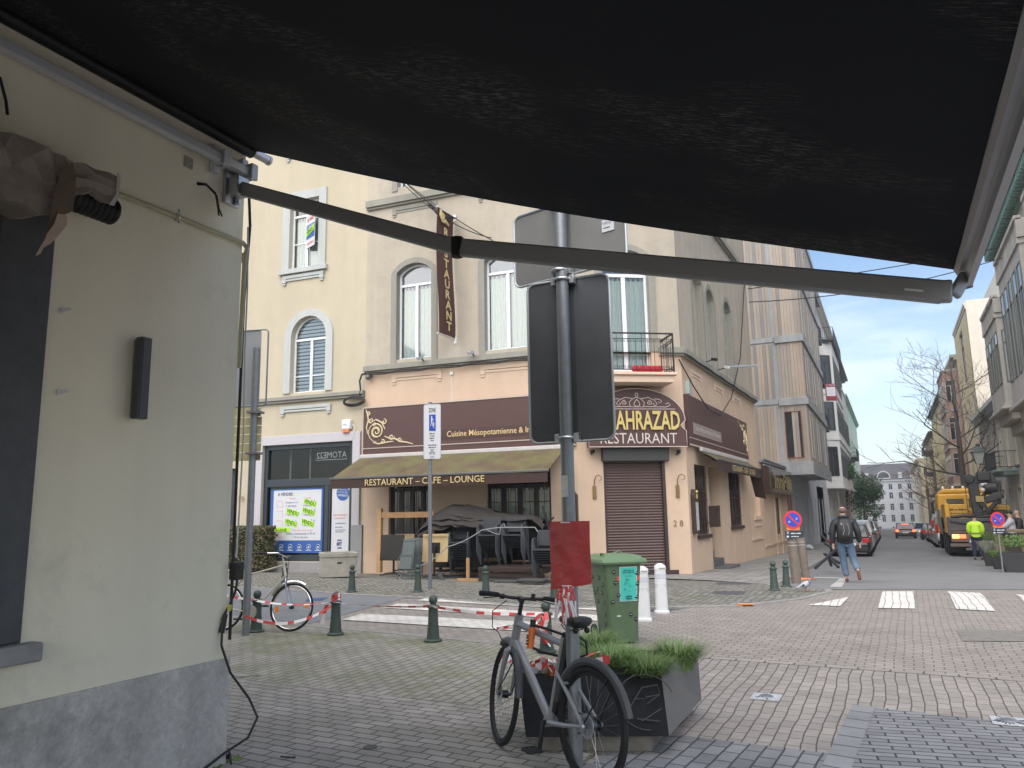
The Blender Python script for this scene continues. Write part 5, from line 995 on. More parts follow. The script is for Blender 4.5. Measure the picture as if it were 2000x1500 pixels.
# ================================================================ BICYCLES
spm = M('spoke', (.3, .3, .31), .35, .8, var=0)
def wheel(par, T, R_, tyre_r, name, rimm, tyrem, disc=False, refl=False, spokes=28, hubm=None):
    w_ = MB(T); n = 44
    w_.tube([((R_-tyre_r)*cos(t), 0, (R_-tyre_r)*sin(t)) for t in [2*pi*i/n for i in range(n)]], tyre_r, 10, closed=True)
    o = w_.build(name, tyrem, par)
    r = MB(T); rr_ = R_-2*tyre_r-.006; r.tube([(rr_*cos(t), 0, rr_*sin(t)) for t in [2*pi*i/n for i in range(n)]], .011, 6, closed=True); r.build('rim', rimm, o)
    s = MB(T)
    for i in range(spokes):
        a = 2*pi*i/spokes; b_ = a+(.28 if i % 4 < 2 else -.28); sd = .028 if i % 2 else -.028
        s.tube([(.028*cos(b_), sd, .028*sin(b_)), (rr_*cos(a), 0, rr_*sin(a))], .0013, 3, caps=False)
    s.build('spokes', spm, o); h = MB(T); h.tube([(0, -.05, 0), (0, -.03, 0), (0, -.028, 0), (0, .028, 0), (0, .03, 0), (0, .05, 0)], [.012, .012, .028, .028, .012, .012], 12); h.build('hub', hubm or K('black'), o)
    if disc: d = MB(T); d.lathe([(.05, .034), (.072, .034), (.072, .037), (.05, .037), (.05, .034)], (0, 0, 0), 24, ax='y'); [d.bar((.015*cos(t), .036, .015*sin(t)), (.055*cos(t+.4), .036, .055*sin(t+.4)), .004, .006) for t in [2*pi*i/6 for i in range(6)]]; d.build('brake_disc', K('steel'), o)
    if refl:
        for a in (.1, pi+.1): f = MB(T); f.b(rr_*.72*cos(a)-.035, rr_*.72*cos(a)+.035, -.008, .008, rr_*.72*sin(a)-.018, rr_*.72*sin(a)+.018) if False else f.bar((rr_*.78*cos(a-.16), 0, rr_*.78*sin(a-.16)), (rr_*.78*cos(a+.16), 0, rr_*.78*sin(a+.16)), .02, .05); f.build('reflector', K('amber'), o, smooth=False)
    return o
ang = radians(147.22); lean = -.0627
u_ = Vector((cos(ang), sin(ang), 0)); n_ = Vector((-u_.y, u_.x, 0)); up_ = (Vector((0, 0, 1))*cos(lean)+n_*sin(lean)).normalized(); n2 = up_.cross(u_).normalized()
MB1 = Matrix.Identity(4); MB1.col[0][:3] = u_*.98; MB1.col[1][:3] = n2*.98; MB1.col[2][:3] = up_*.98; MB1.col[3][:3] = (-1.7404, 4.5638, .016)
bk = thing('bicycle', 'grey city bicycle with black saddle and orange lock, parked at the sign pole', 'bicycle', mat=MB1)
frm = M('frame_grey', (.33, .34, .36), .4, .45, var=.05); tyre = K('rubber'); blk = K('black')
BB = Vector((.44, 0, .285)); RH = Vector((0, 0, .35)); HT = Vector((.875, 0, .90)); HB = Vector((.925, 0, .715)); ST = Vector((.315, 0, .80)); FHB = Vector((1.06, 0, .345))
def frame1(m):
    m.tube([HT+(HT-HB)*.1, HB-(HT-HB)*.12], .031, 14); m.tube([HT-Vector((0, 0, .045)), ST+Vector((-.0, 0, -.015))], [.026, .021], 12); m.tube([HB+(HT-HB)*.1, BB], [.032, .028], 12); m.tube([ST+(ST-BB)*.06, BB], .022, 12); m.tube([BB+Vector((0, -.04, 0)), BB+Vector((0, .04, 0))], .032, 14)
    for s in (-1, 1):
        m.tube([BB+Vector((-.02, s*.03, 0)), Vector((.2, s*.055, .315)), RH+Vector((0, s*.066, 0))], [.02, .015, .012], 10); m.tube([BB.lerp(ST, .62)+Vector((0, s*.014, 0)), Vector((.2, s*.05, .52)), RH+Vector((0, s*.066, .0))], [.013, .012, .011], 10)
    m.tube([(.235, -.05, .56), (.235, .05, .56)], .009, 8); m.ball(RH+Vector((0, .066, 0)), .02, 8); m.ball(RH+Vector((0, -.066, 0)), .02, 8)
mk(bk, 'frame', None, frame1, frm)
wheel(bk, Matrix.Translation(RH), .345, .02, 'wheel', K('black'), tyre, disc=True, hubm=M('hub_grey', (.13, .13, .14), .35, .7))
m = MB(); m.tube([(.0+.37*cos(t), 0, .35+.37*sin(t)) for t in [radians(12+i*5.2) for i in range(30)]], .028, 8, flat=1); mg = m.build('mudguard', M('mudguard_grey', (.06, .063, .07), .5, .1), bk)
for s in (-1, 1): mk(mg, 'stay', None, lambda m: m.tube([RH+Vector((0, s*.06, .01)), Vector((-.2, s*.035, .66))], .005, 6), blk)
mk(bk, 'seatpost', None, lambda m: (m.tube([ST+(ST-BB)*.02, ST+(ST-BB)*.12], .017, 10), m.bar(ST+Vector((-.045, 0, .02)), BB+Vector((-.05, 0, .06)), .034, .05)), blk, bev=.008)
def saddle(m):
    L_ = [(-.155, .002, .02), (-.15, .055, .03), (-.12, .085, .042), (-.07, .082, .044), (-.02, .055, .04), (.03, .03, .034), (.08, .022, .03), (.115, .014, .024), (.12, .002, .018)]; n = 14; vs = []
    for x, w_, h in L_:
        for j in range(n): a = 2*pi*j/n; vs.append((.235+x, w_*cos(a)*(1), .945+(h*sin(a) if sin(a) < 0 else h*.75*sin(a))+(.012*abs(cos(a)) if x < -.03 else 0)))
    m.add(vs, [(i*n+j, i*n+(j+1) % n, (i+1)*n+(j+1) % n, (i+1)*n+j) for i in range(len(L_)-1) for j in range(n)]+[tuple(range(n)), tuple((len(L_)-1)*n+j for j in range(n))])
sd_ = mk(bk, 'saddle', None, saddle, M('saddle_black', (.022, .022, .024), .42, var=.1), ang=60)
mk(sd_, 'saddle_rail', None, lambda m: ([m.tube([(.14, s*.03, .9), (.2, s*.02, .885), (.27, s*.02, .885), (.33, s*.01, .91)], .004, 6) for s in (-1, 1)], [m.ball((.12, s*.045, .895), .02, 8) for s in (-1, 1)]), blk)
# crank, pedals, belt
def crank(m):
    m.lathe([(.03, .045), (.085, .045), (.085, .052), (.03, .052), (.03, .045)], tuple(BB), 28, ax='y') if False else m.lathe([(.03, -.052), (.085, -.052), (.085, -.045), (.03, -.045), (.03, -.052)], tuple(BB), 28, ax='y')
    m.bar(BB+Vector((0, .06, 0)), BB+Vector((.01, .075, -.165)), .02, .028); m.bar(BB+Vector((0, -.06, 0)), BB+Vector((-.01, -.075, .165)), .02, .028); m.tube([BB-Vector((0, .07, 0)), BB+Vector((0, .07, 0))], .014, 10)
mk(bk, 'crank', None, crank, blk, bev=.003)
def pedal(par, c, s):
    m = MB(); x, y, z = c
    for a in (-.045, .045): m.b(x+a-.006, x+a+.006, y, y+s*.1, z-.012, z+.012)
    for b_ in (0, .045, .09): m.b(x-.045, x+.045, y+s*b_, y+s*(b_+.012), z-.01, z+.01)
    m.b(x-.012, x+.012, y, y+s*.1, z-.008, z+.008); m.build('pedal', M('pedal_dark', (.03, .032, .035), .5, .3), par, smooth=False, bev=.003)
pedal(bk, (.45, .085, .12), 1); pedal(bk, (.43, -.085, .45), -1)
mk(bk, 'belt', None, lambda m: (m.bar(BB+Vector((0, -.048, .085)), RH+Vector((0, -.048, .04)), .01, .008), m.bar(BB+Vector((0, -.048, -.085)), RH+Vector((0, -.048, -.04)), .01, .008), m.lathe([(.02, -.054), (.04, -.054), (.04, -.043), (.02, -.043)], tuple(RH), 18, ax='y')), blk)
# steering assembly
axd = (HT-HB).normalized(); STm = Matrix.Translation(HB) @ Matrix.Rotation(radians(-16), 4, axd) @ Matrix.Translation(-HB)
def fork(m):
    cr = HB-axd*.03; m.tube([HB+axd*.0, cr], .024, 12)
    for s in (-1, 1): m.tube([cr+Vector((0, s*.0, 0)), cr+Vector((.015, s*.042, -.03)), Vector((1.0, s*.05, .5)), FHB+Vector((0, s*.052, 0))], [.026, .024, .016, .012], 10)
mb_ = MB(STm); fork(mb_); mb_.build('fork', frm, bk)
wheel(bk, STm @ Matrix.Translation(FHB), .345, .02, 'wheel', K('black'), tyre, disc=True)
m = MB(STm); m.tube([(1.06+.37*cos(t), 0, .345+.37*sin(t)) for t in [radians(65+i*5.2) for i in range(22)]], .028, 8); mg = m.build('mudguard', K('mudguard_grey'), bk)
for s in (-1, 1): mk(mg, 'stay', STm, lambda m: m.tube([FHB+Vector((0, s*.055, .01)), (.8, s*.035, .6)], .005, 6), blk)
BT = HT+axd*.12
m = MB(STm); m.tube([HT, BT], .016, 10); m.bar(BT-Vector((.01, 0, 0)), BT+Vector((.055, 0, .015)), .035, .035); m.build('stem', blk, bk, bev=.004)
BH = BT+Vector((.055, 0, .015))
bars = [BH+Vector(p) for p in ((-.05, .31, .012), (-.03, .2, .015), (0, .08, .0), (0, 0, 0), (0, -.08, .0), (-.03, -.2, .015), (-.05, -.31, .012))]
m = MB(STm); m.tube(bars, .012, 10); hb = m.build('handlebar', M('bar_plum', (.035, .022, .03), .45), bk)
for s in (-1, 1): mk(hb, 'grip', STm, lambda m: m.tube([BH+Vector((-.025, s*.17, .016)), BH+Vector((-.035, s*.22, .015)), BH+Vector((-.052, s*.315, .012))], [.014, .017, .019], 12), K('rubber'))
mk(hb, 'brake_lever', STm, lambda m: (m.bar(BH+Vector((.02, .14, .0)), BH+Vector((.01, .27, -.02)), .01, .008), m.b(BH.x-.015, BH.x+.02, BH.y+.12, BH.y+.15, BH.z-.015, BH.z+.02)), blk)
mk(hb, 'brake_lever', STm, lambda m: m.bar(BH+Vector((.02, -.14, .0)), BH+Vector((.01, -.27, -.02)), .01, .008), blk)
mk(hb, 'bell', STm, lambda m: (m.ball(BH+Vector((0, -.1, .03)), .018, 10, 0, (1, 1, .7)), m.b(BH.x-.015, BH.x+.012, BH.y-.12, BH.y-.08, BH.z-.01, BH.z+.018)), blk)
mk(bk, 'brake_cable', None, lambda m: m.tube([BT+Vector((.05, .1, 0)), BT+Vector((.14, .16, -.08)), BT+Vector((.2, .12, -.2)), Vector((1.02, .08, .78)), Vector((.97, .05, .68))], .0035, 5), blk)
lk = thing('bicycle_lock', 'black and orange U shaped lock clamped on the grey bicycle frame', 'lock', mat=MB1)
om = M('lock_orange', (.75, .17, .03), .45, var=.06)
mk(lk, 'lock_body', None, lambda m: m.tube([(.63, .04, .86), (.63, .055, .72)], [.024, .024], 12), om); mk(lk, 'lock_cap', None, lambda m: m.tube([(.63, .035, .91), (.63, .04, .86)], .02, 12), blk)
mk(lk, 'shackle', None, lambda m: m.tube([(.63, .04, .875), (.5, .02, .865), (.36, -.03, .84), (.3, -.1, .84), (.28, -.16, .8), (.28, -.17, .72), (.32, -.1, .69), (.4, -.02, .7), (.52, .03, .71), (.6, .045, .725)], .009, 8), blk)
mk(lk, 'lettering', None, lambda m: [m.b(.62+.0, .642, .079, .082, z, z+.012) for z in (.745, .765, .785, .8)], blk)
# second bicycle (left, partly behind the wall)
a2 = radians(20); lean2 = .2
u_ = Vector((cos(a2), sin(a2), 0)); n_ = Vector((-u_.y, u_.x, 0)); up_ = (Vector((0, 0, 1))*cos(lean2)+n_*sin(lean2)).normalized(); n2 = up_.cross(u_).normalized()
MB2 = Matrix.Identity(4); MB2.col[0][:3] = u_; MB2.col[1][:3] = n2; MB2.col[2][:3] = up_; MB2.col[3][:3] = (-8.67, 8.36, .02)
MB2.col[3][:3] = (-8.78, 8.4, .02)
b2 = thing('bicycle', 'old cream city bicycle with orange wheel reflectors leaning by the left sign pole', 'bicycle', mat=MB2)
cf = M('cream_frame', (.58, .53, .42), .4, .2, var=.15, vs_=20)
BB = Vector((.45, 0, .27)); RH = Vector((0, 0, .34)); HT = Vector((.86, 0, .93)); HB = Vector((.9, 0, .78)); ST = Vector((.27, 0, .78)); FHB = Vector((1.04, 0, .34))
mk(b2, 'frame', None, lambda m: (m.tube([HT, HB], .02, 10), m.tube([HT, ST], .014, 8), m.tube([HB, BB], .016, 8), m.tube([ST, BB], .015, 8), [m.tube([BB, RH+Vector((0, s*.05, 0))], .01, 8) for s in (-1, 1)], [m.tube([ST, RH+Vector((0, s*.05, 0))], .008, 8) for s in (-1, 1)]), cf)
wheel(b2, Matrix.Translation(RH), .335, .016, 'wheel', K('chrome'), tyre, spokes=24)
axd = (HT-HB).normalized(); S2 = Matrix.Translation(HB) @ Matrix.Rotation(radians(-6), 4, axd) @ Matrix.Translation(-HB)
m = MB(S2); m.tube([HB, HB-axd*.04], .016, 8); [m.tube([HB-axd*.04, HB-axd*.1+Vector((0, s*.04, 0)), FHB+Vector((-.04, s*.045, .1)), FHB+Vector((0, s*.045, 0))], .011, 8) for s in (-1, 1)]; m.build('fork', K('chrome'), b2)
wheel(b2, S2 @ Matrix.Translation(FHB), .335, .016, 'wheel', K('chrome'), tyre, refl=True, spokes=24)
m = MB(S2); m.tube([(FHB.x+.355*cos(t), 0, .34+.355*sin(t)) for t in [radians(58+i*5) for i in range(20)]], .022, 6); m.build('mudguard', K('chrome'), b2)
m = MB(S2); BT = HT+axd*.13; m.tube([HT, BT], .012, 8); m.tube([BT+Vector((-.2, .3, .02)), BT+Vector((-.08, .27, .02)), BT+Vector((.02, .18, .03)), BT+Vector((.04, 0, 0)), BT+Vector((.02, -.18, .03)), BT+Vector((-.08, -.27, .02)), BT+Vector((-.2, -.3, .02))], .012, 8)
hb = m.build('handlebar', K('chrome'), b2)
for s in (-1, 1): mk(hb, 'grip', S2, lambda m: m.tube([BT+Vector((-.22, s*.305, .02)), BT+Vector((-.1, s*.275, .02))], .018, 8), blk)
mk(b2, 'brake_cable', None, lambda m: m.tube([BT+Vector((0, -.15, .03)), BT+Vector((.14, -.1, -.02)), BT+Vector((.1, 0, -.2)), HB+Vector((.03, 0, -.02))], .004, 5), blk)
mk(b2, 'chain_guard', None, lambda m: (m.lathe([(.03, -.05), (.1, -.05), (.1, -.045), (.03, -.045)], tuple(BB), 22, ax='y'), m.bar(BB+Vector((0, .05, 0)), BB+Vector((.13, .065, .1)), .012, .02), m.bar(BB+Vector((0, -.05, 0)), BB+Vector((-.13, -.065, -.1)), .012, .02)), K('chrome'))
pedal(b2, (.58, .07, .37), 1); pedal(b2, (.32, -.07, .17), -1)
mk(b2, 'saddle', None, lambda m: m.ball((.24, 0, .92), .1, 12, 0, (1.2, .75, .35)), blk); mk(b2, 'seatpost', None, lambda m: m.tube([ST, (.25, 0, .9)], .012, 8), K('chrome'))
mk(b2, 'luggage_rack', None, lambda m: ([m.tube([(.25, s*.05, .72), (-.25, s*.06, .72), (-.02, s*.06, .36)], .006, 5) for s in (-1, 1)]), K('chrome'))
# ================================================================ PLANTER, BIN, DELINEATORS, BOLLARDS
def Gz(p, z): q = G(*p, z=z); return Vector((q.x, q.y, z))
zb_, zt = .12, .47
tNL, tNR, tFR = Gz((1013, 1318), zt), Gz((1290, 1307), zt), Gz((1362, 1270), zt); bNL, bNR, bFR = Gz((1027, 1440), zb_), Gz((1307, 1438), zb_), Gz((1370, 1366), zb_)
tFL = tNL+(tFR-tNR)*1.25+Vector((-.02, .05, 0)); bFL = bNL+(bFR-bNR)
pln = thing('street_planter', 'flared black metal street planter on a concrete foot with tufted grass', 'planter', loc=(0, 0, 0))
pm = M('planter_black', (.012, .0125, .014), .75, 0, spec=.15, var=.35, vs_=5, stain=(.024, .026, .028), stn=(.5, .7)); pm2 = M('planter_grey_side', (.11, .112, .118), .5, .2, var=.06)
def shell(m):
    T = [tNL, tNR, tFR, tFL]; B = [bNL, bNR, bFR, bFL]; cT = sum(T, Vector())/4; Ti = [p+(cT-p)*.035 for p in T]; Bi = [q+(cT-q)*.06 for q in B]
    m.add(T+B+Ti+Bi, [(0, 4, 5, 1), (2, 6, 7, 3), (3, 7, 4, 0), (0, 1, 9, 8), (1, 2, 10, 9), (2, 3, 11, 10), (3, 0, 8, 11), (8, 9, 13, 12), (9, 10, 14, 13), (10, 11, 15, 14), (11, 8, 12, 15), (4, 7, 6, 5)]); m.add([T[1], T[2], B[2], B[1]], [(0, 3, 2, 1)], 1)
mk(pln, 'box', None, shell, [pm, pm2], smooth=False)
cB = (bNL+bNR+bFR+bFL)/4
def foot(m):
    k = .8; ps = [cB+(p-cB)*k+Vector((-.06, -.05, 0)) for p in (bNL, bNR, bFR, bFL)]; ps[1] += Vector((.02, 0, 0)); m.slab([(p.x, p.y) for p in ps], 0.0, .118)
mk(pln, 'concrete_foot', None, foot, M('dirty_concrete', (.17, .155, .13), .9, var=.25, vs_=8, bump=.4), smooth=False, bev=.01)
cc = (tNL+tNR+tFR+tFL)/4; mk(pln, 'soil', None, lambda m: m.add([p+(cc-p)*.05-Vector((0, 0, .14)) for p in (tNL, tNR, tFR, tFL)], [(0, 1, 2, 3)]), K('soil'), smooth=False)
# scratched sign on the front face
FPl = Matrix.Identity(4); ux_ = (bNR-bNL).normalized(); nn = ux_.cross((tNL-bNL)).normalized(); vv = nn.cross(ux_)
if nn.y > 0: nn = -nn
FPl.col[0][:3] = ux_; FPl.col[1][:3] = -nn; FPl.col[2][:3] = (tNL-bNL-ux_*(tNL-bNL).dot(ux_)).normalized(); FPl.col[3][:3] = bNL
lx = (bNR-bNL).length; scr = M('scratch_grey', (.07, .07, .07), .7, var=.3, vs_=30)
def graf(m):
    c_ = (lx*.87, .24); y = -.004; R_ = .2
    m.tube([(c_[0]+R_*cos(t), y, c_[1]+R_*sin(t)) for t in [radians(20+i*12) for i in range(22)]], .004, 4)
    for p in ([(-.13, -.06), (-.02, .1), (-.0, .02), (-.08, .02)], [(-.02, .1), (.09, .12), (.1, .05), (-.0, .03)], [(-.05, -.14), (.1, -.05), (-.0, -.02), (.1, .05)], [(-.08, -.12), (.08, -.14)]): m.tube([(c_[0]+a, y, c_[1]+b_) for a, b_ in p], .004, 4)
mk(pln, 'scratched_emblem', FPl, graf, scr)
gm = [M('grass_a', (.13, .24, .055), .6, var=.3, vs_=15), M('grass_b', (.2, .29, .12), .6, var=.3, vs_=15), M('grass_c', (.28, .27, .13), .7, var=.2)]
def tuft(c, R_, h, n, seed, label):
    rr = random.Random(seed); m = MB()
    for i in range(n):
        a = rr.uniform(0, 2*pi); r = R_*sqrt(rr.random())*.55; l = h*rr.uniform(.6, 1.2); o_ = Vector((c[0]+r*cos(a), c[1]+r*sin(a), c[2])); sp = R_*rr.uniform(.5, 1.15); d_ = Vector((cos(a), sin(a), 0))
        w_ = Vector((-sin(a), cos(a), 0))*.0028; k = 3; pts = [o_+d_*sp*(t**1.7)+Vector((0, 0, l*(t-.38*t*t*rr.uniform(.4, 1.3)))) for t in (0, .45, .8, 1)]
        mi = rr.choices((0, 1, 2), (6, 4, 1))[0]
        for j in range(k): f0, f1 = 1-j/k*.6, 1-(j+1)/k*.95; m.add([pts[j]-w_*f0, pts[j]+w_*f0, pts[j+1]+w_*f1, pts[j+1]-w_*f1], [(0, 1, 2, 3)], mi)
    return tag(m.build('grass_tuft', gm, smooth=False), label, 'grass tuft', 'grass tufts growing in the black planter')
zs_ = zt-.10
def tp(px, py): q = G(px, py, z=zt-.03); return (q.x, q.y, zs_)
tuft(tp(1325, 1290), .19, .27, 1500, 1, 'bright green grass tuft at the far right corner of the planter')
tuft(tp(1260, 1312), .2, .23, 1700, 2, 'green grass tuft hanging over the front right of the planter')
tuft(tp(1190, 1302), .22, .27, 1700, 3, 'grey green grass tuft in the middle of the planter')
tuft(tp(1160, 1270), .2, .28, 1500, 4, 'tall grass tuft at the back of the planter behind the saddle')
tuft(tp(1085, 1318), .13, .16, 900, 5, 'low grass tuft at the left end of the planter by the tape')
tuft(tp(1215, 1285), .2, .2, 1300, 6, 'fine pale grass tuft in front of the green bin')
m = MB(); rr = random.Random(4)
def heap(c, sx_, sy_, n, h):
    for i in range(n):
        p = Vector((c[0]+rr.uniform(-sx_, sx_), c[1]+rr.uniform(-sy_, sy_), c[2]+rr.uniform(0, h))); pts = [p+Vector((rr.uniform(-.12, .12), rr.uniform(-.05, .05), rr.uniform(-.04, .06)))*j for j in (0, 1, 1.8)]; ribbon(m, pts, .06, .09, up=Vector((rr.uniform(-.5, .5), rr.uniform(-.8, .2), 1)).normalized(), twist=3, ph=rr.random())
heap(Gz((1050, 1312), zt), .12, .03, 16, .03); heap(Gz((1140, 1308), zt), .07, .03, 8, .06)
tag(m.build('barrier_tape', TM), 'crumpled red and white tape lying over the front rim of the black planter', 'barrier tape')
# green wheelie bin
gb = M('bin_green', (.085, .135, .07), .5, var=.1, vs_=4, stain=(.07, .11, .062), stn=(.55, .75)); gl_ = M('lid_green', (.14, .225, .12), .45, var=.07)
pB1 = G(1191, 1262); FB = frame((pB1.x, pB1.y, 0), (.75, .66, 0)); bn_ = thing('wheelie_bin', 'green wheelie bin with a turquoise notice behind the black planter', 'bin', mat=FB)
def loft(m, rings, mi=0, cap=True):
    n = len(rings[0]); vs = [p for r in rings for p in r]; fs = [(i*n+j, i*n+(j+1) % n, (i+1)*n+(j+1) % n, (i+1)*n+j) for i in range(len(rings)-1) for j in range(n)]
    if cap: fs += [tuple(range(n-1, -1, -1)), tuple((len(rings)-1)*n+j for j in range(n))]
    m.add(vs, fs, mi)
def rr_(x0, x1, y0, y1, z, r=.05, n=4):
    pts = []
    for cx, cy, a in ((x1-r, y0+r, -pi/2), (x1-r, y1-r, 0), (x0+r, y1-r, pi/2), (x0+r, y0+r, pi)): pts += [(cx+r*cos(a+pi/2*i/n), cy+r*sin(a+pi/2*i/n), z) for i in range(n+1)]
    return pts
BW = FX(FB, 1252, 1180); BW = .43
mk(bn_, 'body', None, lambda m: loft(m, [rr_(.02, BW-.02, .02, .42, .03), rr_(.01, BW-.01, .01, .48, .4), rr_(-.05, BW+.03, -.03, .56, .98), rr_(-.05, BW+.03, -.03, .56, 1.0)]), gb, ang=50)
lid = mk(bn_, 'lid', None, lambda m: (loft(m, [rr_(-.08, BW+.09, -.07, .6, .975, .04), rr_(-.09, BW+.1, -.08, .6, 1.0, .04), rr_(-.08, BW+.09, -.07, .6, 1.03, .04), rr_(-.05, BW+.06, -.03, .58, 1.045, .05), rr_(-.03, BW+.04, -.01, .56, 1.07, .05), rr_(.02, BW-.02, .05, .5, 1.085, .06)])), gl_, ang=40)
mk(lid, 'handle', None, lambda m: m.tube([(-.02, .05, 1.07), (-.02, .05, 1.1), (-.02, .14, 1.1), (-.02, .14, 1.07)], .01, 6), gb); mk(lid, 'handle', None, lambda m: m.tube([(BW-.1, .64, 1.06), (BW+.02, .64, 1.1), (BW+.04, .58, 1.06)], .016, 6), gb)
for s in (0, 1): mk(bn_, 'wheel', None, lambda m: m.lathe([(.01, -.02), (.09, -.02), (.1, -.01), (.1, .01), (.09, .02), (.01, .02)], (-.0 if not s else BW, .5, .1), 18, ax='x'), K('rubber'))
YB = lambda z: (.01 if z < .4 else .01-.04*(z-.4)/.58)-.006
def bnq(m, x, z, w_, h, mi=0, dy=0): m.add([(x-w_/2, YB(z-h/2)-dy, z-h/2), (x+w_/2, YB(z-h/2)-dy, z-h/2), (x+w_/2, YB(z+h/2)-dy, z+h/2), (x-w_/2, YB(z+h/2)-dy, z+h/2)], [(0, 1, 2, 3)], mi)
turq = M('turquoise_paper', (.06, .52, .42), .55, var=.04)
mk(bn_, 'red_label', None, lambda m: bnq(m, .27, .8, .31, .05), M('label_red', (.6, .08, .06), .5), smooth=False)
no = mk(bn_, 'notice', None, lambda m: (bnq(m, .27, .73, .235, .42, 1, .002), bnq(m, .27, .73, .22, .405, 0, .004)), [turq, wht], smooth=False)
def nt_(m):
    m.text('AFFICHES ICI', .27, .885, .018, w=.14, y=-.04, ext=.002, al='c', bold=.02); m.text('NE PAS DEPLACER', .27, .862, .016, w=.16, y=-.04, ext=.002, al='c', bold=.02); m.text('le 22', .27, .82, .018, w=.07, y=-.036, ext=.002, al='c')
    r_ = random.Random(8)
    for i in range(14): x = .27+r_.uniform(-.08, .08); z = .62+r_.uniform(0, .17); m.tube([(x, -.036, z), (x+.02, -.036, z+.012), (x+.03, -.036, z-.008)], .0018, 3)
    m.b(.23, .31, -.03, -.027, .575, .587); m.b(.23, .31, -.03, -.027, .55, .56)
mk(no, 'lettering', None, nt_, M('ink', (.01, .05, .05), .6), smooth=False)
def dot(side, x, z):
    def f(m):
        C_ = [(cos(2*pi*i/14), sin(2*pi*i/14)) for i in range(14)]
        if side == 'f': m.add([(x+.026*a, YB(z)-.004, z+.024*b_) for a, b_ in C_], [tuple(range(14))]); m.b(x-.016, x+.016, YB(z)-.008, YB(z)-.005, z-.002, z+.006, 1)
        else: xx = (.01 if z < .4 else .01-.06*(z-.4)/.58)-.006; m.add([(xx, x+.026*a, z+.026*b_) for a, b_ in C_], [tuple(range(14))]); m.b(xx-.003, xx-.001, x-.016, x+.016, z-.002, z+.006, 1)
    mk(bn_, 'round_sticker', None, f, [blk, M('grey_print', (.35, .35, .35), .5)], smooth=False)
for x, z in ((.08, .88), (.1, .75), (.14, .6), (.06, .52), (.385, .86), (.39, .73), (.38, .57), (.3, .36), (.37, .3)): dot('f', x, z)
for y, z in ((.1, .72), (.15, .62), (.12, .5), (.2, .8), (.12, .36), (.3, .65), (.32, .5), (.42, .8), (.4, .6), (.13, .24)): dot('s', y, z)
mk(bn_, 'white_sticker', None, lambda m: m.b(.11, .16, -.004, .0, .34, .355), wht, smooth=False)
# white flexible delineators
dw = M('delineator_white', (.66, .67, .68), .5, var=.05, vs_=8); dg = M('reflective_grey', (.55, .57, .63), .35, var=.05)
def delin(px, py, label, h=.82):
    p = G(px, py); F = frame((p.x, p.y, 0), (.93, .36, 0)); t = thing('delineator_post', label, 'delineator', mat=F, group='white plastic delineators by the green bin')
    mk(t, 'base', None, lambda m: loft(m, [rr_(-.12, .12, -.1, .1, 0, .05), rr_(-.12, .12, -.1, .1, .03, .05), rr_(-.105, .105, -.08, .08, .045, .05)]), dw)
    mk(t, 'post', None, lambda m: (loft(m, [rr_(-.1, .1, -.07, .07, .045, .05), rr_(-.09, .09, -.055, .055, h-.1, .045)]), loft(m, [rr_(-.095, .095, -.06, .06, h-.1, .05), rr_(-.092, .092, -.058, .058, h-.04, .05), rr_(-.03, .03, -.04, .04, h, .02)])), dw, ang=50)
    for z in (h-.24, h-.4): mk(t, 'reflective_band', None, lambda m: loft(m, [rr_(-.094-.003*k, .094+.003*k, -.0605, .0605, z+.075*k, .045) for k in (0, 1)], cap=False), dg)
    mk(t, 'slot', None, lambda m: m.b(-.02, .075, -.066, -.05, h-.085, h-.065), M('slot_grey', (.4, .36, .3), .7), bev=.006)
    return t
delin(1293, 1197, 'white plastic delineator post standing clear right of the bin', .78); delin(1258, 1212, 'white plastic delineator post half hidden behind the green bin', .80)
# bollards
bg_ = M('bollard_green', (.052, .076, .064), .5, .1, var=.2, vs_=10, stain=(.11, .15, .12), stn=(.58, .75))
bt = thing('bollard', 'x', 'bollard', loc=(0, 0, 0), group='green cast iron bollards along the kerbs')
mk(bt, 'base', None, lambda m: m.lathe([(.002, 0), (.115, 0), (.118, .015), (.1, .03), (.088, .035)], (0, 0, 0), 22), bg_)
mk(bt, 'column', None, lambda m: m.lathe([(.086, .03), (.078, .1), (.066, .25), (.062, .38), (.062, .415), (.082, .42), (.084, .435), (.074, .445), (.045, .45), (.035, .47)], (0, 0, 0), 22), bg_)
mk(bt, 'ball', None, lambda m: m.ball((0, 0, .515), .058, 18), bg_, ang=60)
BT_ = tree(bt); first = True
for px, py, lb in ((846, 1255, 'green bollard alone in front of the zebra crossing, tape across its neck'), (655, 1242, 'green bollard with a twist of red and white tape round its ball'), (500, 1236, 'green bollard hidden behind the left bicycle and pole'), (1068, 1277, 'green bollard behind the grey bicycle frame with tape tied to it'),
                   (555, 1149, 'green bollard across the side street in front of the blue poster'), (687, 1158, 'green bollard in front of the concrete planter'), (816, 1158, 'green bollard in front of the folded chairs, left of the ZONE sign'), (949, 1163, 'green bollard in front of the stacked terrace chairs'), (1083, 1170, 'green bollard behind the red plastic sheet on the far kerb'),
                   (1513, 1155, 'left one of the two green bollards at the street corner'), (1536, 1148, 'right one of the two green bollards, nearest the wooden posts')):
    p = G(px, py); o = bt if first else copy_tree(BT_); first = False; o.matrix_world = Matrix.Translation((p.x, p.y, p.z+.018)) @ Matrix.Rotation(px*.7, 4, 'Z') @ Matrix.Rotation(.05 if px == 1536 else 0, 4, 'X'); o['label'] = lb
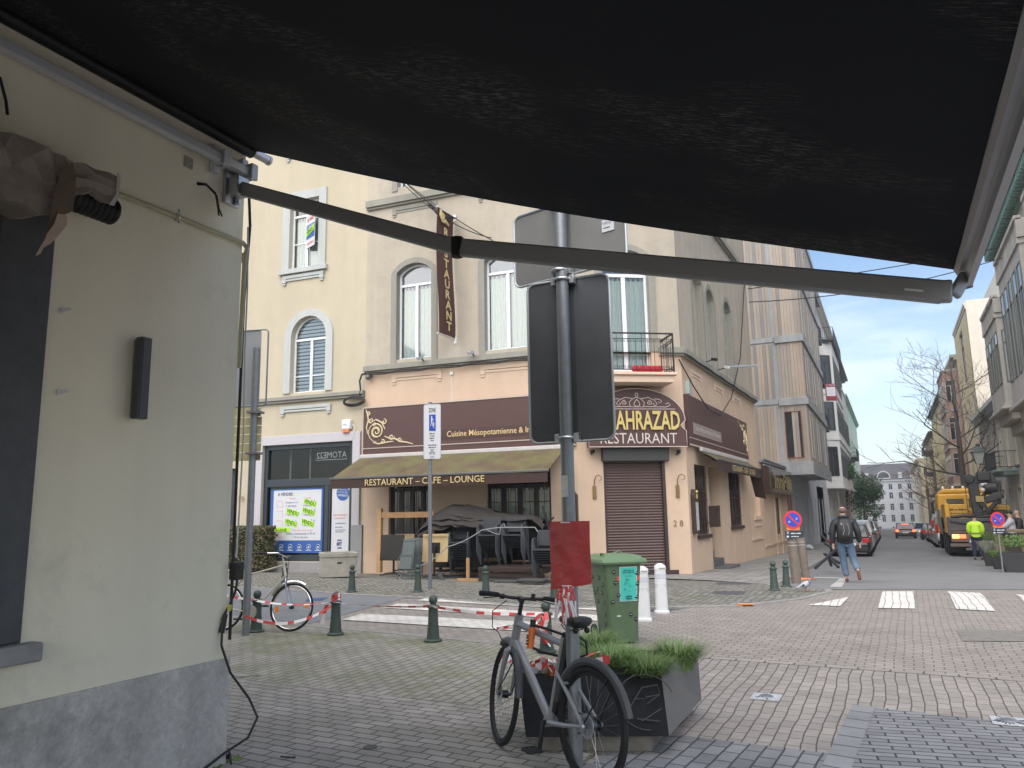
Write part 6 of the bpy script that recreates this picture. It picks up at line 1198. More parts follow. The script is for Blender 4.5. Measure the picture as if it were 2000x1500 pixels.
# barrier tape strung between the bollards
B = {k: G(*k) for k in ((846, 1255), (655, 1242), (500, 1236), (1068, 1277))}
pA, pBc, pCc, pD = [Vector((B[k].x, B[k].y-.065, .46)) for k in ((500, 1236), (655, 1242), (846, 1255), (1068, 1277))]
m = MB(); st = Vector((-9.2, 8.4, .62))
ribbon(m, hang(st, pA, .02)+hang(pA, pBc+Vector((0, 0, .0)), .05)[1:]+hang(pBc, pCc, .03)[1:]+hang(pCc, pD, .04)[1:], .036, .13, twist=.7)
tag(m.build('barrier_tape', TM), 'red and white barrier tape stretched from bollard to bollard at knee height', 'barrier tape')
m = MB(); ribbon(m, hang((-8.1, 8.2, .30), pBc+Vector((-.03, 0, -.06)), .16), .04, .13, twist=.5); tag(m.build('barrier_tape', TM), 'second tape sagging from the left bicycle pedal up to the taped bollard', 'barrier tape')
m = MB(); c_ = B[(655, 1242)]
for k in range(3): ribbon(m, [Vector((c_.x+.066*cos(t), c_.y+.066*sin(t), .5+.02*k+.02*sin(t+k))) for t in [2*pi*i/12 for i in range(13)]], .026, .12)
ribbon(m, [Vector((c_.x-.1, c_.y-.07, .42)), Vector((c_.x-.14, c_.y-.08, .3)), Vector((c_.x-.17, c_.y-.08, .16))], .07, .1, up=Vector((1, 0, .2))); tag(m.build('barrier_tape', TM), 'tape wound round the ball of the second bollard with a loose end', 'barrier tape')
m = MB(); c_ = B[(1068, 1277)]; rr = random.Random(6)
for k in range(7): ribbon(m, [Vector((c_.x+rr.uniform(-.06, .06), c_.y-.08, .48-.02*k)), Vector((c_.x+rr.uniform(-.1, .1), c_.y-.12, .4-.02*k)), Vector((c_.x+rr.uniform(-.1, .14), c_.y-.1, .28-.03*k))], .05, .09, up=Vector((1, .3, 0)).normalized(), twist=4)
tag(m.build('barrier_tape', TM), 'crumpled tape tied round the bollard behind the grey bicycle', 'barrier tape')
m = MB(); q = G(905, 1272); ribbon(m, [G(1012, 1270, .0)+Vector((0, 0, .28)), G(1000, 1262)+Vector((-.2, 0, .2)), G(1000, 1262)+Vector((.2, -.3, .26))], .05, .1, twist=2); 
tag(m.build('barrier_tape', TM), 'short loose piece of tape beside the front wheel of the grey bicycle', 'barrier tape')
# litter and ground details
m = MB(); q = G(563, 1487); m.bar((q.x-.05, q.y-.02, .03), (q.x+.06, q.y, .03), .012, .008); tag(m.build('black_stick', blk), 'short black plastic strip lying on the near pavers', 'litter')
q = G(723, 1465); nthing('ground_cap', 'small round metal cap set in the near pavers', 'cover', None, lambda m: (m.lathe([(.002, 0), (.05, 0), (.05, .005), (.035, .006), (.03, .003), (.002, .003)], (q.x, q.y, .017), 18)), dk)
def ssign(px, py, label):
    c_ = G(px, py); t = thing('paving_stud_plate', label, 'stud plate', loc=(c_.x, c_.y, .012), group='scratched white metal plates set in the junction')
    mk(t, 'plate', None, lambda m: m.c(0, 0, 0, .24, .24, .006), M('plate_scratched', (.55, .56, .58), .45, .3, var=.5, vs_=60), smooth=False)
    def sp(m):
        r_ = random.Random(px)
        for i in range(22): a = 2*pi*i/22; l = r_.uniform(.09, .12); m.bar((.06*cos(a), .06*sin(a), .005), (l*cos(a+.1), l*sin(a+.1), .005), .008, .002, r_.choice((0, 1)))
    mk(t, 'rays', None, sp, [blk, wht], smooth=False); mk(t, 'dome', None, lambda m: m.lathe([(.065, .003), (.055, .012), (.03, .02), (.002, .022)], (0, 0, 0), 18), K('galv'))
ssign(1497, 1364, 'scratched white metal plate with a dome in the middle of the junction'); ssign(1972, 1412, 'scratched white metal plate at the right edge of the junction')
orp = M('orange_paint', (.7, .25, .08), .8, var=.3, vs_=15); sheet('paint_mark', gx((1441, 1182), (1470, 1182), (1474, 1185), (1440, 1185)), .034, orp)
# pigeon
pp = G(1573, 1158); pg = MB(Matrix.Translation((pp.x, pp.y, pp.z+.022)) @ Matrix.Rotation(radians(35), 4, 'Z') @ Matrix.Scale(1.1, 4))
def pigeon(m):
    R_ = [(-.17, .012, .075, .008), (-.12, .02, .085, .014), (-.07, .038, .105, .032), (-.01, .055, .125, .05), (.05, .055, .135, .055), (.09, .04, .155, .045), (.115, .026, .18, .03), (.13, .022, .205, .024), (.145, .02, .222, .02), (.16, .012, .222, .012), (.172, .005, .218, .005), (.185, .002, .212, .002)]
    n = 12; vs = [(x, w_*cos(2*pi*j/n), z+h*sin(2*pi*j/n)) for x, w_, z, h in R_ for j in range(n)]
    for i in range(len(R_)-1):
        m.add(vs[i*n:(i+2)*n], [(j, (j+1) % n, n+(j+1) % n, n+j) for j in range(n)], 0 if R_[i][0] < .04 else 1)
    for s in (-1, 1):
        m.tube([(.02, s*.02, .08), (.015, s*.02, .01)], .006, 6, 3); m.tube([(.015, s*.02, .006), (.05, s*.02, .004)], .004, 5, 3); m.ball((.15, s*.018, .225), .004, 6, 2)
        m.add([(-.12, s*.03, .09), (.05, s*.058, .11), (.04, s*.05, .16), (-.06, s*.035, .13)], [(0, 1, 2, 3)], 1)
        m.add([(-.08, s*.044, .1), (-.03, s*.055, .1), (-.04, s*.052, .14), (-.07, s*.042, .125)], [(0, 1, 2, 3)], 2)
pigeon(pg); tag(pg.build('pigeon', [M('pigeon_pale', (.42, .44, .48), .7, var=.3, vs_=40), M('pigeon_dark', (.14, .15, .18), .6, var=.2, vs_=40), blk, M('pigeon_leg', (.4, .12, .1), .6)]), 'grey pigeon standing on the cobbles in front of the bollards', 'pigeon')
# ================================================================ STORED TERRACE FURNITURE
cg = M('chair_graphite', (.05, .057, .066), .5, .15, var=.15, vs_=12); cw = M('wicker_dark', (.032, .036, .042), .7, var=.3, vs_=60, bump=.6, bs=150)
def chair(mat):
    t = thing('stacking_chair', 'x', 'chair', mat=mat, group='stacking terrace chairs stored in front of the restaurant')
    for s in (-1, 1):
        m = MB(); m.tube([(s*.25, -.27, 0), (s*.25, -.26, .3), (s*.25, -.24, .58), (s*.25, -.17, .66), (s*.25, .05, .66), (s*.24, .2, .64)], .014, 8); m.tube([(s*.25, -.2, .63), (s*.25, -.12, .685), (s*.25, .08, .685), (s*.24, .16, .67)], [.018, .024, .024, .016], 8, flat=.6); m.build('arm_frame', cg, t)
        m = MB(); m.tube([(s*.23, .32, 0), (s*.23, .22, .4), (s*.23, .24, .66), (s*.22, .3, .86)], .014, 8); m.build('rear_leg', cg, t)
    m = MB(); m.b(-.24, .24, -.24, .22, .41, .44); m.tube([(-.25, -.25, .42), (.25, -.25, .42)], .014, 6); m.tube([(-.25, -.25, .3), (-.25, .22, .3)], .008, 5); m.tube([(.25, -.25, .3), (.25, .22, .3)], .008, 5); m.build('seat', cw, t, smooth=False, bev=.01)
    m = MB(); m.add([(-.22, .22, .5), (.22, .22, .5), (.22, .3, .86), (-.22, .3, .86), (-.22, .24, .49), (.22, .24, .49), (.22, .32, .87), (-.22, .32, .87)], [(0, 3, 2, 1), (4, 5, 6, 7), (0, 1, 5, 4), (3, 7, 6, 2), (0, 4, 7, 3), (1, 2, 6, 5)]); m.build('backrest', cw, t, smooth=False, bev=.008)
    return t
c0 = chair(Matrix.Identity(4)); CT = tree(c0); used = [0]
def lay_chair(mat, label):
    o = c0 if not used[0] else copy_tree(CT); used[0] = 1; o.matrix_world = mat; o['label'] = label; return o
uL = FL.col[0].to_3d(); aL = atan2(uL.y, uL.x)
def stack(px, py, n, base, label, rot=0.0, lean=.0, step=(.0, .045, .052)):
    p = G(px, py, z=base); q = Vector((p.x, p.y, base))
    for i in range(n):
        M_ = Matrix.Translation(q) @ Matrix.Rotation(aL+rot, 4, 'Z') @ Matrix.Translation((0, -step[1]*i+.3, step[2]*i)) @ Matrix.Rotation(lean, 4, 'X')
        lay_chair(M_, label+(', topmost' if i == n-1 else (', lowest' if i == 0 else ', inside it')))
stack(899, 1123, 8, .04, 'dark chair in the left stack beside the upturned table', rot=.25, step=(0, .05, .06))
stack(957, 1103, 8, .34, 'dark chair of the middle left stack on the low platform', rot=.12, step=(0, .05, .045))
stack(1006, 1103, 8, .34, 'dark chair of the middle right stack on the low platform', rot=.12, step=(0, .05, .045))
stack(1066, 1138, 7, .02, 'dark chair in the right stack next to the sign pole', rot=.1, step=(0, .05, .055))
# low dark platform with cushions and boards
def at(px, py, z=0.0): q = G(px, py, z=z); return Vector((q.x, q.y, z))
a = at(938, 1136); b_ = at(1060, 1139); FPt = frame(a, (b_-a).normalized()); PW = (b_-a).length
t = thing('low_platform', 'low dark brown wooden platform carrying the chair stacks', 'platform', mat=FPt)
mk(t, 'top', None, lambda m: m.b(-.05, PW, -.02, 1.3, .24, .34), brown_w, smooth=False, bev=.006); mk(t, 'leg', None, lambda m: m.b(-.05, .08, 0, .12, 0, .238), brown_w, smooth=False); mk(t, 'leg', None, lambda m: m.b(PW-.13, PW, 0, .12, 0, .238), brown_w, smooth=False)
mk(t, 'back_rail', None, lambda m: m.b(.08, PW-.13, .02, .06, .12, .2), brown_w, smooth=False)
cm_ = M('cardboard', (.34, .24, .13), .85, var=.15, vs_=8)
def cardb(px, py, z, w_, d, h, label, rz=0.0, col=cm_, nm='cardboard_sheet', cat='cardboard'):
    p = at(px, py, z); m = MB(Matrix.Translation(p) @ Matrix.Rotation(aL+rz, 4, 'Z')); r_ = random.Random(px)
    for k in range(max(1, int(h/.02))): a_ = r_.uniform(-.02, .02); m.b(-w_/2+a_, w_/2+a_, .0+a_, d+a_, k*.02, k*.02+.014)
    return tag(m.build(nm, col, smooth=False, bev=.003), label, cat)
cardb(958, 1096, .345, .42, .4, .08, 'flattened cardboard pile on the platform under the middle left chairs', .15); cardb(1012, 1098, .345, .36, .35, .05, 'folded cardboard on the platform under the middle right chairs', -.2)
cu_ = M('cushion_dark', (.06, .065, .06), .9, var=.2)
for px, py, z, lb in ((985, 1140, .0, 'dark seat pad lying on the pavers under the platform'), (1030, 1138, .07, 'dark seat pad resting on top of another pad under the platform')):
    p = at(px, py, z); m = MB(Matrix.Translation(p) @ Matrix.Rotation(aL, 4, 'Z')); m.b(-.3, .35, .05, .45, 0, .065); tag(m.build('seat_cushion', cu_, bev=.025), lb, 'cushion')
p = at(918, 1136); m = MB(Matrix.Translation(p) @ Matrix.Rotation(aL, 4, 'Z')); m.b(-.4, .25, .1, .2, 0, .06); m.b(-.22, -.14, .25, .3, .06, .55); tag(m.build('timber_offcut', K('wood_plain'), smooth=False, bev=.004), 'orange brown timber offcuts lying left of the low platform', 'timber')
# wooden fence frame at the left end
FW = frame(at(741, 1118), uL); t = thing('timber_rail_frame', 'plain timber post with two rails standing at the left end of the terrace', 'wooden frame', mat=FW)
def wz(py): return FZ(FW, 741, py)
FWx = lambda px: FX(FW, px, 1020)
mk(t, 'post', None, lambda m: m.b(-.07, .07, -.07, .07, 0, wz(993)), M('timber_pale', (.5, .31, .15), .65, var=.15, vs_=6), smooth=False, bev=.006)
mk(t, 'rail', None, lambda m: m.b(.07, FWx(842), -.05, -.01, wz(1012), wz(1001)), K('wood_plain'), smooth=False, bev=.005); mk(t, 'rail', None, lambda m: m.b(.07, FWx(765), -.05, -.01, wz(1066), wz(1054)), K('wood_plain'), smooth=False, bev=.005)
mk(t, 'post', None, lambda m: m.b(FWx(842)-.05, FWx(842)+.08, -.01, .1, 0, wz(1000)), K('timber_pale'), smooth=False)
# tipped tables
def table(px, py, w_, h, top, label, tilt_=0.0, rz=0.0, foot=True, back=None):
    p = at(px, py); M_ = Matrix.Translation(p) @ Matrix.Rotation(aL+rz, 4, 'Z'); t = thing('tipped_table', label, 'table', mat=M_, group='square terrace tables stored with tipped tops')
    zc = .4+h/2
    mk(t, 'tabletop', None, lambda m: m.add([(x, y+tilt_*(z-zc), z) for x in (-w_/2, w_/2) for y in (0, .03) for z in (zc-h/2, zc+h/2)], [(0, 1, 3, 2), (4, 6, 7, 5), (0, 4, 5, 1), (2, 3, 7, 6), (0, 2, 6, 4), (1, 5, 7, 3)]), top, smooth=False, bev=.006)
    if back:
        [mk(t, 'underside_batten', None, lambda m: m.b(-w_/2+.02, w_/2-.02, -.03, -.002, z_, z_+.03), top, smooth=False) for z_ in (zc-h/2+.02, zc+h/2-.05)]
        mk(t, 'mount_plate', None, lambda m: (m.b(-.14, .14, -.02, -.002, zc-.14, zc+.14), m.b(-.05, .05, -.08, -.02, zc-.06, zc+.06)), blk, smooth=False, bev=.004)
    mk(t, 'column', None, lambda m: m.tube([(0, .1 if not back else -.06, 0.05), (0, .1 if not back else -.06, .75)], .03, 10), blk)
    mk(t, 'foot', None, lambda m: [m.tube([(0, .08, .06), (.2*cos(a), .08+.2*sin(a), .05), (.36*cos(a), .08+.36*sin(a), .012)], [.03, .024, .02], 8) for a in (.5, 2.64, 3.7, 5.7)], blk)
    return t
tw_ = M('table_dark', (.025, .02, .018), .55, var=.1); tb_ = M('table_beige', (.46, .34, .17), .6, var=.08, vs_=6)
table(765, 1124, .74, .70, tw_, 'upright dark brown table top next to the timber rail frame', .06)
table(850, 1128, .72, .72, tb_, 'beige table tipped to show its underside with a black mount plate', .12, .1, back=True)
table(880, 1118, .6, .7, tb_, 'second beige table tipped up just behind the first one', .1, .15)
table(790, 1116, .66, .68, tb_, 'beige table edge showing above the dark upright table', .04, -.1)
# folded chairs leaning
def folded(px, py, label, lean=.28, rz=0.0):
    p = at(px, py); M_ = Matrix.Translation(p) @ Matrix.Rotation(aL+rz, 4, 'Z') @ Matrix.Rotation(-lean, 4, 'X'); t = thing('folded_chair', label, 'chair', mat=M_, group='folded grey green chairs leaning together')
    gm_ = M('folding_grey_green', (.09, .11, .105), .55, var=.12)
    for s in (-1, 1): mk(t, 'leg', None, lambda m: m.bar((s*.21, 0, 0), (s*.17, 0, 1.02), .03, .02), gm_, bev=.004)
    mk(t, 'backrest', None, lambda m: (m.b(-.17, .17, -.012, .012, .62, .98), m.b(-.19, .19, -.02, .02, .98, 1.03)), gm_, smooth=False, bev=.006)
    mk(t, 'seat', None, lambda m: (m.b(-.19, .19, -.04, -.015, .26, .58), m.b(-.19, .19, -.03, 0, .59, .61)), gm_, smooth=False, bev=.006)
    mk(t, 'stretcher', None, lambda m: [m.bar((-.2, 0, z), (.2, 0, z), .02, .02) for z in (.06, .14, .22)], gm_)
    for s in (-1, 1): mk(t, 'armrest', None, lambda m: m.tube([(s*.22, -.02, .25), (s*.23, -.06, .5), (s*.2, -.02, .62)], .01, 6), gm_)
folded(789, 1132, 'front folded grey green chair leaning beside the dark table', .25, -.1); folded(800, 1130, 'second folded chair in the leaning row', .2, .05); folded(810, 1128, 'rearmost folded chair of the leaning row', .16, .12)
# cloth heaped over the stacks
tp_ = M('tarp_brown', (.028, .023, .02), .8, var=.2, vs_=4, bump=.3, bs=14)
def tarp(m):
    nu, nv = 60, 26; p0 = at(832, 1100, .9); p1 = at(1062, 1120, 1.0)
    tops = [(822, 1040), (835, 1018), (850, 1003), (872, 990), (885, 985), (915, 986), (945, 993), (975, 999), (1010, 1004), (1045, 1008), (1064, 1014)]
    bots = [(818, 1048), (832, 1040), (848, 1030), (866, 1034), (884, 1026), (900, 1030), (925, 1031), (950, 1024), (990, 1016), (1040, 1012), (1066, 1030)]
    def li(a, t): t *= len(a)-1; i = min(int(t), len(a)-2); f = t-i; return (a[i][0]*(1-f)+a[i+1][0]*f, a[i][1]*(1-f)+a[i+1][1]*f)
    vs = []
    for i in range(nu+1):
        A_ = li(tops, i/nu); B_ = li(bots, i/nu); P = Vector(onPl(*A_, -1.35)); Q = Vector(onPl(*B_, -2.1))
        for j in range(nv+1):
            s = j/nv; r = P.lerp(Q, s)+Vector((0, 0, .05*sin(pi*s)))+Vector((0, -.14*sin(pi*s), 0)); f = noise.noise(Vector((i*.11, j*.1, 2)))*.07+abs(noise.noise(Vector((i*.07-j*.13, i*.02+j*.09, 7))))*-.2+abs(noise.noise(Vector((i*.16-j*.22, 3, 1))))*-.08+noise.noise(Vector((i*.4, j*.3, 4)))*.015; vs.append(r+Vector((0, f*1.2, f*.5)))
    m.add(vs, [(i*(nv+1)+j, i*(nv+1)+j+1, (i+1)*(nv+1)+j+1, (i+1)*(nv+1)+j) for i in range(nu) for j in range(nv)])
    vs2 = []
    for i in range(nu+1):
        A_ = li(tops, i/nu); P = Vector(onPl(*A_, -1.35)); vs2 += [P, P+Vector((0, .5, -.12)), P+Vector((0, .75, -.5))]
    m.add(vs2, [(i*3+j, i*3+j+1, i*3+j+4, i*3+j+3) for i in range(nu) for j in range(2)])
def onPl(px, py, w_): u, z = FP(FL, px, py, w_); return (FL @ Vector((u, w_, z)))
m = MB(); tarp(m); tag(m.build('tarpaulin', tp_), 'dark brown tarpaulin draped in folds over the stored tables and chairs', 'tarpaulin')
# stored things under the tarpaulin
for px, py, w_, h, lb in ((910, 1106, 1.2, 1.25, 'broad dark table top standing against the wall under the tarpaulin'), (1000, 1104, 1.3, 1.45, 'broad dark panel against the wall behind the raised chair stacks'), (1048, 1110, .9, 1.3, 'dark table top against the wall below the second barred window'), (880, 1108, .8, 1.12, 'dark table stored upright behind the tipped beige tables'), (935, 1108, .9, 1.2, 'wide dark table stored upright behind the left chair stacks'), (1015, 1108, .9, 1.15, 'dark table stored upright behind the middle right chair stack'), (905, 1112, .7, .95, 'dark table stored upright under the middle of the tarpaulin'), (985, 1100, 1.0, 1.2, 'dark panel standing behind the raised chair stacks'), (1050, 1115, .6, 1.15, 'dark table stored upright at the right end under the tarpaulin'), (858, 1118, .5, .95, 'dark table stored upright at the left end under the tarpaulin')):
    q = FL @ Vector((FX(FL, px, 1060, -.6), -.6+.07*(px % 3), 0)); m = MB(Matrix.Translation(q) @ Matrix.Rotation(aL, 4, 'Z')); m.b(-w_/2, w_/2, 0, .04, .12, h); m.b(-.04, .04, .05, .12, 0, h*.8); m.b(-.25, .25, .02, .3, 0, .05); tag(m.build('stored_table', tw_, smooth=False, bev=.006), lb, 'table', 'dark tables stored upright under the tarpaulin')
m = MB(); m.bar(onPl(912, 986, -1.3), onPl(965, 997, -1.3), .1, .05); tag(m.build('dark_batten', brown_w, bev=.01), 'dark flat batten lying on top of the tarpaulin', 'batten')
m = MB(); m.bar(onPl(1060, 988, -1.7), onPl(1075, 1045, -1.8), .05, .05); m.bar(onPl(1082, 1010, -1.6), onPl(1050, 1040, -1.6), .04, .04); tag(m.build('parasol_pole', blk, bev=.006), 'crossed black poles leaning at the right end of the stored furniture', 'pole')
m = MB(); m.bar(onPl(830, 1135, -3.0), onPl(870, 1118, -2.6), .1, .03); m.bar(onPl(866, 1135, -3.0), onPl(856, 1118, -2.7), .1, .03); tag(m.build('parasol_stand', cg, bev=.006), 'grey crossed parasol foot bars lying behind the ZONE sign pole', 'parasol foot')
rope = M('rope_grey', (.3, .31, .31), .8, var=.1)
cable('tie_rope', hang(onPl(812, 1108, -2.9), onPl(852, 1088, -2.9), .03)+hang(onPl(852, 1088, -2.9), onPl(874, 1068, -2.9), .0)[1:]+hang(onPl(874, 1068, -2.9), onPl(940, 1036, -2.8), .05)[1:]+hang(onPl(940, 1036, -2.8), onPl(990, 1030, -2.8), -.02)[1:]+hang(onPl(990, 1030, -2.8), onPl(1045, 1030, -2.8), .0)[1:]+hang(onPl(1045, 1030, -2.8), onPl(1072, 1066, -2.8), .03)[1:], .013, 'grey rope tied across the stored chairs and tables', 'rope', rope)
cable('tie_rope', hang(onPl(950, 1034, -2.8), onPl(976, 1044, -2.8), .02)+[onPl(978, 1028, -2.8), onPl(984, 1022, -2.8), onPl(988, 1032, -2.8)], .01, 'short pale rope knot on the middle chair stacks', 'rope', rope)

# ================================================================ AIR
hz = MB(); hz.b(-262, 262, -62, 402, -8.2, 27)
hm_ = bpy.data.materials.new('haze'); hm_.use_nodes = True; nt = hm_.node_tree; nt.nodes.clear(); o_ = nt.nodes.new("ShaderNodeOutputMaterial"); pv_ = nt.nodes.new("ShaderNodeVolumePrincipled")
pv_.inputs['Color'].default_value = (.85, .9, .96, 1); pv_.inputs['Density'].default_value = .0008; pv_.inputs['Anisotropy'].default_value = .2; nt.links.new(pv_.outputs[0], o_.inputs['Volume'])
tag(hz.build('haze', hm_, smooth=False), 'thin pale air fading the far end of the street', None, kind='stuff')
# ================================================================ THE STREET
def bld(name, label, F, u0, u1, zt, dep, rows, wm, fm, sm=None, cor=.35, corh=.4, corm=None, zb=-4.5, side=True, cat='house', fill='dark', par_roof=None, win_d=.16, sur=None, group=None):
    t = thing(name, label, cat, loc=(0, 0, 0)); holes = []
    for (z0, z1, n, ww, *r) in rows:
        p = (u1-u0)/n
        for i in range(n): c = u0+p*(i+.5); holes.append((c-ww/2, c+ww/2, z0, z1, r[0] if r else 0))
    def f(m):
        wall(m, u0, u1, zb, zt, holes, 0, win_d)
        m.q([(u0, 0, zb), (u0, dep, zb), (u0, dep, zt), (u0, 0, zt)]); m.q([(u1, 0, zb), (u1, dep, zb), (u1, dep, zt), (u1, 0, zt)]); m.q([(u0, dep, zb), (u1, dep, zb), (u1, dep, zt), (u0, dep, zt)])
    mk(t, 'wall', F, f, wm, smooth=False)
    if par_roof: mk(t, 'roof', F, lambda m: m.prism([(u0, zt), (u1, zt), (u1-.3, zt+par_roof), (u0+.3, zt+par_roof)], .35, dep-.2), sm or M('slate', (.1, .1, .115), .6, var=.15, vs_=6), smooth=False)
    else: mk(t, 'roof', F, lambda m: m.b(u0, u1, .02, dep, zt+.002, zt+.25), sm or wm, smooth=False)
    if cor: mk(t, 'cornice', F, lambda m: (m.b(u0-.02, u1+.02, -cor, -.003, zt-corh*.4, zt+.1), m.b(u0, u1, -cor*.55, -.003, zt-corh, zt-corh*.41)), corm or wm, smooth=False)
    for h in holes:
        w_ = winF(F, h[0], h[1], h[2], h[3], win_d*.55, par=t, fm=fm, fw=.07, mull=1 if h[1]-h[0] > .8 else 0, rise=h[4], fill='dark', tr=h[3]-(h[3]-h[2])*.27 if h[3]-h[2] > 1.6 else None)
    if sur: [mk(t, 'window_surround', F, lambda m: (m.b(h[0]-.14, h[0], -.04, -.003, h[2], h[3]), m.b(h[1], h[1]+.14, -.04, -.003, h[2], h[3]), m.b(h[0]-.14, h[1]+.14, -.05, -.003, h[3], h[3]+.16), m.b(h[0]-.2, h[1]+.2, -.12, -.003, h[2]-.12, h[2])), sur, smooth=False) for h in holes]
    return t
def balcony_(par, F, u0, u1, d, z, h=1.0, slab=None, n=10):
    mk(par, 'balcony', F, lambda m: (m.b(u0, u1, -d, -.004, z-.16, z), m.b(u0+.1, u1-.1, -d*.7, -.004, z-.34, z-.162)), slab or K('metal_dark'), smooth=False)
    def r(m):
        for a, b_ in (((u0, -d), (u1, -d)), ((u0, -d), (u0, 0)), ((u1, -d), (u1, 0))):
            for zz in (z+h, z+.1): m.bar((*a, zz), (*b_, zz), .04, .04)
            L_ = Vector((b_[0]-a[0], b_[1]-a[1])); k = max(2, int(L_.length/.16))
            for i in range(k+1): p = Vector(a)+L_*i/k; m.bar((p.x, p.y, z), (p.x, p.y, z+h), .018, .018)
    mk(par, 'railing', F, r, K('metal_dark'), smooth=False)
def bay(par, F, u0, u1, d, z0, z1, wm, fm, rows, cut=.35, n=3, band=None):   # polygonal bay: splayed sides
    P = [(u0, 0), (u0+cut*d, -d), (u1-cut*d, -d), (u1, 0)]
    o = mk(par, 'bay', F, lambda m: (m.slab([(a, b_-.002 if b_ == 0 else b_) for a, b_ in P], z0, z1)), wm, smooth=False)
    for zz in [z0, z1]+[(rows[i][1]+rows[i+1][0])/2 for i in range(len(rows)-1)]: mk(o, 'band', F, lambda m: m.slab([(P[0][0]-.06, -.003), (P[1][0]-.06, -d-.08), (P[2][0]+.06, -d-.08), (P[3][0]+.06, -.003)], zz-.14, zz+.08), band or wm, smooth=False)
    for a, b_ in zip(P[:-1], P[1:]):
        v = Vector((b_[0]-a[0], b_[1]-a[1])); L_ = v.length
        if L_ < .5: continue
        u = v.normalized(); Fl = Matrix.Identity(4); Fl.col[0][:3] = (u.x, u.y, 0); Fl.col[1][:3] = (-u.y, u.x, 0); Fl.col[3][:3] = (a[0], a[1], 0)
        k = max(1, int(L_/1.3))
        for zz0, zz1 in rows:
            for i in range(k):
                c = L_*(i+.5)/k; ww = min(L_/k*.72, 1.1); w_ = window(o, c-ww/2, c+ww/2, zz0, zz1, -.035, fm=fm, fw=.06, mull=0 if ww < .75 else 1, tr=zz1-(zz1-zz0)*.25, deep=.03); 
                for q in [w_]+list(w_.children): q.data.transform(F@Fl)
    return o
md = M('metal_dark', (.05, .052, .055), .5, .3, var=.08)
FA = frame((-4.72, 0, 0), (0, 1, 0)); FSR = frame((6.8, 0, 0), (0, -1, 0)); FSR2 = frame((5.5, 0, 0), (0, -1, 0))
# annex of the restaurant
an = thing('annex', 'low pink annex behind the restaurant with a dark shop sign', 'building', loc=(0, 0, 0)); ah = [(15.5, 16.9, .45, 2.15, 0)]
mk(an, 'wall', FR, lambda m: (wall(m, LR+.002, 19.4, -1.2, 3.6, ah, 0, .3), m.b(LR+.002, 19.4, .3, 6, 3.4, 3.6), m.b(LR+.3, 19.4, -.05, -.002, .05, .13), m.b(15.2, 15.48, -.04, -.002, -.6, 2.4), m.b(16.92, 17.2, -.04, -.002, -.6, 2.4)), pink, smooth=False)
winF(FR, *ah[0][:4], .05, par=an, fm=brown_w, fill='dark', mull=1)
mk(an, 'flashing', FR, lambda m: (m.b(LR+.05, 19.4, -.12, .35, 3.602, 3.7), m.tube([(12.5, -.1, 3.5), (19, -.1, 3.45)], .05, 6), m.tube([(12.5, -.12, 3.75), (19, -.1, 3.7)], .05, 6)), M('lead_grey', (.22, .23, .25), .6, var=.15), smooth=False)
sg = thing('shop_sign', 'dark glossy box sign with gold metal letters on the pink annex', 'sign', loc=(0, 0, 0))
sa_, sb2_ = 12.3, 19.2; mk(sg, 'box', FR, lambda m: m.b(sa_, sb2_, -.35, -.055, 2.28, 3.42), M('sign_dark_gloss', (.05, .03, .025), .2, var=.1), smooth=False, bev=.01); mk(sg, 'face', FR, lambda m: m.b(sa_+.5, sb2_-.1, -.36, -.352, 2.36, 3.34), M('sign_bronze_mirror', (.12, .11, .09), .12, .7, var=.2), smooth=False)
mk(sg, 'lettering', FR, lambda m: m.text('lnnP&i', sa_+.9, 2.5, .7, w=5.2, y=-.42, ext=.05, bold=.03), M('gold_metal', (.75, .62, .3), .25, .8, var=.05), smooth=False)
# timber clad building
tm = [M('larch_a', (.42, .355, .295), .8, var=.12, vs_=.7, streak=.12), M('larch_b', (.36, .32, .275), .8, var=.12, vs_=.7, streak=.12), M('larch_c', (.43, .34, .27), .8, var=.12, vs_=.7, streak=.12), M('larch_d', (.27, .255, .24), .8, var=.15, vs_=.7, streak=.12)]
fcm = M('fibre_cement_grey', (.34, .35, .36), .7, var=.12, vs_=3, streak=.2)
def boards(m, x0, x1, z0, z1, y, w_=.16, seed=1):
    r_ = random.Random(seed); x = x0
    while x < x1-.02: e = min(x+w_, x1); dy = r_.uniform(0, .02); m.b(x+.006, e-.006, y-dy-.02, y, z0, z1, r_.choices((0, 1, 2, 3), (4, 4, 2, 2))[0]); x = e
FT = frame((-7.2, 41.5, 0), (1, 0, 0)); XB = onY(1569, 720, 41.5).x+7.2; XA = onY(1520, 720, 41.5).x+7.2
tmb = thing('timber_clad_building', 'grey brown timber clad building stepping out over the sidewalk behind the restaurant', 'building', loc=(0, 0, 0))
mk(tmb, 'wall', FT, lambda m: (m.b(0, 2.45, .02, 18.5, -1.5, 18.4), m.b(2.45, XB-.02, .02, 13, 3.42, 17.6), m.b(-3, 0, .02, 18.5, 3, 18.0)), fcm, smooth=False)
lv = [3.95, 6.85, 7.25, 10.15, 10.55, 13.6, 14.0, 17.5]
for i in range(0, 8, 2): mk(tmb, 'cladding', FT, lambda m: (boards(m, -1.2, XA-.24, lv[i], lv[i+1], .018, seed=i), boards(m, XA, XB, lv[i], lv[i+1], 0.0, seed=i+9)), tm, smooth=False)
FT2 = frame((XB-7.2, 41.5, 0), (0, 1, 0))
for i in range(0, 8, 2): mk(tmb, 'cladding', FT2, lambda m: boards(m, 0, 13, lv[i], lv[i+1], 0.0, .3, seed=i+3), tm, smooth=False)
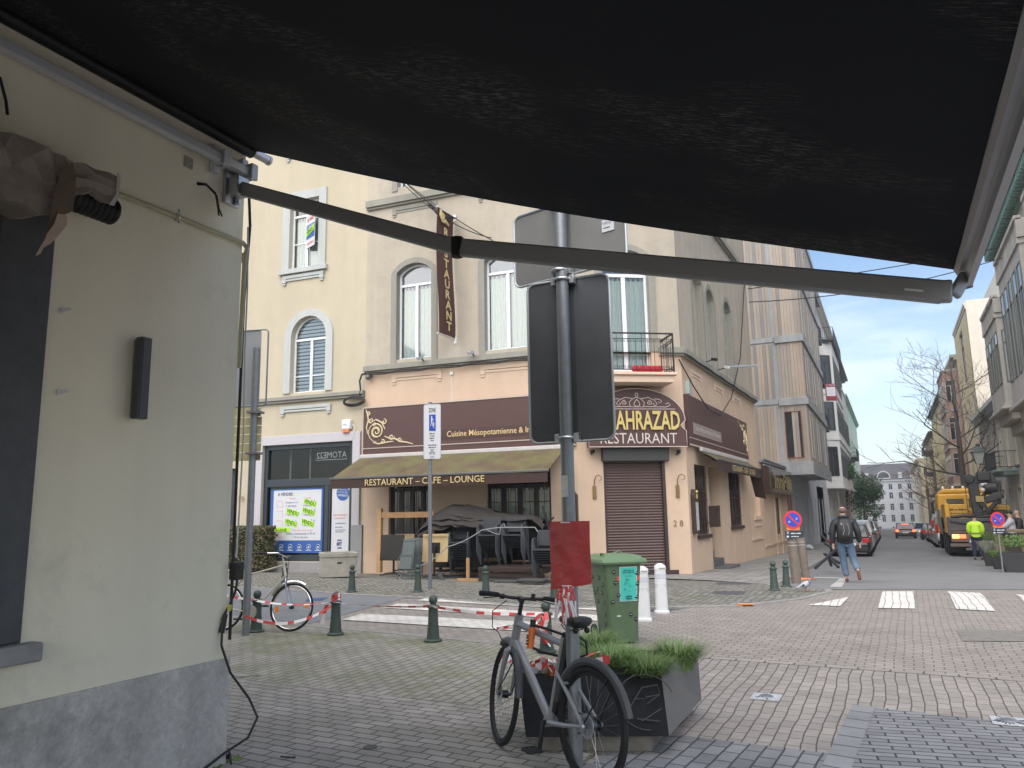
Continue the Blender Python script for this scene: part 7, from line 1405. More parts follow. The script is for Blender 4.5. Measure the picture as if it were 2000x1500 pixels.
for z0, z1 in ((3.3, 3.94), (6.86, 7.24), (10.16, 10.54), (13.61, 13.99), (17.51, 17.9)):
    mk(tmb, 'fascia_band', FT, lambda m: (m.b(XA-.08, XB+.1, -.12, .018, z0, z1), m.b(-1.2, XA-.1, -.03, .018, z0+.1, z1) if z0 > 4 else None), fcm, smooth=False, bev=.01); mk(tmb, 'fascia_band', FT2, lambda m: m.b(0, 13, -.12, -.022, z0, z1), fcm, smooth=False)
redf = M('red_brown_frame', (.22, .06, .05), .5)
ww = winF(FT, XA+.12, XB-.28, 4.15, 6.55, -.06, par=tmb, fm=redf, fw=.04, mull=0, fill='dark', deep=.05)
for z0, z1 in ((4.2, 6.6), (7.5, 9.9), (10.8, 13.2), (14.2, 16.6)):
    for a in (1.0, 5.0, 9.0): winF(FT2, a, a+1.5, z0, z1, -.05, par=tmb, fm=M('alu_pale', (.5, .52, .54), .4), fw=.06, fill='dark', mull=0)
mk(tmb, 'garage_front', frame((-4.74, 41.7, 0), (0, 1, 0)), lambda m: (m.b(0, .5, -.06, -.003, -1.2, 3.3), m.b(1.2, 1.6, -.06, -.003, -1.2, 3.3)), M('rust_red', (.2, .08, .05), .6, var=.2), smooth=False)
gpale = M('pale_grey_render', (.48, .49, .51), .85, var=.06, vs_=.6, streak=.04); wpale = M('white_grey_render', (.60, .60, .58), .85, var=.05, streak=.1); brick = M('pink_brick', (.36, .24, .19), .9, var=.2, vs_=20); mint = M('mint_render', (.40, .55, .44), .85, var=.05, streak=.06); wfr = K('white_frame'); dfr = M('dark_frame', (.05, .06, .06), .5)
b_ = bld('townhouse', 'light grey town house with rows of narrow dark openings beside the timber clad bays', FA, 41.6, 66, 3.2, 4, [(-.3, 2.3, 8, .8)], gpale, dfr, cor=0)
b_ = bld('townhouse', 'grey town house with high iron balconies above the left parked cars', FA, 60.1, 70, 19.0, 8, [(4.3, 6.6, 3, 1.3), (7.6, 10, 3, 1.3), (11, 13.4, 3, 1.3), (14.4, 16.8, 3, 1.3)], gpale, wfr, cor=.7, corm=K('slate') if 'slate' in MATS else M('slate', (.1, .1, .115), .6, var=.15, vs_=6))
for z in (7.5, 10.9, 14.3): balcony_(b_, FA, 60.6, 63.5, 1.0, z)
b_ = bld('townhouse', 'white town house with large bays and a red sale board on the left', FA, 70.1, 98, 20.5, 8, [(-.6, 2.6, 5, 1.5), (17, 19, 5, 1.2)], wpale, dfr, cor=.6)
bay(b_, FA, 70.6, 84, 1.25, 3.4, 16.2, wpale, dfr, [(4.3, 6.8), (8.2, 10.7), (12.2, 14.8)], cut=.9); bay(b_, FA, 86, 97, 1.1, 3.6, 14, wpale, dfr, [(4.6, 7), (8.4, 10.8)], cut=.9)
balcony_(b_, FA, 71, 83, 1.5, 16.2)
rb = onX(1623, 766, -3.3); m = MB(frame((rb.x, rb.y, rb.z), (.9, .43, 0))); m.b(-.4, .4, 0, .03, -.65, .65, 0); m.b(-.34, .34, -.01, -.002, -.3, .4, 1); m.text('A VENDRE', 0, .48, .13, w=.7, y=-.02, ext=.006, al='c', m=1); dashes(m, -.35, -.58, .7, .1, -.02, 3, .006)
tag(m.build('sale_board', [M('board_red', (.28, .03, .05), .5), wht], smooth=False), 'red and white sale board hanging on the white bay across the street', 'sign')
b_ = bld('townhouse', 'pinkish brick house with a dark bracketed balcony on the left side of the street', FA, 98.1, 118, 19.5, 8, [(-.8, 2.2, 4, 1.4), (4, 6.4, 4, 1.2), (8, 10.4, 4, 1.2), (12, 14.4, 4, 1.2), (15.6, 17.6, 4, 1.1)], brick, wfr, cor=.8, corm=K('metal_dark'), sur=wpale)
balcony_(b_, FA, 100, 108, 1.6, 7.6)
b_ = bld('townhouse', 'mint green town house standing tall further down on the left', FA, 118.1, 165, 17.5, 12, [(-1, 2.4, 8, 1.6), (4, 6.6, 8, 1.3), (8, 10.6, 8, 1.3), (12, 14.6, 8, 1.3)], mint, wfr, cor=.5, sur=wpale)
b_ = bld('church', 'dark brown stone church front with a small spire far down the left side', FA, 165.1, 190, 8.5, 8, [(0, 5, 4, 1.6, .8)], M('brown_stone', (.22, .18, .15), .9, var=.2), dfr, cor=.4, cat='church')
mk(b_, 'spire', FA, lambda m: (m.b(170, 173, 1, 4, 8.5, 13), m.add([(170, 1, 13), (173, 1, 13), (173, 4, 13), (170, 4, 13), (171.5, 2.5, 20)], [(0, 1, 4), (1, 2, 4), (2, 3, 4), (3, 0, 4)])), M('brown_stone', (.22, .18, .15), .9), smooth=False)
# building closing the street
FE2 = frame((-10, 235, 0), (1, .02, 0))
b_ = bld('apartment_block', 'large white building with dark mansard roof closing the far end of the street', FE2, 0, 30, 8.8, 12, [(-2.4, -.5, 13, .95), (.7, 2.5, 13, .95), (3.8, 5.5, 13, .95), (6.3, 7.8, 13, .95)], M('far_white', (.38, .39, .41), .85, var=.04), M('far_frame', (.35, .36, .38), .6), cor=.4, par_roof=4.5, cat='building')
mk(b_, 'dormer', FE2, lambda m: ([m.b(x, x+1.0, -.1, 1.5, 9.3, 10.9) for x in (1.5, 4.2, 12.5, 15.4, 18)], m.prism(seg_arch(7.2, 10.6, 11.4, 1.6, 14)+[(10.6, 9.2), (7.2, 9.2)], -.2, .8)), K('far_white'), smooth=False)
mk(b_, 'arched_window', FE2, lambda m: m.prism(seg_arch(7.5, 10.3, 11.1, 1.35, 12)+[(10.3, 9.5), (7.5, 9.5)], -.24, -.21), K('dark_glass'), smooth=False)
# right hand side
cs = M('cream_stone', (.66, .58, .45), .85, var=.08, vs_=1.5, streak=.12); gs = M('grey_stone', (.46, .44, .395), .85, var=.1, vs_=3, streak=.15); cop = M('copper_green', (.16, .27, .22), .7, var=.2, vs_=8)
b_ = bld('townhouse', 'cream stone town house with green copper cornice and grey stone bays, right edge', FSR, -51.2, -26, 16.3, 10, [(-.4, 3.4, 6, 1.7, .8), (11.6, 14.6, 8, 1.2, .3)], cs, dfr, cor=.75, corh=.5, corm=cop, sur=gs)
mk(b_, 'dentils', FSR, lambda m: ([m.b(-51+i*.42, -51+i*.42+.2, -.6, -.2, 15.65, 16.0) for i in range(60)], m.b(-51, -25.6, -.19, -.003, 15.6, 15.8)), cop, smooth=False)
for u0, u1, z0, z1 in ((-50.6, -45, 6.6, 11.2), (-43, -36, 6.2, 12.3), (-34, -28, 6.2, 12.3)):
    o = bay(b_, FSR, u0, u1, 1.15, z0, z1, gs, M('bay_frame', (.14, .14, .13), .6), [(z0+1.1, z1-.8)], cut=.15)
    mk(o, 'balustrade', FSR, lambda m: ([m.b(u0+.2+i*.3, u0+.32+i*.3, -1.15, -1.03, z1+.1, z1+.85) for i in range(int((u1-u0-.4)/.3)+1)], m.b(u0, u1, -1.25, -1.0, z1+.85, z1+1.02), m.b(u0, u0+.25, -1.2, -.005, z1+.1, z1+.9), m.b(u1-.25, u1, -1.2, -.005, z1+.1, z1+.9)), gs, smooth=False)
    mk(o, 'corbel', FSR, lambda m: (m.slab([(u0-.2, -.005), (u0, -1.35), (u1, -1.35), (u1+.2, -.005)], z0-.25, z0-.1), m.slab([(u0, -.005), (u0+.3, -.95), (u1-.3, -.95), (u1, -.005)], z0-.75, z0-.251), m.slab([(u0+.6, -.005), (u0+.8, -.5), (u1-.8, -.5), (u1-.6, -.005)], z0-1.3, z0-.751)), gs, smooth=False, bev=.05)
    mk(o, 'leaded_pane', FSR, lambda m: [m.b(u0+.3+k*.9, u0+.32+k*.9, -1.22, -1.2, z0+1.1, z1-.8) for k in range(1, int((u1-u0)/.9))], M('lead_line', (.25, .3, .27), .6), smooth=False)
b_ = bld('townhouse', 'low cream house with a white gutter between the stone bays and the tall blank wall', FSR, -69.5, -51.3, 8.1, 10, [(-.8, 2.6, 5, 1.5), (4.0, 6.6, 6, 1.1)], M('pale_cream', (.55, .52, .44), .85, var=.05, streak=.1), wfr, cor=.7, corm=wpale, sur=cs)
balcony_(b_, FSR, -58, -52.5, 1.1, 3.7, slab=M('balcony_green', (.25, .33, .30), .7))
bw = M('blank_wall_cream', (.66, .61, .52), .9, var=.06, vs_=.8, streak=.06, stain=(.55, .52, .45), stn=(.5, .75)); ye = M('yellow_cream', (.68, .57, .34), .85, var=.06, streak=.08)
b_ = bld('apartment_block', 'tall block with a huge blank cream side wall facing up the street', FSR, -82, -69.7, 17.6, 14, [(4, 6.4, 3, 1.3), (8, 10.4, 3, 1.3), (12, 16.4, 1, 3.2)], bw, dfr, cor=.15, cat='building')
mk(b_, 'parapet', FSR, lambda m: m.b(-82, -69.7, 2.5, 14, 17.86, 20.3), bw, smooth=False)
mk(b_, 'yellow_facing', FSR, lambda m: wall(m, -82, -69.7, 3.6, 17.1, [(-77.4, -74.3, 11.9, 16.5), (-81, -78.7, 3.8, 10.6), (-76.9, -74.8, 3.8, 10.6), (-72.8, -70.7, 3.8, 10.6)], -.04, .03), ye, smooth=False)
b_ = bld('townhouse', 'narrow brick and stone town house with a tall bow window, right side', FSR, -94, -82.1, 15.6, 10, [(-1, 2.2, 3, 1.5)], brick, wfr, cor=.5, corm=gs)
bay(b_, FSR, -93, -84, 1.2, 3.6, 14.6, brick, gs, [(4.4, 6.6), (7.8, 10), (11.4, 13.6)], cut=.5, band=gs)
b_ = bld('office_building', 'long yellow office building with rows of vertical fins, right side of the street', FSR, -135, -94.1, 15.2, 12, [(-1.2, 2.2, 8, 2), (4, 6.8, 20, 1.0), (7.8, 10.6, 20, 1.0), (11.6, 14.2, 20, 1.0)], ye, md, cor=.5, corm=md, cat='building')
b_ = bld('townhouse', 'yellow cream town house with dark balconies past the office building', FSR, -165, -135.1, 13.0, 10, [(-1.5, 2, 5, 2), (3.5, 5.8, 7, 1.4), (7, 9.4, 7, 1.4), (10.4, 12.2, 7, 1.4)], ye, dfr, cor=.6, corm=md)
for z in (3.4, 6.9, 10.3): balcony_(b_, FSR, -150, -138, 1.2, z)
b_ = bld('townhouse', 'farthest cream row of houses on the right with small windows', FSR2, -228, -165.1, 10.4, 10, [(-2, 1.4, 10, 2), (2.8, 5, 13, 1.4), (6.2, 8.6, 13, 1.4)], cs, dfr, cor=.5)
# lanterns on brackets
lm = M('lantern_glass', (.5, .52, .48), .15, var=.05)
def lantern(p, wallx, label, s=1.0):
    t = thing('street_lantern', label, 'street lamp', loc=tuple(p), group='wall mounted street lanterns'); d = wallx-p[0]
    mk(t, 'lamp_glass', None, lambda m: m.add([(a*.13*s, b_*.13*s, -.3*s) for a, b_ in ((-1, -1), (1, -1), (1, 1), (-1, 1))]+[(a*.24*s, b_*.24*s, .2*s) for a, b_ in ((-1, -1), (1, -1), (1, 1), (-1, 1))], [(0, 1, 5, 4), (1, 2, 6, 5), (2, 3, 7, 6), (3, 0, 4, 7), (0, 3, 2, 1), (4, 5, 6, 7)]), lm, smooth=False)
    mk(t, 'lamp_roof', None, lambda m: (m.add([(a*.3*s, b_*.3*s, .2*s) for a, b_ in ((-1, -1), (1, -1), (1, 1), (-1, 1))]+[(a*.08*s, b_*.08*s, .46*s) for a, b_ in ((-1, -1), (1, -1), (1, 1), (-1, 1))], [(0, 1, 5, 4), (1, 2, 6, 5), (2, 3, 7, 6), (3, 0, 4, 7), (0, 3, 2, 1), (4, 5, 6, 7)]), m.ball((0, 0, .52*s), .07*s, 8), [m.bar((a*.13*s, b_*.13*s, -.3*s), (a*.24*s, b_*.24*s, .2*s), .03, .03) for a, b_ in ((-1, -1), (1, -1), (1, 1), (-1, 1))]), M('lantern_green', (.04, .07, .06), .5), smooth=False)
    mk(t, 'bracket', None, lambda m: (m.tube([(0, 0, -.34*s), (d*.5, 0, -.36*s), (d, 0, -.3*s)], .03, 6), m.tube([(d, 0, -.9*s), (d*.6, 0, -.75*s), (d*.3, 0, -.4*s)], .022, 6)), md)
lantern(onX(1600, 868, -3.9), -4.7, 'lantern hanging off the grey houses beyond the timber building', 1.2); lantern(onX(1660, 918, -3.7), -4.7, 'lantern above the parked cars on the far left side', 1.4); lantern(onX(1676, 938, -3.7), -4.7, 'smallest lantern on the left, near the evergreen tree', 1.4)
lantern(onX(1911, 892, 5.6), 6.8, 'lantern on a long bracket above the yellow truck', 1.5); lantern(onX(1834, 966, 5.4), 6.8, 'lantern behind the bare tree above the truck cab', 1.4); lantern(onX(1803, 976, 5.2), 6.8, 'far small lantern on the right side of the street', 1.5)
# trees
barkm = M('bark', (.085, .07, .06), .9, var=.25, vs_=10)
def bare_tree(base, H, spread, seed, label, trunk=.28, lean=(0, 0), tw=.012, col=barkm, levels=5):
    rr = random.Random(seed); t = thing('bare_tree', label, 'tree', loc=tuple(base)); tm_ = MB(); cm = MB()
    def br(m, p, d, l, r, lev):
        n = 4; pts = [p]; rad = [r]; 
        for i in range(n): d = (d+Vector((rr.uniform(-.16, .16), rr.uniform(-.16, .16), rr.uniform(-.02, .12)))).normalized(); p = p+d*l/n; pts.append(p); rad.append(max(tw*.6, r*(1-.42*(i+1)/n)))
        m.tube(pts, rad, 6 if lev < 2 else 3, caps=False)
        if lev >= levels: return
        k = 4 if lev < 3 else 3
        for i in range(k):
            q = pts[min(n, 1+i)] if lev else pts[rr.randint(2, n)]; a = rr.uniform(0, 2*pi); o = d.orthogonal().normalized(); o = Matrix.Rotation(a, 3, d) @ o; ang_ = rr.uniform(.45, .95); nd = (d*cos(ang_)+o*sin(ang_)); nd.z = nd.z*.8+.12; br(cm, q, nd.normalized(), l*rr.uniform(.58, .8), max(tw, r*.5), lev+1)
    T = [Vector((0, 0, -.1)), Vector((lean[0]*.3, lean[1]*.3, H*.28)), Vector((lean[0]*.6, lean[1]*.6, H*.55)), Vector((lean[0], lean[1], H*.8)), Vector((lean[0]*1.1, lean[1], H))]
    tm_.tube(T, [trunk, trunk*.8, trunk*.6, trunk*.35, tw], 10)
    for i in range(13):
        f = .3+.62*i/13; q = T[0].lerp(T[4], f); q = Vector((lean[0]*f, lean[1]*f, H*f)); a = i*2.4+rr.random(); nd = Vector((cos(a), sin(a), rr.uniform(.15, .6))).normalized(); br(cm, q, nd, spread*(1.05-.6*f)*rr.uniform(.75, 1.1), trunk*.42*(1.1-f), 2)
    tm_.build('trunk', col, t); cm.build('crown', col, t, smooth=False); return t
p = onX(1866, 1000, 5.0); bare_tree((p.x-.3, 62, gz(62)+.1), 13.2, 5.0, 5, 'large bare tree rising behind the yellow truck', .26, tw=.011)
bare_tree((4.6, 96, gz(96)+.1), 10, 4.2, 8, 'bare reddish tree further along the right sidewalk', .2, levels=4, tw=.016, col=M('bark_red', (.17, .11, .09), .9, var=.2))
bare_tree((4.6, 118, gz(118)+.1), 9, 4.0, 9, 'farthest bare tree on the right sidewalk', .2, levels=4, tw=.018, col=K('bark_red'))
lf = [M('leaf_dark', (.03, .07, .03), .7, var=.3, vs_=2), M('leaf_mid', (.06, .12, .05), .7, var=.3, vs_=2)]
def leafy(base, R_, H, n, seed, label, nm='evergreen_tree'):
    rr = random.Random(seed); t = thing(nm, label, 'tree', loc=tuple(base)); m = MB(); cl = [(Vector((rr.uniform(-.6, .6)*R_, rr.uniform(-.6, .6)*R_, H*rr.uniform(.35, .95))), R_*rr.uniform(.3, .55)) for _ in range(16)]
    for i in range(n):
        c, r = rr.choice(cl); d = Vector((rr.gauss(0, 1), rr.gauss(0, 1), rr.gauss(0, 1))).normalized(); P = c+d*r*rr.uniform(.55, 1.08); u = Vector((rr.gauss(0, 1), rr.gauss(0, 1), rr.gauss(0, .6))).normalized(); v = u.orthogonal().normalized(); s = rr.uniform(.08, .17); m.q([P-u*s, P-v*s*.6, P+u*s, P+v*s*.6], rr.choices((0, 1), (3, 2))[0])
    m.build('crown', lf, t, smooth=False); k = MB(); k.tube([(0, 0, -.1), (.05, 0, H*.4), (0, .1, H*.8)], [.14, .1, .04], 8); k.build('trunk', barkm, t); return t
leafy((-2.9, 100, gz(100)+.1), 2.6, 6.6, 5200, 3, 'dark evergreen tree standing over the parked cars on the left')
leafy((-3.7, 82, gz(82)+4.0), 1.0, 3.2, 1200, 4, 'dark climbing shrub on the wall by the far left lantern', 'wall_shrub')
# wires over the street
cable('overhead_wire', hang(tuple(FR @ Vector((11.8, -.1, 11.2))), tuple(onX(2004, 474, 6.7)), .1), .022, 'upper thin wire spanning the street from the restaurant to the right hand houses', 'wire')
cable('overhead_wire', hang(tuple(FR @ Vector((11.8, -.1, 10.6))), tuple(onX(2004, 488, 6.7)), .5), .022, 'lower thin wire spanning the street from the restaurant to the right hand houses', 'wire')
for k, (a, b2_, s) in enumerate((((770, 338), (985, 482), .15), ((772, 342), (960, 465), .35), ((775, 340), (850, 405), .05))): cable('facade_wire', hang(onPl(*a, -.6), onPl(*b2_, -.25), s), .016, ('thin', 'slack', 'short')[k]+' black wire crossing the facade at the top of the hanging banner', 'wire')
m = MB(); rr = random.Random(9)
for i in range(5): m.tube(hang(onPl(838+rr.uniform(-4, 4), 397, -.9), onPl(890+rr.uniform(-4, 4), 425, -.3), .08+.05*i), .012, 5)
tag(m.build('wire_bundle', K('cable')), 'tangle of black wires gathered round the top of the hanging banner', 'wire')
for k, dx in enumerate((0, .22)): q = FR @ Vector((7.0+dx, -.02, 6.95)); m = MB(); m.bar(q, q+Vector((1.0, .3, .0)), .03, .03); m.bar(q, q+Vector((1.0, .3, .0)), .02, .06); tag(m.build('wall_rod', K('galv')), ('nearer', 'farther')[k]+' pale metal rod sticking out of the grey street side wall', 'rod')
# ---------------------------------------------------------------- vehicles
def paint(n, c, r=.3, met=.3): return M(n, c, r, met, var=.04, coat=.5)
def car(label, x, y, rz, paint_, L_=4.2, W_=1.76, H=1.46, kind='hatch', brake=False, grp='cars parked along the street', nm='parked_car'):
    t = thing(nm, label, 'car', loc=(x, y, gz(y)+.008), rz=rz, group=grp)     # +y is the car's front
    hw = W_/2; vn = kind == 'van'
    belt = .62*H if not vn else .56*H; hood = .5*H if not vn else .55*H
    st = [(-L_/2, .36, .42*H, .86), (-L_/2+.06, .22, .5*H, .93), (-L_/2+.25, .2, belt, .98), (-L_*.2, .2, belt, 1), (L_*.1, .2, belt, 1), (L_*.24, .2, hood+.06, 1), (L_*.42, .2, hood-.03, .96), (L_/2-.06, .22, hood-.14, .88), (L_/2, .34, hood-.28, .8)]
    def body(m):
        R_ = []
        for yy, zb, zt_, k in st: w_ = hw*k; R_.append([(-w_*.9, yy, zb), (w_*.9, yy, zb), (w_, yy, zb+.12), (w_, yy, (zb+zt_)/2), (w_*.97, yy, zt_-.05), (w_*.88, yy, zt_), (-w_*.88, yy, zt_), (-w_*.97, yy, zt_-.05), (-w_, yy, (zb+zt_)/2), (-w_, yy, zb+.12)])
        loft(m, R_)
    mk(t, 'body', None, body, paint_, ang=40)
    yr, yrt, yft, yf = {'hatch': (-L_/2+.12, -L_*.36, L_*.06, L_*.26), 'suv': (-L_/2+.1, -L_*.42, L_*.06, L_*.24), 'sedan': (-L_*.4, -L_*.22, L_*.06, L_*.24), 'van': (-L_/2+.06, -L_*.47, L_*.16, L_*.34)}[kind]
    mk(t, 'greenhouse', None, lambda m: m.add([(-hw*.88, yr, belt-.01), (hw*.88, yr, belt-.01), (hw*.88, yf, hood+.04), (-hw*.88, yf, hood+.04), (-hw*.72, yrt, H-.05), (hw*.72, yrt, H-.05), (hw*.72, yft, H-.05), (-hw*.72, yft, H-.05)], [(0, 1, 5, 4), (1, 2, 6, 5), (2, 3, 7, 6), (3, 0, 4, 7), (4, 5, 6, 7)]), K('dark_glass'), smooth=False, bev=.02)
    mk(t, 'roof', None, lambda m: (loft(m, [[(a*hw*.73, b_, z) for a, b_ in ((-1, yrt-.02), (1, yrt-.02), (1, yft), (-1, yft))] for z in (H-.06, H-.03)]+[[(a*hw*.6, b_, H) for a, b_ in ((-1, yrt+.15), (1, yrt+.15), (1, yft-.15), (-1, yft-.15))]]),
        [m.bar((s*hw*.885, a, za), (s*hw*.725, b_, H-.04), .05, .07) for s in (-1, 1) for a, za, b_ in ((yr, belt, yrt), (yf, hood+.04, yft), (-L_*.05, belt, -L_*.05))]), paint_, bev=.01)
    for s in (-1, 1):
        for yy in (-L_*.3, L_*.31):
            w_ = mk(t, 'wheel', None, lambda m: m.lathe([(.2, -.1), (.3, -.1), (.315, -.07), (.315, .07), (.3, .1), (.2, .1)], (s*(hw-.11), yy, .315), 18, ax='x'), K('rubber')); mk(w_, 'rim', None, lambda m: m.lathe([(.01, -.03), (.2, 0), (.205, .02), (.01, .02)] if s > 0 else [(.01, -.02), (.205, -.02), (.2, 0), (.01, .03)], (s*(hw-.03), yy, .315), 14, ax='x'), K('galv'))
        mk(t, 'tail_light', None, lambda m: m.b(min(s*hw*.62, s*hw*.93), max(s*hw*.62, s*hw*.93), -L_/2-.005, -L_/2+.2, (.44 if not vn else .5)*H, (.58 if not vn else .75)*H), K('brake_on') if brake else K('lens_red'), smooth=False, bev=.02)
        mk(t, 'headlight', None, lambda m: m.b(min(s*hw*.5, s*hw*.82), max(s*hw*.5, s*hw*.82), L_/2-.12, L_/2-.0, hood-.24, hood-.1), K('chrome'), smooth=False, bev=.02)
        mk(t, 'mirror', None, lambda m: m.ball((s*(hw+.08), L_*.17, belt+.08), .09, 8, 0, (1, .6, .8)), paint_)
    mk(t, 'number_plate', None, lambda m: m.b(-.26, .26, -L_/2-.02, -L_/2+.02, .52, .63), K('plate_white'), smooth=False)
    mk(t, 'rear_bumper', None, lambda m: m.b(-hw*.86, hw*.86, -L_/2-.03, -L_/2+.15, .24, .46), K('black'), smooth=False, bev=.04)
    if brake: mk(t, 'brake_light', None, lambda m: m.b(-.3, .3, -L_/2+.15, -L_/2+.2, H-.12, H-.08), K('brake_on'), smooth=False)
    return t
pb, pwh, pgr, psl = paint('paint_black', (.02, .021, .023)), paint('paint_white', (.62, .63, .64)), paint('paint_grey', (.16, .17, .18)), paint('paint_silver', (.42, .43, .44), .3, .5)
XLc = onY(1703, 1070, 38).x-.88
car('black hatchback parked nearest on the left, just beyond the walking man', XLc, 39.6, 0, pb, 4.0, 1.74, 1.45)
car('white estate car parked directly behind the nearest black one on the left', XLc-.05, 45.6, 0, pwh, 4.5, 1.8, 1.62, 'suv')
for i, (y, pt, kd, h, lb) in enumerate(((51.4, pgr, 'hatch', 1.48, 'grey'), (57.0, pb, 'suv', 1.6, 'black tall'), (62.8, psl, 'hatch', 1.45, 'silver'), (69, pgr, 'suv', 1.62, 'grey tall'), (75, pb, 'hatch', 1.5, 'black'), (82, psl, 'suv', 1.6, 'silver tall'))):
    car(lb+' car parked as number '+('three', 'four', 'five', 'six', 'seven', 'eight')[i]+' of the left row', XLc-.08-.02*i, y, 0, pt, 4.2, 1.78, h, kd)
q = onY(1769, 1044, 84); car('dark car with glowing red brake lights driving away in mid street', q.x, 84, 0, paint('paint_darkred', (.035, .022, .03)), 4.3, 1.82, 1.46, 'hatch', True, None, 'moving_car')
def rx(px, y): return onY(px, 1040, y).x
car('silver grey van parked just ahead of the yellow truck', rx(1824, 52)+.92, 54, 0, psl, 4.4, 1.8, 1.85, 'van', grp='cars parked on the right')
car('dark tall van parked ahead of the silver van on the right', rx(1816, 61)+.95, 62, 0, pgr, 4.9, 1.85, 2.2, 'van', grp='cars parked on the right')
car('dark grey car parked on the right, seen past the vans', rx(1810, 67)+.9, 69, 0, pgr, 4.2, 1.78, 1.46, grp='cars parked on the right')
car('black car parked furthest on the right side', rx(1799, 75)+.9, 77, 0, pb, 4.2, 1.78, 1.46, grp='cars parked on the right')
car('white car coming up the street on the right beyond the brake lights', rx(1787, 100)+.8, 102, pi, pwh, 4.2, 1.78, 1.45, grp='cars parked on the right')
# crane truck
YT = 38.5; TX0 = onY(1851, 1040, YT).x; TX1 = onY(1969, 1040, YT).x; TW = 2.55; ty = M('truck_yellow', (.62, .33, .02), .45, var=.1, vs_=3, coat=.2, stain=(.4, .24, .05), stn=(.6, .8)); tg = M('truck_grey', (.085, .085, .08), .6, var=.2, vs_=5); tk = thing('crane_truck', 'yellow crane truck with black folded crane seen from behind, lights on', 'truck', loc=(TX0+TW/2, YT, gz(YT)+.008))
T_ = lambda name, fn, mat, par=tk, **k: mk(par, name, None, fn, mat, **k)
T_('chassis', lambda m: (m.b(-.5, .5, .1, 9.2, .72, .98), m.b(-TW/2, TW/2, 0, 6, .98, 1.1)), tg, smooth=False)
T_('rear_panel', lambda m: (m.b(-TW/2+.05, TW/2-.05, -.03, .05, 1.1, 1.62), m.b(-TW/2, -TW/2+.05, 0, 5.8, 1.1, 1.65), m.b(TW/2-.05, TW/2, 0, 5.8, 1.1, 1.65), m.b(-TW/2+.02, -TW/2+.12, -.06, .06, .9, 1.7)), tg, smooth=False, bev=.02)
T_('yellow_box', lambda m: (m.b(-TW/2, -.25, 1.6, 3.2, 1.1, 2.22), m.b(.65, TW/2, 1.6, 3.2, 1.1, 2.15), m.b(-.25, .65, 2.6, 3.2, 1.1, 1.9), m.b(-TW/2-.02, -TW/2+.16, .02, 1.6, .98, 2.25)), ty, smooth=False, bev=.03)
T_('cab', lambda m: (m.b(-TW/2+.02, TW/2-.1, 6.0, 8.2, .75, 2.75), m.prism([(-TW/2+.06, 2.75), (TW/2-.14, 2.75), (TW/2-.35, 3.0), (-TW/2+.3, 3.0)], 6.05, 8.1)), ty, smooth=False, bev=.08)
T_('cab_window', lambda m: (m.b(-.85, -.1, 5.98, 5.995, 2.05, 2.5), m.b(.1, .85, 5.98, 5.995, 2.05, 2.5)), M('brown_glass', (.1, .085, .05), .2), smooth=False)
T_('print_line', lambda m: (dashes(m, -1.1, 1.95, .75, .1, 1.59, 2, .006), dashes(m, -1.1, 1.8, .8, .06, 1.59, 3, .006), dashes(m, -1.1, 1.7, .8, .05, 1.59, 4, .006)), M('dark_print', (.1, .07, .03), .6), smooth=False)
T_('grey_tank', lambda m: m.b(-TW/2-.01, -TW/2+.3, 4.2, 5.9, .9, 2.0), M('tank_grey', (.3, .28, .22), .6, var=.2, vs_=6), smooth=False, bev=.03)
for s in (-1, 1):
    T_('mirror', lambda m: (m.b(s*(TW/2+.14)-.08, s*(TW/2+.14)+.08, 7.9, 8.0, 1.75, 2.4), m.tube([(s*(TW/2-.05), 7.95, 2.45), (s*(TW/2+.14), 7.95, 2.45)], .02, 5)), blk, smooth=False, bev=.02)
    for yy in (1.2, 2.5, 3.8, 7.2): w_ = T_('wheel', lambda m: m.lathe([(.28, -.14), (.48, -.14), (.5, -.1), (.5, .1), (.48, .14), (.28, .14)], (s*(TW/2-.17), yy, .5), 22, ax='x'), K('rubber')); T_('rim', lambda m: m.lathe([(.02, -.06), (.28, -.1), (.28, .1), (.02, .06)], (s*(TW/2-.17), yy, .5), 14, ax='x'), K('galv'), par=w_)
    T_('mud_flap', lambda m: m.b(s*(TW/2-.35)-.3, s*(TW/2-.35)+.3, .45, .47, .15, .9), K('rubber'), smooth=False)
T_('bumper', lambda m: (m.b(-TW/2+.05, TW/2-.05, -.12, .0, .42, .56), m.b(-TW/2+.1, TW/2-.1, -.06, .0, .62, .95)), M('bumper_brown', (.16, .125, .11), .6, var=.15), smooth=False, bev=.02)
for s in (-1, 1):
    T_('tail_light', lambda m: m.b(min(s*.62, s*.86), max(s*.62, s*.86), -.14, -.06, .78, .94), K('brake_on'), smooth=False, bev=.01); T_('indicator_light', lambda m: m.b(min(s*.87, s*1.12), max(s*.87, s*1.12), -.14, -.06, .78, .94), K('lamp_on'), smooth=False, bev=.01)
T_('number_plate', lambda m: m.b(-.5, .02, -.15, -.12, .6, .71), K('plate_white'), smooth=False)
[T_('beacon', lambda m: m.lathe([(.07, 0), (.07, .1), (.04, .14), (.01, .15)], (x, 7, 3.0), 10), M('beacon', (.75, .7, .65), .2)) for x in (-.9, -.45, .0)]
T_('ladder', lambda m: ([m.b(x, x+.03, -.04, .0, 1.0, 2.4) for x in (.62, .98)], [m.b(.62, 1.0, -.04, 0, z, z+.03) for z in (1.25, 1.55, 1.85, 2.15)]), md, smooth=False); T_('ladder', lambda m: (m.b(-.42, -.39, .3, .33, 1.6, 3.4), [m.b(-.42, -.1, .3, .33, z, z+.03) for z in (1.9, 2.4, 2.9, 3.3)]), md, smooth=False)
cb_ = M('crane_black', (.035, .035, .037), .45, .2, var=.15, vs_=8)
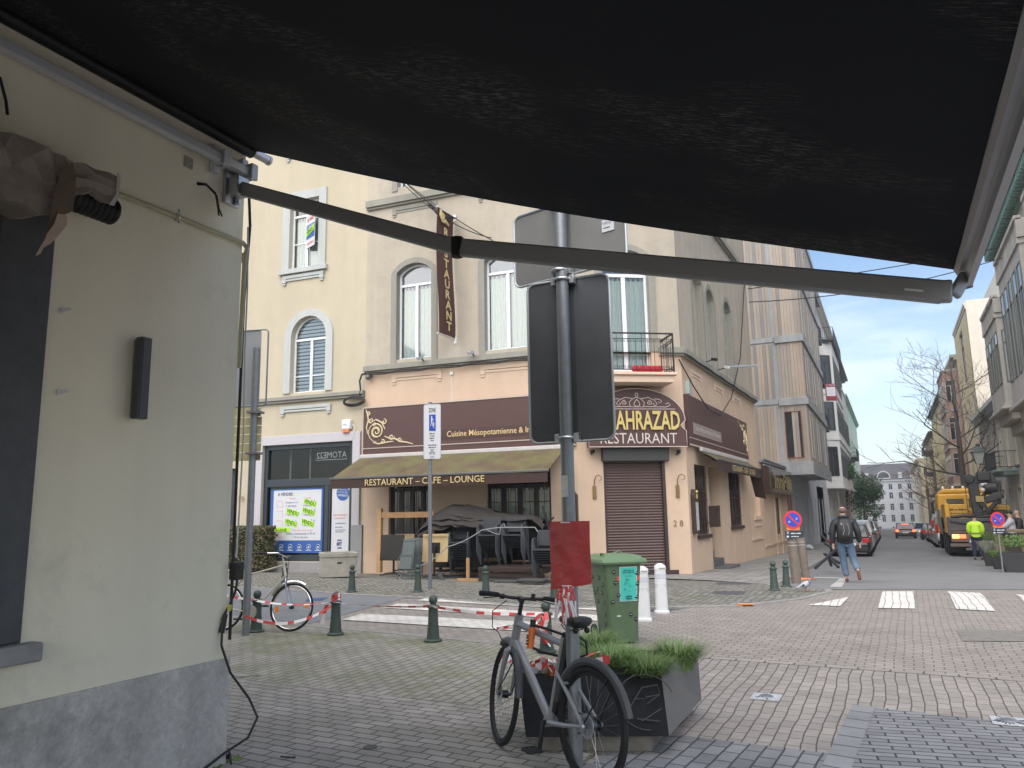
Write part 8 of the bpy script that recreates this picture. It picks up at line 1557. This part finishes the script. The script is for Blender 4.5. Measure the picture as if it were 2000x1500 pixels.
cr_ = T_('crane', lambda m: (m.b(-.2, .35, .5, 1.1, 1.1, 1.5), m.bar((.02, .8, 1.5), (-.08, .8, 3.25), .38, .4), m.bar((-.1, .8, 3.2), (.55, .7, 3.35), .36, .36), m.bar((.6, .7, 3.4), (.75, .6, 2.2), .3, .3), m.bar((.3, .5, 2.35), (.95, .4, 2.6), .3, .3), m.lathe([(.02, -.2), (.2, -.2), (.22, .2), (.02, .2)], (-.2, .7, 3.3), 12, ax='y'), m.b(.1, .6, .4, .9, 3.2, 3.6), m.b(.45, .95, .5, .9, 2.7, 3.2), m.bar((-.1, .8, 2.2), (.6, .6, 2.9), .14, .14), m.bar((.05, .5, 3.5), (.85, .5, 3.0), .1, .12), m.lathe([(.02, -.25), (.3, -.25), (.3, .25), (.02, .25)], (.55, .7, 2.9), 16, ax='x'), m.b(.15, 1.1, .6, 1.3, 1.5, 1.95), m.bar((.1, .5, 1.6), (.7, .4, 2.3), .16, .16)), cb_, bev=.04)
T_('hose', lambda m: ([m.tube([(.0+.06*i, .5, 2.3), (.3+.05*i, .3, 1.9), (.2+.05*i, .35, 1.5), (.35, .6, 1.3)], .025, 6) for i in range(4)], m.tube([(-1.1, .1, 1.66), (-.6, .0, 1.72), (-.1, .1, 1.66), (.5, .1, 1.7)], .07, 8), m.tube([(-1.15, -.03, 1.5), (-.5, -.05, 1.38), (.2, -.04, 1.5), (.9, -.05, 1.42)], .05, 8)), blk, par=cr_)
T_('crane_light', lambda m: (m.ball((.25, .4, 2.8), .09, 8), m.b(.2, .42, .45, .5, 3.0, 3.1)), wht, par=cr_)
T_('crane_plate', lambda m: m.b(-.05, .25, .42, .44, 2.3, 2.55), M('khaki_plate', (.4, .3, .12), .6), par=cr_, smooth=False)
# ---------------------------------------------------------------- people
def skin(name, pts, edges, mat, par, root=0, sub=2):
    me = bpy.data.meshes.new(name); me.from_pydata([Vector(p[0]) for p in pts], edges, []); o = bpy.data.objects.new(name, me); COL.objects.link(o)
    o.modifiers.new('s', 'SKIN'); sv = me.skin_vertices[0].data
    for i, p in enumerate(pts): r = p[1]; sv[i].radius = r if isinstance(r, tuple) else (r, r); sv[i].use_root = (i == root)
    s = o.modifiers.new('u', 'SUBSURF'); s.levels = sub; s.render_levels = sub
    dg = bpy.context.evaluated_depsgraph_get(); m2 = bpy.data.meshes.new_from_object(o.evaluated_get(dg)); bpy.data.objects.remove(o)
    m2.materials.clear(); m2.materials.append(mat); m2.polygons.foreach_set("use_smooth", [True]*len(m2.polygons)); q = bpy.data.objects.new(name, m2); COL.objects.link(q); q.parent = par; return q
skm = M('skin_tone', (.50, .31, .23), .6, var=.06, vs_=30); jean = M('denim', (.09, .14, .21), .85, var=.3, vs_=5, bump=.3, bs=60, stain=(.16, .22, .30), stn=(.5, .7))
def person(label, loc, rz, k, jk, tr, sh, J, hair=None, hat=None, extra=None):
    t = thing('person', label, 'person', loc=loc, rz=rz, sc=k)
    Lh, Rh = Vector(J['lh']), Vector(J['rh']); 
    P = [((0, 0, .95), .11), ((0, -.01, 1.12), .115), ((0, 0, 1.32), .13), ((0, .0, 1.45), .075), ((0, .015, 1.53), .055), ((0, .03, 1.60), .07), ((0, .03, 1.69), (.075, .09)), ((0, .03, 1.75), (.062, .075))]
    E = [(0, 1), (1, 2), (2, 3), (3, 4), (4, 5), (5, 6), (6, 7)]
    def add(p, r, j): P.append((tuple(p), r)); E.append((j, len(P)-1)); return len(P)-1
    for s, h, el in ((-1, J['lh'], J['le']), (1, J['rh'], J['re'])):
        a = add((s*.19, 0, 1.42), .055, 3); a = add(el, .042, a); h = Vector(h); a = add(h, .028, a); d = (h-Vector(el)).normalized(); pm = h+d*.05; a = add(pm, (.04, .02), a)
        for f in range(4): add(pm+d*(.085-.008*abs(f-1.3))+Vector((0, (f-1.5)*.024, -.0)), .009, a)
        th = add(h+d*.05+Vector((0, .045, .01)), .011, a)
    fe = []
    for s, kn, ft in ((-1, J['lk'], J['lf']), (1, J['rk'], J['rf'])):
        a = add((s*.095, 0, .88), .085, 0); a = add(kn, .055, a); a = add(ft, .038, a); fe.append((Vector(kn), Vector(ft)))
    b = skin('body', P, E, skm, t, 0)
    h_ = MB(); h_.ball((0, .125, 1.655), .016, 8, 0, (1, 1, 1.3)); [h_.ball((s*.082, .03, 1.66), .022, 8, 0, (.4, .8, 1.3)) for s in (-1, 1)]; h_.build('ears_and_nose', skm, b); f_ = MB(); [f_.ball((s*.03, .108, 1.685), .008, 6) for s in (-1, 1)]; f_.b(-.022, .022, .098, .112, 1.612, 1.618); f_.build('eyes_and_mouth', M('face_dark', (.12, .06, .05), .5), b)
    JP = [((0, 0, .83), (.2, .15)), ((0, 0, 1.08), (.19, .15)), ((0, 0, 1.3), (.205, .16)), ((0, 0, 1.43), (.15, .11)), ((0, .0, 1.52), .085)]; JE = [(0, 1), (1, 2), (2, 3), (3, 4)]
    for s, h, el in ((-1, J['lh'], J['le']), (1, J['rh'], J['re'])):
        JP.append(((s*.21, 0, 1.38), .1)); JE.append((3, len(JP)-1)); JP.append((el, .082)); JE.append((len(JP)-2, len(JP)-1)); JP.append((tuple(Vector(el).lerp(Vector(h), 1.0)), .06)); JE.append((len(JP)-2, len(JP)-1))
    jo = skin('jacket', JP, JE, jk, t, 1)
    TP = [((0, 0, 1.0), (.16, .13))]; TE = []
    for s, kn, ft in ((-1, J['lk'], J['lf']), (1, J['rk'], J['rf'])):
        TP.append(((s*.095, 0, .84), .118)); TE.append((0, len(TP)-1)); TP.append((tuple(Vector((s*.095, 0, .86)).lerp(Vector(kn), .55)), .1)); TE.append((len(TP)-2, len(TP)-1)); TP.append((kn, .085)); TE.append((len(TP)-2, len(TP)-1)); TP.append((tuple(Vector(kn).lerp(Vector(ft), .95)), .075)); TE.append((len(TP)-2, len(TP)-1))
    skin('trousers', TP, TE, tr, t, 0)
    for (kn, ft), nm, fd in zip(fe, ('lf', 'rf'), (J.get('ld', (0, 1, 0)), J.get('rd', (0, 1, 0)))):
        fd = Vector(fd).normalized(); skin('shoe', [(ft-fd*.06+Vector((0, 0, -.045)), (.042, .05)), (ft+fd*.05+Vector((0, 0, -.05)), (.045, .042)), (ft+fd*.16+Vector((0, 0, -.055)), (.042, .03))], [(0, 1), (1, 2)], sh, t, 0, 1)
    if hair: m = MB(); m.ball((0, .018, 1.70), .098, 14, 0, (.95, 1.05, .86)); o = m.build('hair', hair, t)
    if hat: m = MB(); m.ball((0, .02, 1.72), .102, 14, 0, (.95, 1.05, .85)); m.build('beanie', hat, t)
    if extra: extra(t)
    return t
def backpack(t):
    bp = mk(t, 'backpack', None, lambda m: loft(m, [rr_(-.15, .15, -.31, -.12, 1.0, .06), rr_(-.17, .17, -.34, -.11, 1.08, .07), rr_(-.165, .165, -.33, -.11, 1.3, .07), rr_(-.12, .12, -.27, -.11, 1.44, .06), rr_(-.07, .07, -.22, -.12, 1.48, .04)]), M('pack_black', (.018, .018, .02), .6, var=.2, vs_=20), ang=50)
    mk(bp, 'pocket', None, lambda m: loft(m, [rr_(-.11, .11, -.37, -.3, 1.05, .03), rr_(-.12, .12, -.385, -.3, 1.1, .03), rr_(-.1, .1, -.37, -.3, 1.24, .03)]), K('pack_black'), ang=50)
    mk(bp, 'cord', None, lambda m: (m.tube([(-.05, -.385, 1.36), (-.03, -.395, 1.2), (-.07, -.395, 1.1)], .004, 4), m.tube([(.05, -.375, 1.36), (.08, -.39, 1.2), (.05, -.395, 1.1)], .004, 4), m.b(-.09, -.07, -.36, -.345, 1.33, 1.38)), M('cord_grey', (.35, .35, .35), .6))
    for s in (-1, 1): mk(bp, 'strap', None, lambda m: m.tube([(s*.1, -.16, 1.46), (s*.11, -.02, 1.51), (s*.12, .12, 1.42), (s*.13, .14, 1.2), (s*.15, -.05, 1.04)], .02, 6, flat=.4), K('pack_black'))
    mk(t, 'hood', None, lambda m: m.tube([(-.1, -.02, 1.5), (-.07, -.11, 1.52), (0, -.13, 1.52), (.07, -.11, 1.52), (.1, -.02, 1.5), (.06, .07, 1.49), (-.06, .07, 1.49)], .035, 8, closed=True), K('jacket_navy'))
jn = M('jacket_navy', (.013, .017, .022), .6, var=.25, vs_=6, bump=.3, bs=30)
Ym = 20.9; pm = onY(1657, 1131, Ym)
person('bald man in dark jacket and blue jeans walking away with a black backpack', (pm.x, Ym, gz(Ym)+.01), radians(8), 1.04, jn, jean, M('boot_red_brown', (.13, .04, .03), .6, var=.2),
       dict(le=(-.27, -.05, 1.14), lh=(-.27, -.02, .88), re=(.29, -.07, 1.15), rh=(.31, -.0, .9), lk=(-.07, .06, .5), lf=(-.03, .02, .1), rk=(.15, .0, .5), rf=(.2, -.3, .28), rd=(.1, -.35, -1)), hair=None, extra=lambda t: (backpack(t), mk(t, 'cropped_hair', None, lambda m: m.ball((0, .01, 1.66), .093, 14, 0, (.95, 1.0, .8)), M('shaved', (.12, .085, .07), .8, var=.1))))
Yw = 35.5; pw = onY(1908, 1060, Yw); hv_ = M('hi_vis', (.55, .85, .05), .6, var=.06, vs_=10)
person('worker in yellow hi-vis jacket standing behind the crane truck', (pw.x, Yw, gz(Yw)+.01), radians(-10), .99, hv_, M('work_navy', (.02, .028, .05), .8, var=.15), blk, dict(le=(-.25, 0, 1.15), lh=(-.2, .15, .98), re=(.25, 0, 1.15), rh=(.2, .15, .98), lk=(-.1, .02, .5), lf=(-.12, 0, .1), rk=(.1, .02, .5), rf=(.12, -.02, .1)), hair=M('hair_dark', (.03, .02, .015), .8), extra=lambda t: mk(t, 'reflective_stripe', None, lambda m: [m.lathe([(.172, z), (.174, z+.045)], (0, 0, 0), 20) for z in (1.0, 1.1)] if False else m.lathe([(.178, 1.02), (.18, 1.06)], (0, 0, 0), 24), M('stripe_grey', (.2, .25, .1), .4)))
Yp = 33.5; p1 = onY(1976, 1030, Yp)
person('person in pale jacket and black beanie reaching out at the right edge', (p1.x, Yp, gz(Yp)+.08), radians(75), 1.0, M('jacket_pale', (.48, .47, .52), .7, var=.08), M('trouser_grey', (.12, .12, .13), .8), blk, dict(le=(-.22, .2, 1.2), lh=(-.12, .45, 1.15), re=(.22, .2, 1.18), rh=(.12, .45, 1.12), lk=(-.1, .02, .5), lf=(-.12, 0, .1), rk=(.1, .02, .5), rf=(.12, -.02, .1)), hat=blk)
p1 = onY(1993, 1030, Yp)
person('bald man in a black coat beside the person with beanie, right edge', (p1.x, Yp+.3, gz(Yp)+.08), radians(95), 1.02, M('coat_black', (.02, .02, .022), .7), M('trouser_black', (.03, .03, .035), .8), blk, dict(le=(-.24, .05, 1.15), lh=(-.2, .2, .98), re=(.24, .05, 1.15), rh=(.2, .2, .98), lk=(-.1, .02, .5), lf=(-.12, 0, .1), rk=(.1, .02, .5), rf=(.12, -.02, .1)))
# ---------------------------------------------------------------- signs, posts, barrier, planters
srd = M('sign_red', (.6, .03, .04), .4, var=.05); sbl = M('sign_blue2', (.02, .06, .45), .4, var=.05)
def nopark(c, F_u, r, label, plate=True, post=None):
    F = frame((c.x, c.y, 0), F_u); t = thing('no_parking_sign', label, 'traffic sign', loc=(0, 0, 0)); z = c.z
    mk(t, 'red_disc', F, lambda m: m.prism([(r*cos(a), z+r*sin(a)) for a in [2*pi*i/36 for i in range(36)]], -.01, 0), srd, smooth=False); mk(t, 'blue_disc', F, lambda m: m.prism([(r*.76*cos(a), z+r*.76*sin(a)) for a in [2*pi*i/36 for i in range(36)]], -.016, -.0105), sbl, smooth=False)
    mk(t, 'red_bar', F, lambda m: m.bar((-.56*r, -.02, z+.56*r), (.56*r, -.02, z-.56*r), .004, r*.2, up=(0, 0, 1)), srd, smooth=False); mk(t, 'sticker', F, lambda m: [m.prism([(a+.03*cos(q_), b_+.03*sin(q_)) for q_ in [2*pi*i/5 for i in range(5)]], -.024, -.017) for a, b_ in ((-r*.4, z-.05), (r*.42, z+.02))], M('worn_sticker', (.3, .35, .5), .6), smooth=False)
    if plate:
        pz = z-r-.13; mk(t, 'plate', F, lambda m: m.prism(rplate(None, -r*.95, r*1.05, pz-.085, pz+.085, 0, .03), -.01, 0), M('plate_dark', (.02, .03, .045), .5, var=.3, vs_=20), smooth=False); mk(t, 'lettering', F, lambda m: (m.text('X', -r*.8, pz+.01, .06, y=-.016, ext=.003, bold=.02), dashes(m, -r*.3, pz+.01, r*1.1, .035, -.016, 2), dashes(m, -r*.3, pz-.06, r*.8, .035, -.016, 3), m.b(-r*.8, -r*.55, -.016, -.012, pz-.07, pz-.03)), wht, smooth=False)
    if post: mk(t, 'post', F, lambda m: m.tube([(0, .03, post), (0, .03, z+r)], .025, 8), K('galv'))
    mk(t, 'orange_clamp', F, lambda m: m.b(-r*.7, r*.7, .0, .02, z-r-.03, z-r+.04), K('orange_lens'), smooth=False)
    return t
wpm = M('weathered_timber', (.20, .165, .135), .9, var=.25, vs_=8, streak=.3, bump=.5)
def wpost(px, py, r, lean, label, h):
    p = G(px, py); t = thing('timber_post', label, 'post', mat=Matrix.Translation((p.x, p.y, p.z)) @ Matrix.Rotation(lean, 4, 'Y'), group='round timber posts at the street corner')
    mk(t, 'post', None, lambda m: m.lathe([(.002, 0), (r, 0), (r*.97, h*.5), (r*.95, h-.03), (r*.8, h), (.002, h+.005)], (0, 0, 0), 20), wpm); [mk(t, 'band', None, lambda m: m.lathe([(r+.003, z), (r+.003, z+.02)], (0, 0, 0), 20), M('band_pale', (.4, .38, .36), .5)) for z in (h-.24, h-.16)]
wpost(1556, 1140, .11, -.03, 'front weathered timber post carrying the no parking sign', 1.12); wpost(1574, 1129, .11, -.05, 'rear weathered timber post with two pale bands', 1.12)
p = G(1556, 1140); sp_ = onY(1548, 1015, p.y-.13); nopark(sp_, (.93, .36, 0), .215, 'round red and blue no parking sign on the timber posts', post=p.z+1.0)
sp2 = onY(1948, 1014, 27.0); nopark(sp2, (.9, .43, 0), .21, 'round red and blue no parking sign at the right by the terrace planters', post=gz(27)+.02)
q = G(1585, 1134); cable('orange_strap', [(q.x-.3+.35*cos(a)*(1+.2*sin(3*a)), q.y+.1+.15*sin(a), q.z+.03) for a in [i*.35 for i in range(22)]], .02, 'loose orange strap lying at the foot of the timber posts', 'strap', K('orange_lens'))
# steel anti-vehicle barrier: crossed beams
Yb = 24.6; xb = thing('steel_barrier', 'black steel trestle of crossed beams standing in the road beside the man', 'barrier', loc=(0, 0, 0))
bp = lambda px, py, y: onY(px, py, y)
sm_ = M('beam_black', (.028, .03, .034), .5, .2, var=.15, vs_=10)
def fl_(v): return Vector((v.x, v.y, max(v.z, gz(v.y)+.04)))
for a, b2_ in (((1592, 1110, 24.0), (1645, 1062, 24.9)), ((1610, 1060, 25.6), (1652, 1088, 24.2)), ((1638, 1108, 24.1), (1612, 1082, 24.7)), ((1610, 1082, 26.4), (1640, 1100, 25.4)), ((1624, 1106, 25.0), (1618, 1086, 24.9)), ((1618, 1058, 26.8), (1604, 1045, 27.6))): mk(xb, 'beam', None, lambda m: m.bar(fl_(bp(*a)), fl_(bp(*b2_)), .065, .065), sm_, bev=.008)
# litter bag on the left sidewalk
p = onX(1580, 1068, -4.1); m = MB(); m.ball((p.x, p.y, p.z), .16, 10, 0, (1.2, 1, .8)); m.ball((p.x+.15, p.y-.1, p.z-.06), .1, 8); tag(m.build('litter_bag', M('bag_pale', (.5, .55, .56), .5, var=.2, vs_=20)), 'pale plastic bag left on the sidewalk by the grey wall', 'bag')
# poster on left wall
p = onX(1628, 1022, -4.55); m = MB(frame((p.x, p.y, p.z), (.3, .95, 0))); m.b(-.8, .8, 0, .02, .0, .45, 0); m.b(-.8, .8, 0, .02, -.6, 0, 1); tag(m.build('wall_poster', [M('poster_sky', (.25, .45, .75), .5), M('poster_yellow', (.75, .6, .15), .5)], smooth=False), 'blue and yellow poster on the wall behind the walking man', 'poster')
# terrace planters and timber screens at the right edge
tsc = M('osb_timber', (.26, .19, .125), .85, var=.2, vs_=6); tsd = M('screen_dark', (.075, .062, .05), .8, var=.2)
FW2 = frame(G(1966, 1112), (.55, -.84, 0)); scn = thing('timber_screen', 'brown timber terrace screen with sloping dark panels at the right edge', 'screen', mat=FW2)
mk(scn, 'panel', None, lambda m: [m.b(i*1.25, i*1.25+.85, 0, .05, .04, 1.12) for i in range(5)], tsd, smooth=False, bev=.006); mk(scn, 'frame', None, lambda m: ([m.prism([(i*1.25+.85, .02), (i*1.25+1.2, .02), (i*1.25+1.25, 1.2), (i*1.25+.7, 1.2)], -.05, .06) for i in range(5)], m.b(-.3, 6.2, -.12, .2, 1.15, 1.24), m.prism([(-.3, .6), (-.0, .02), (.08, .02), (.0, 1.2), (-.3, 1.2)], -.04, .05)), tsc, smooth=False, bev=.006)
def potplant(px, py, s, label, kind=0):
    p = G(px, py); t = thing('potted_plant', label, 'potted plant', loc=tuple(p)); mk(t, 'pot', None, lambda m: loft(m, [rr_(-s*.38, s*.38, -s*.22, s*.22, 0, .03), rr_(-s*.5, s*.5, -s*.28, s*.28, s*.6, .04)]), M('pot_dark', (.035, .035, .038), .6), ang=50)
    m = MB(); r_ = random.Random(int(px))
    for i in range(520): a = r_.uniform(0, 2*pi); l = r_.uniform(.2, .55)*s; o_ = Vector((r_.uniform(-.4, .4)*s, r_.uniform(-.2, .2)*s, s*.58)); tp_2 = o_+Vector((cos(a)*l*.7, sin(a)*l*.5, l)); u = Vector((-sin(a), cos(a), .3))*.012; m.q([o_-u*.3, o_+u*.3, tp_2+u, tp_2-u], 0) if kind else m.q([tp_2-u*2, tp_2+Vector((0, 0, .04)), tp_2+u*2, tp_2-Vector((0, 0, .03))], 0)
    m.build('foliage', M('foliage_pale', (.32, .33, .28), .8, var=.3) if kind else M('foliage_green', (.11, .19, .05), .7, var=.3), t, smooth=False)
potplant(1946, 1106, .75, 'dark pot with pale grey heather beside the timber screen', 1); potplant(1956, 1112, .5, 'low dark pot with green leaves in front of the pale heather'); potplant(1944, 1090, .9, 'green shrub in a dark box behind the pale heather'); potplant(1992, 1118, .95, 'green shrub in front of the timber screen at the right edge')
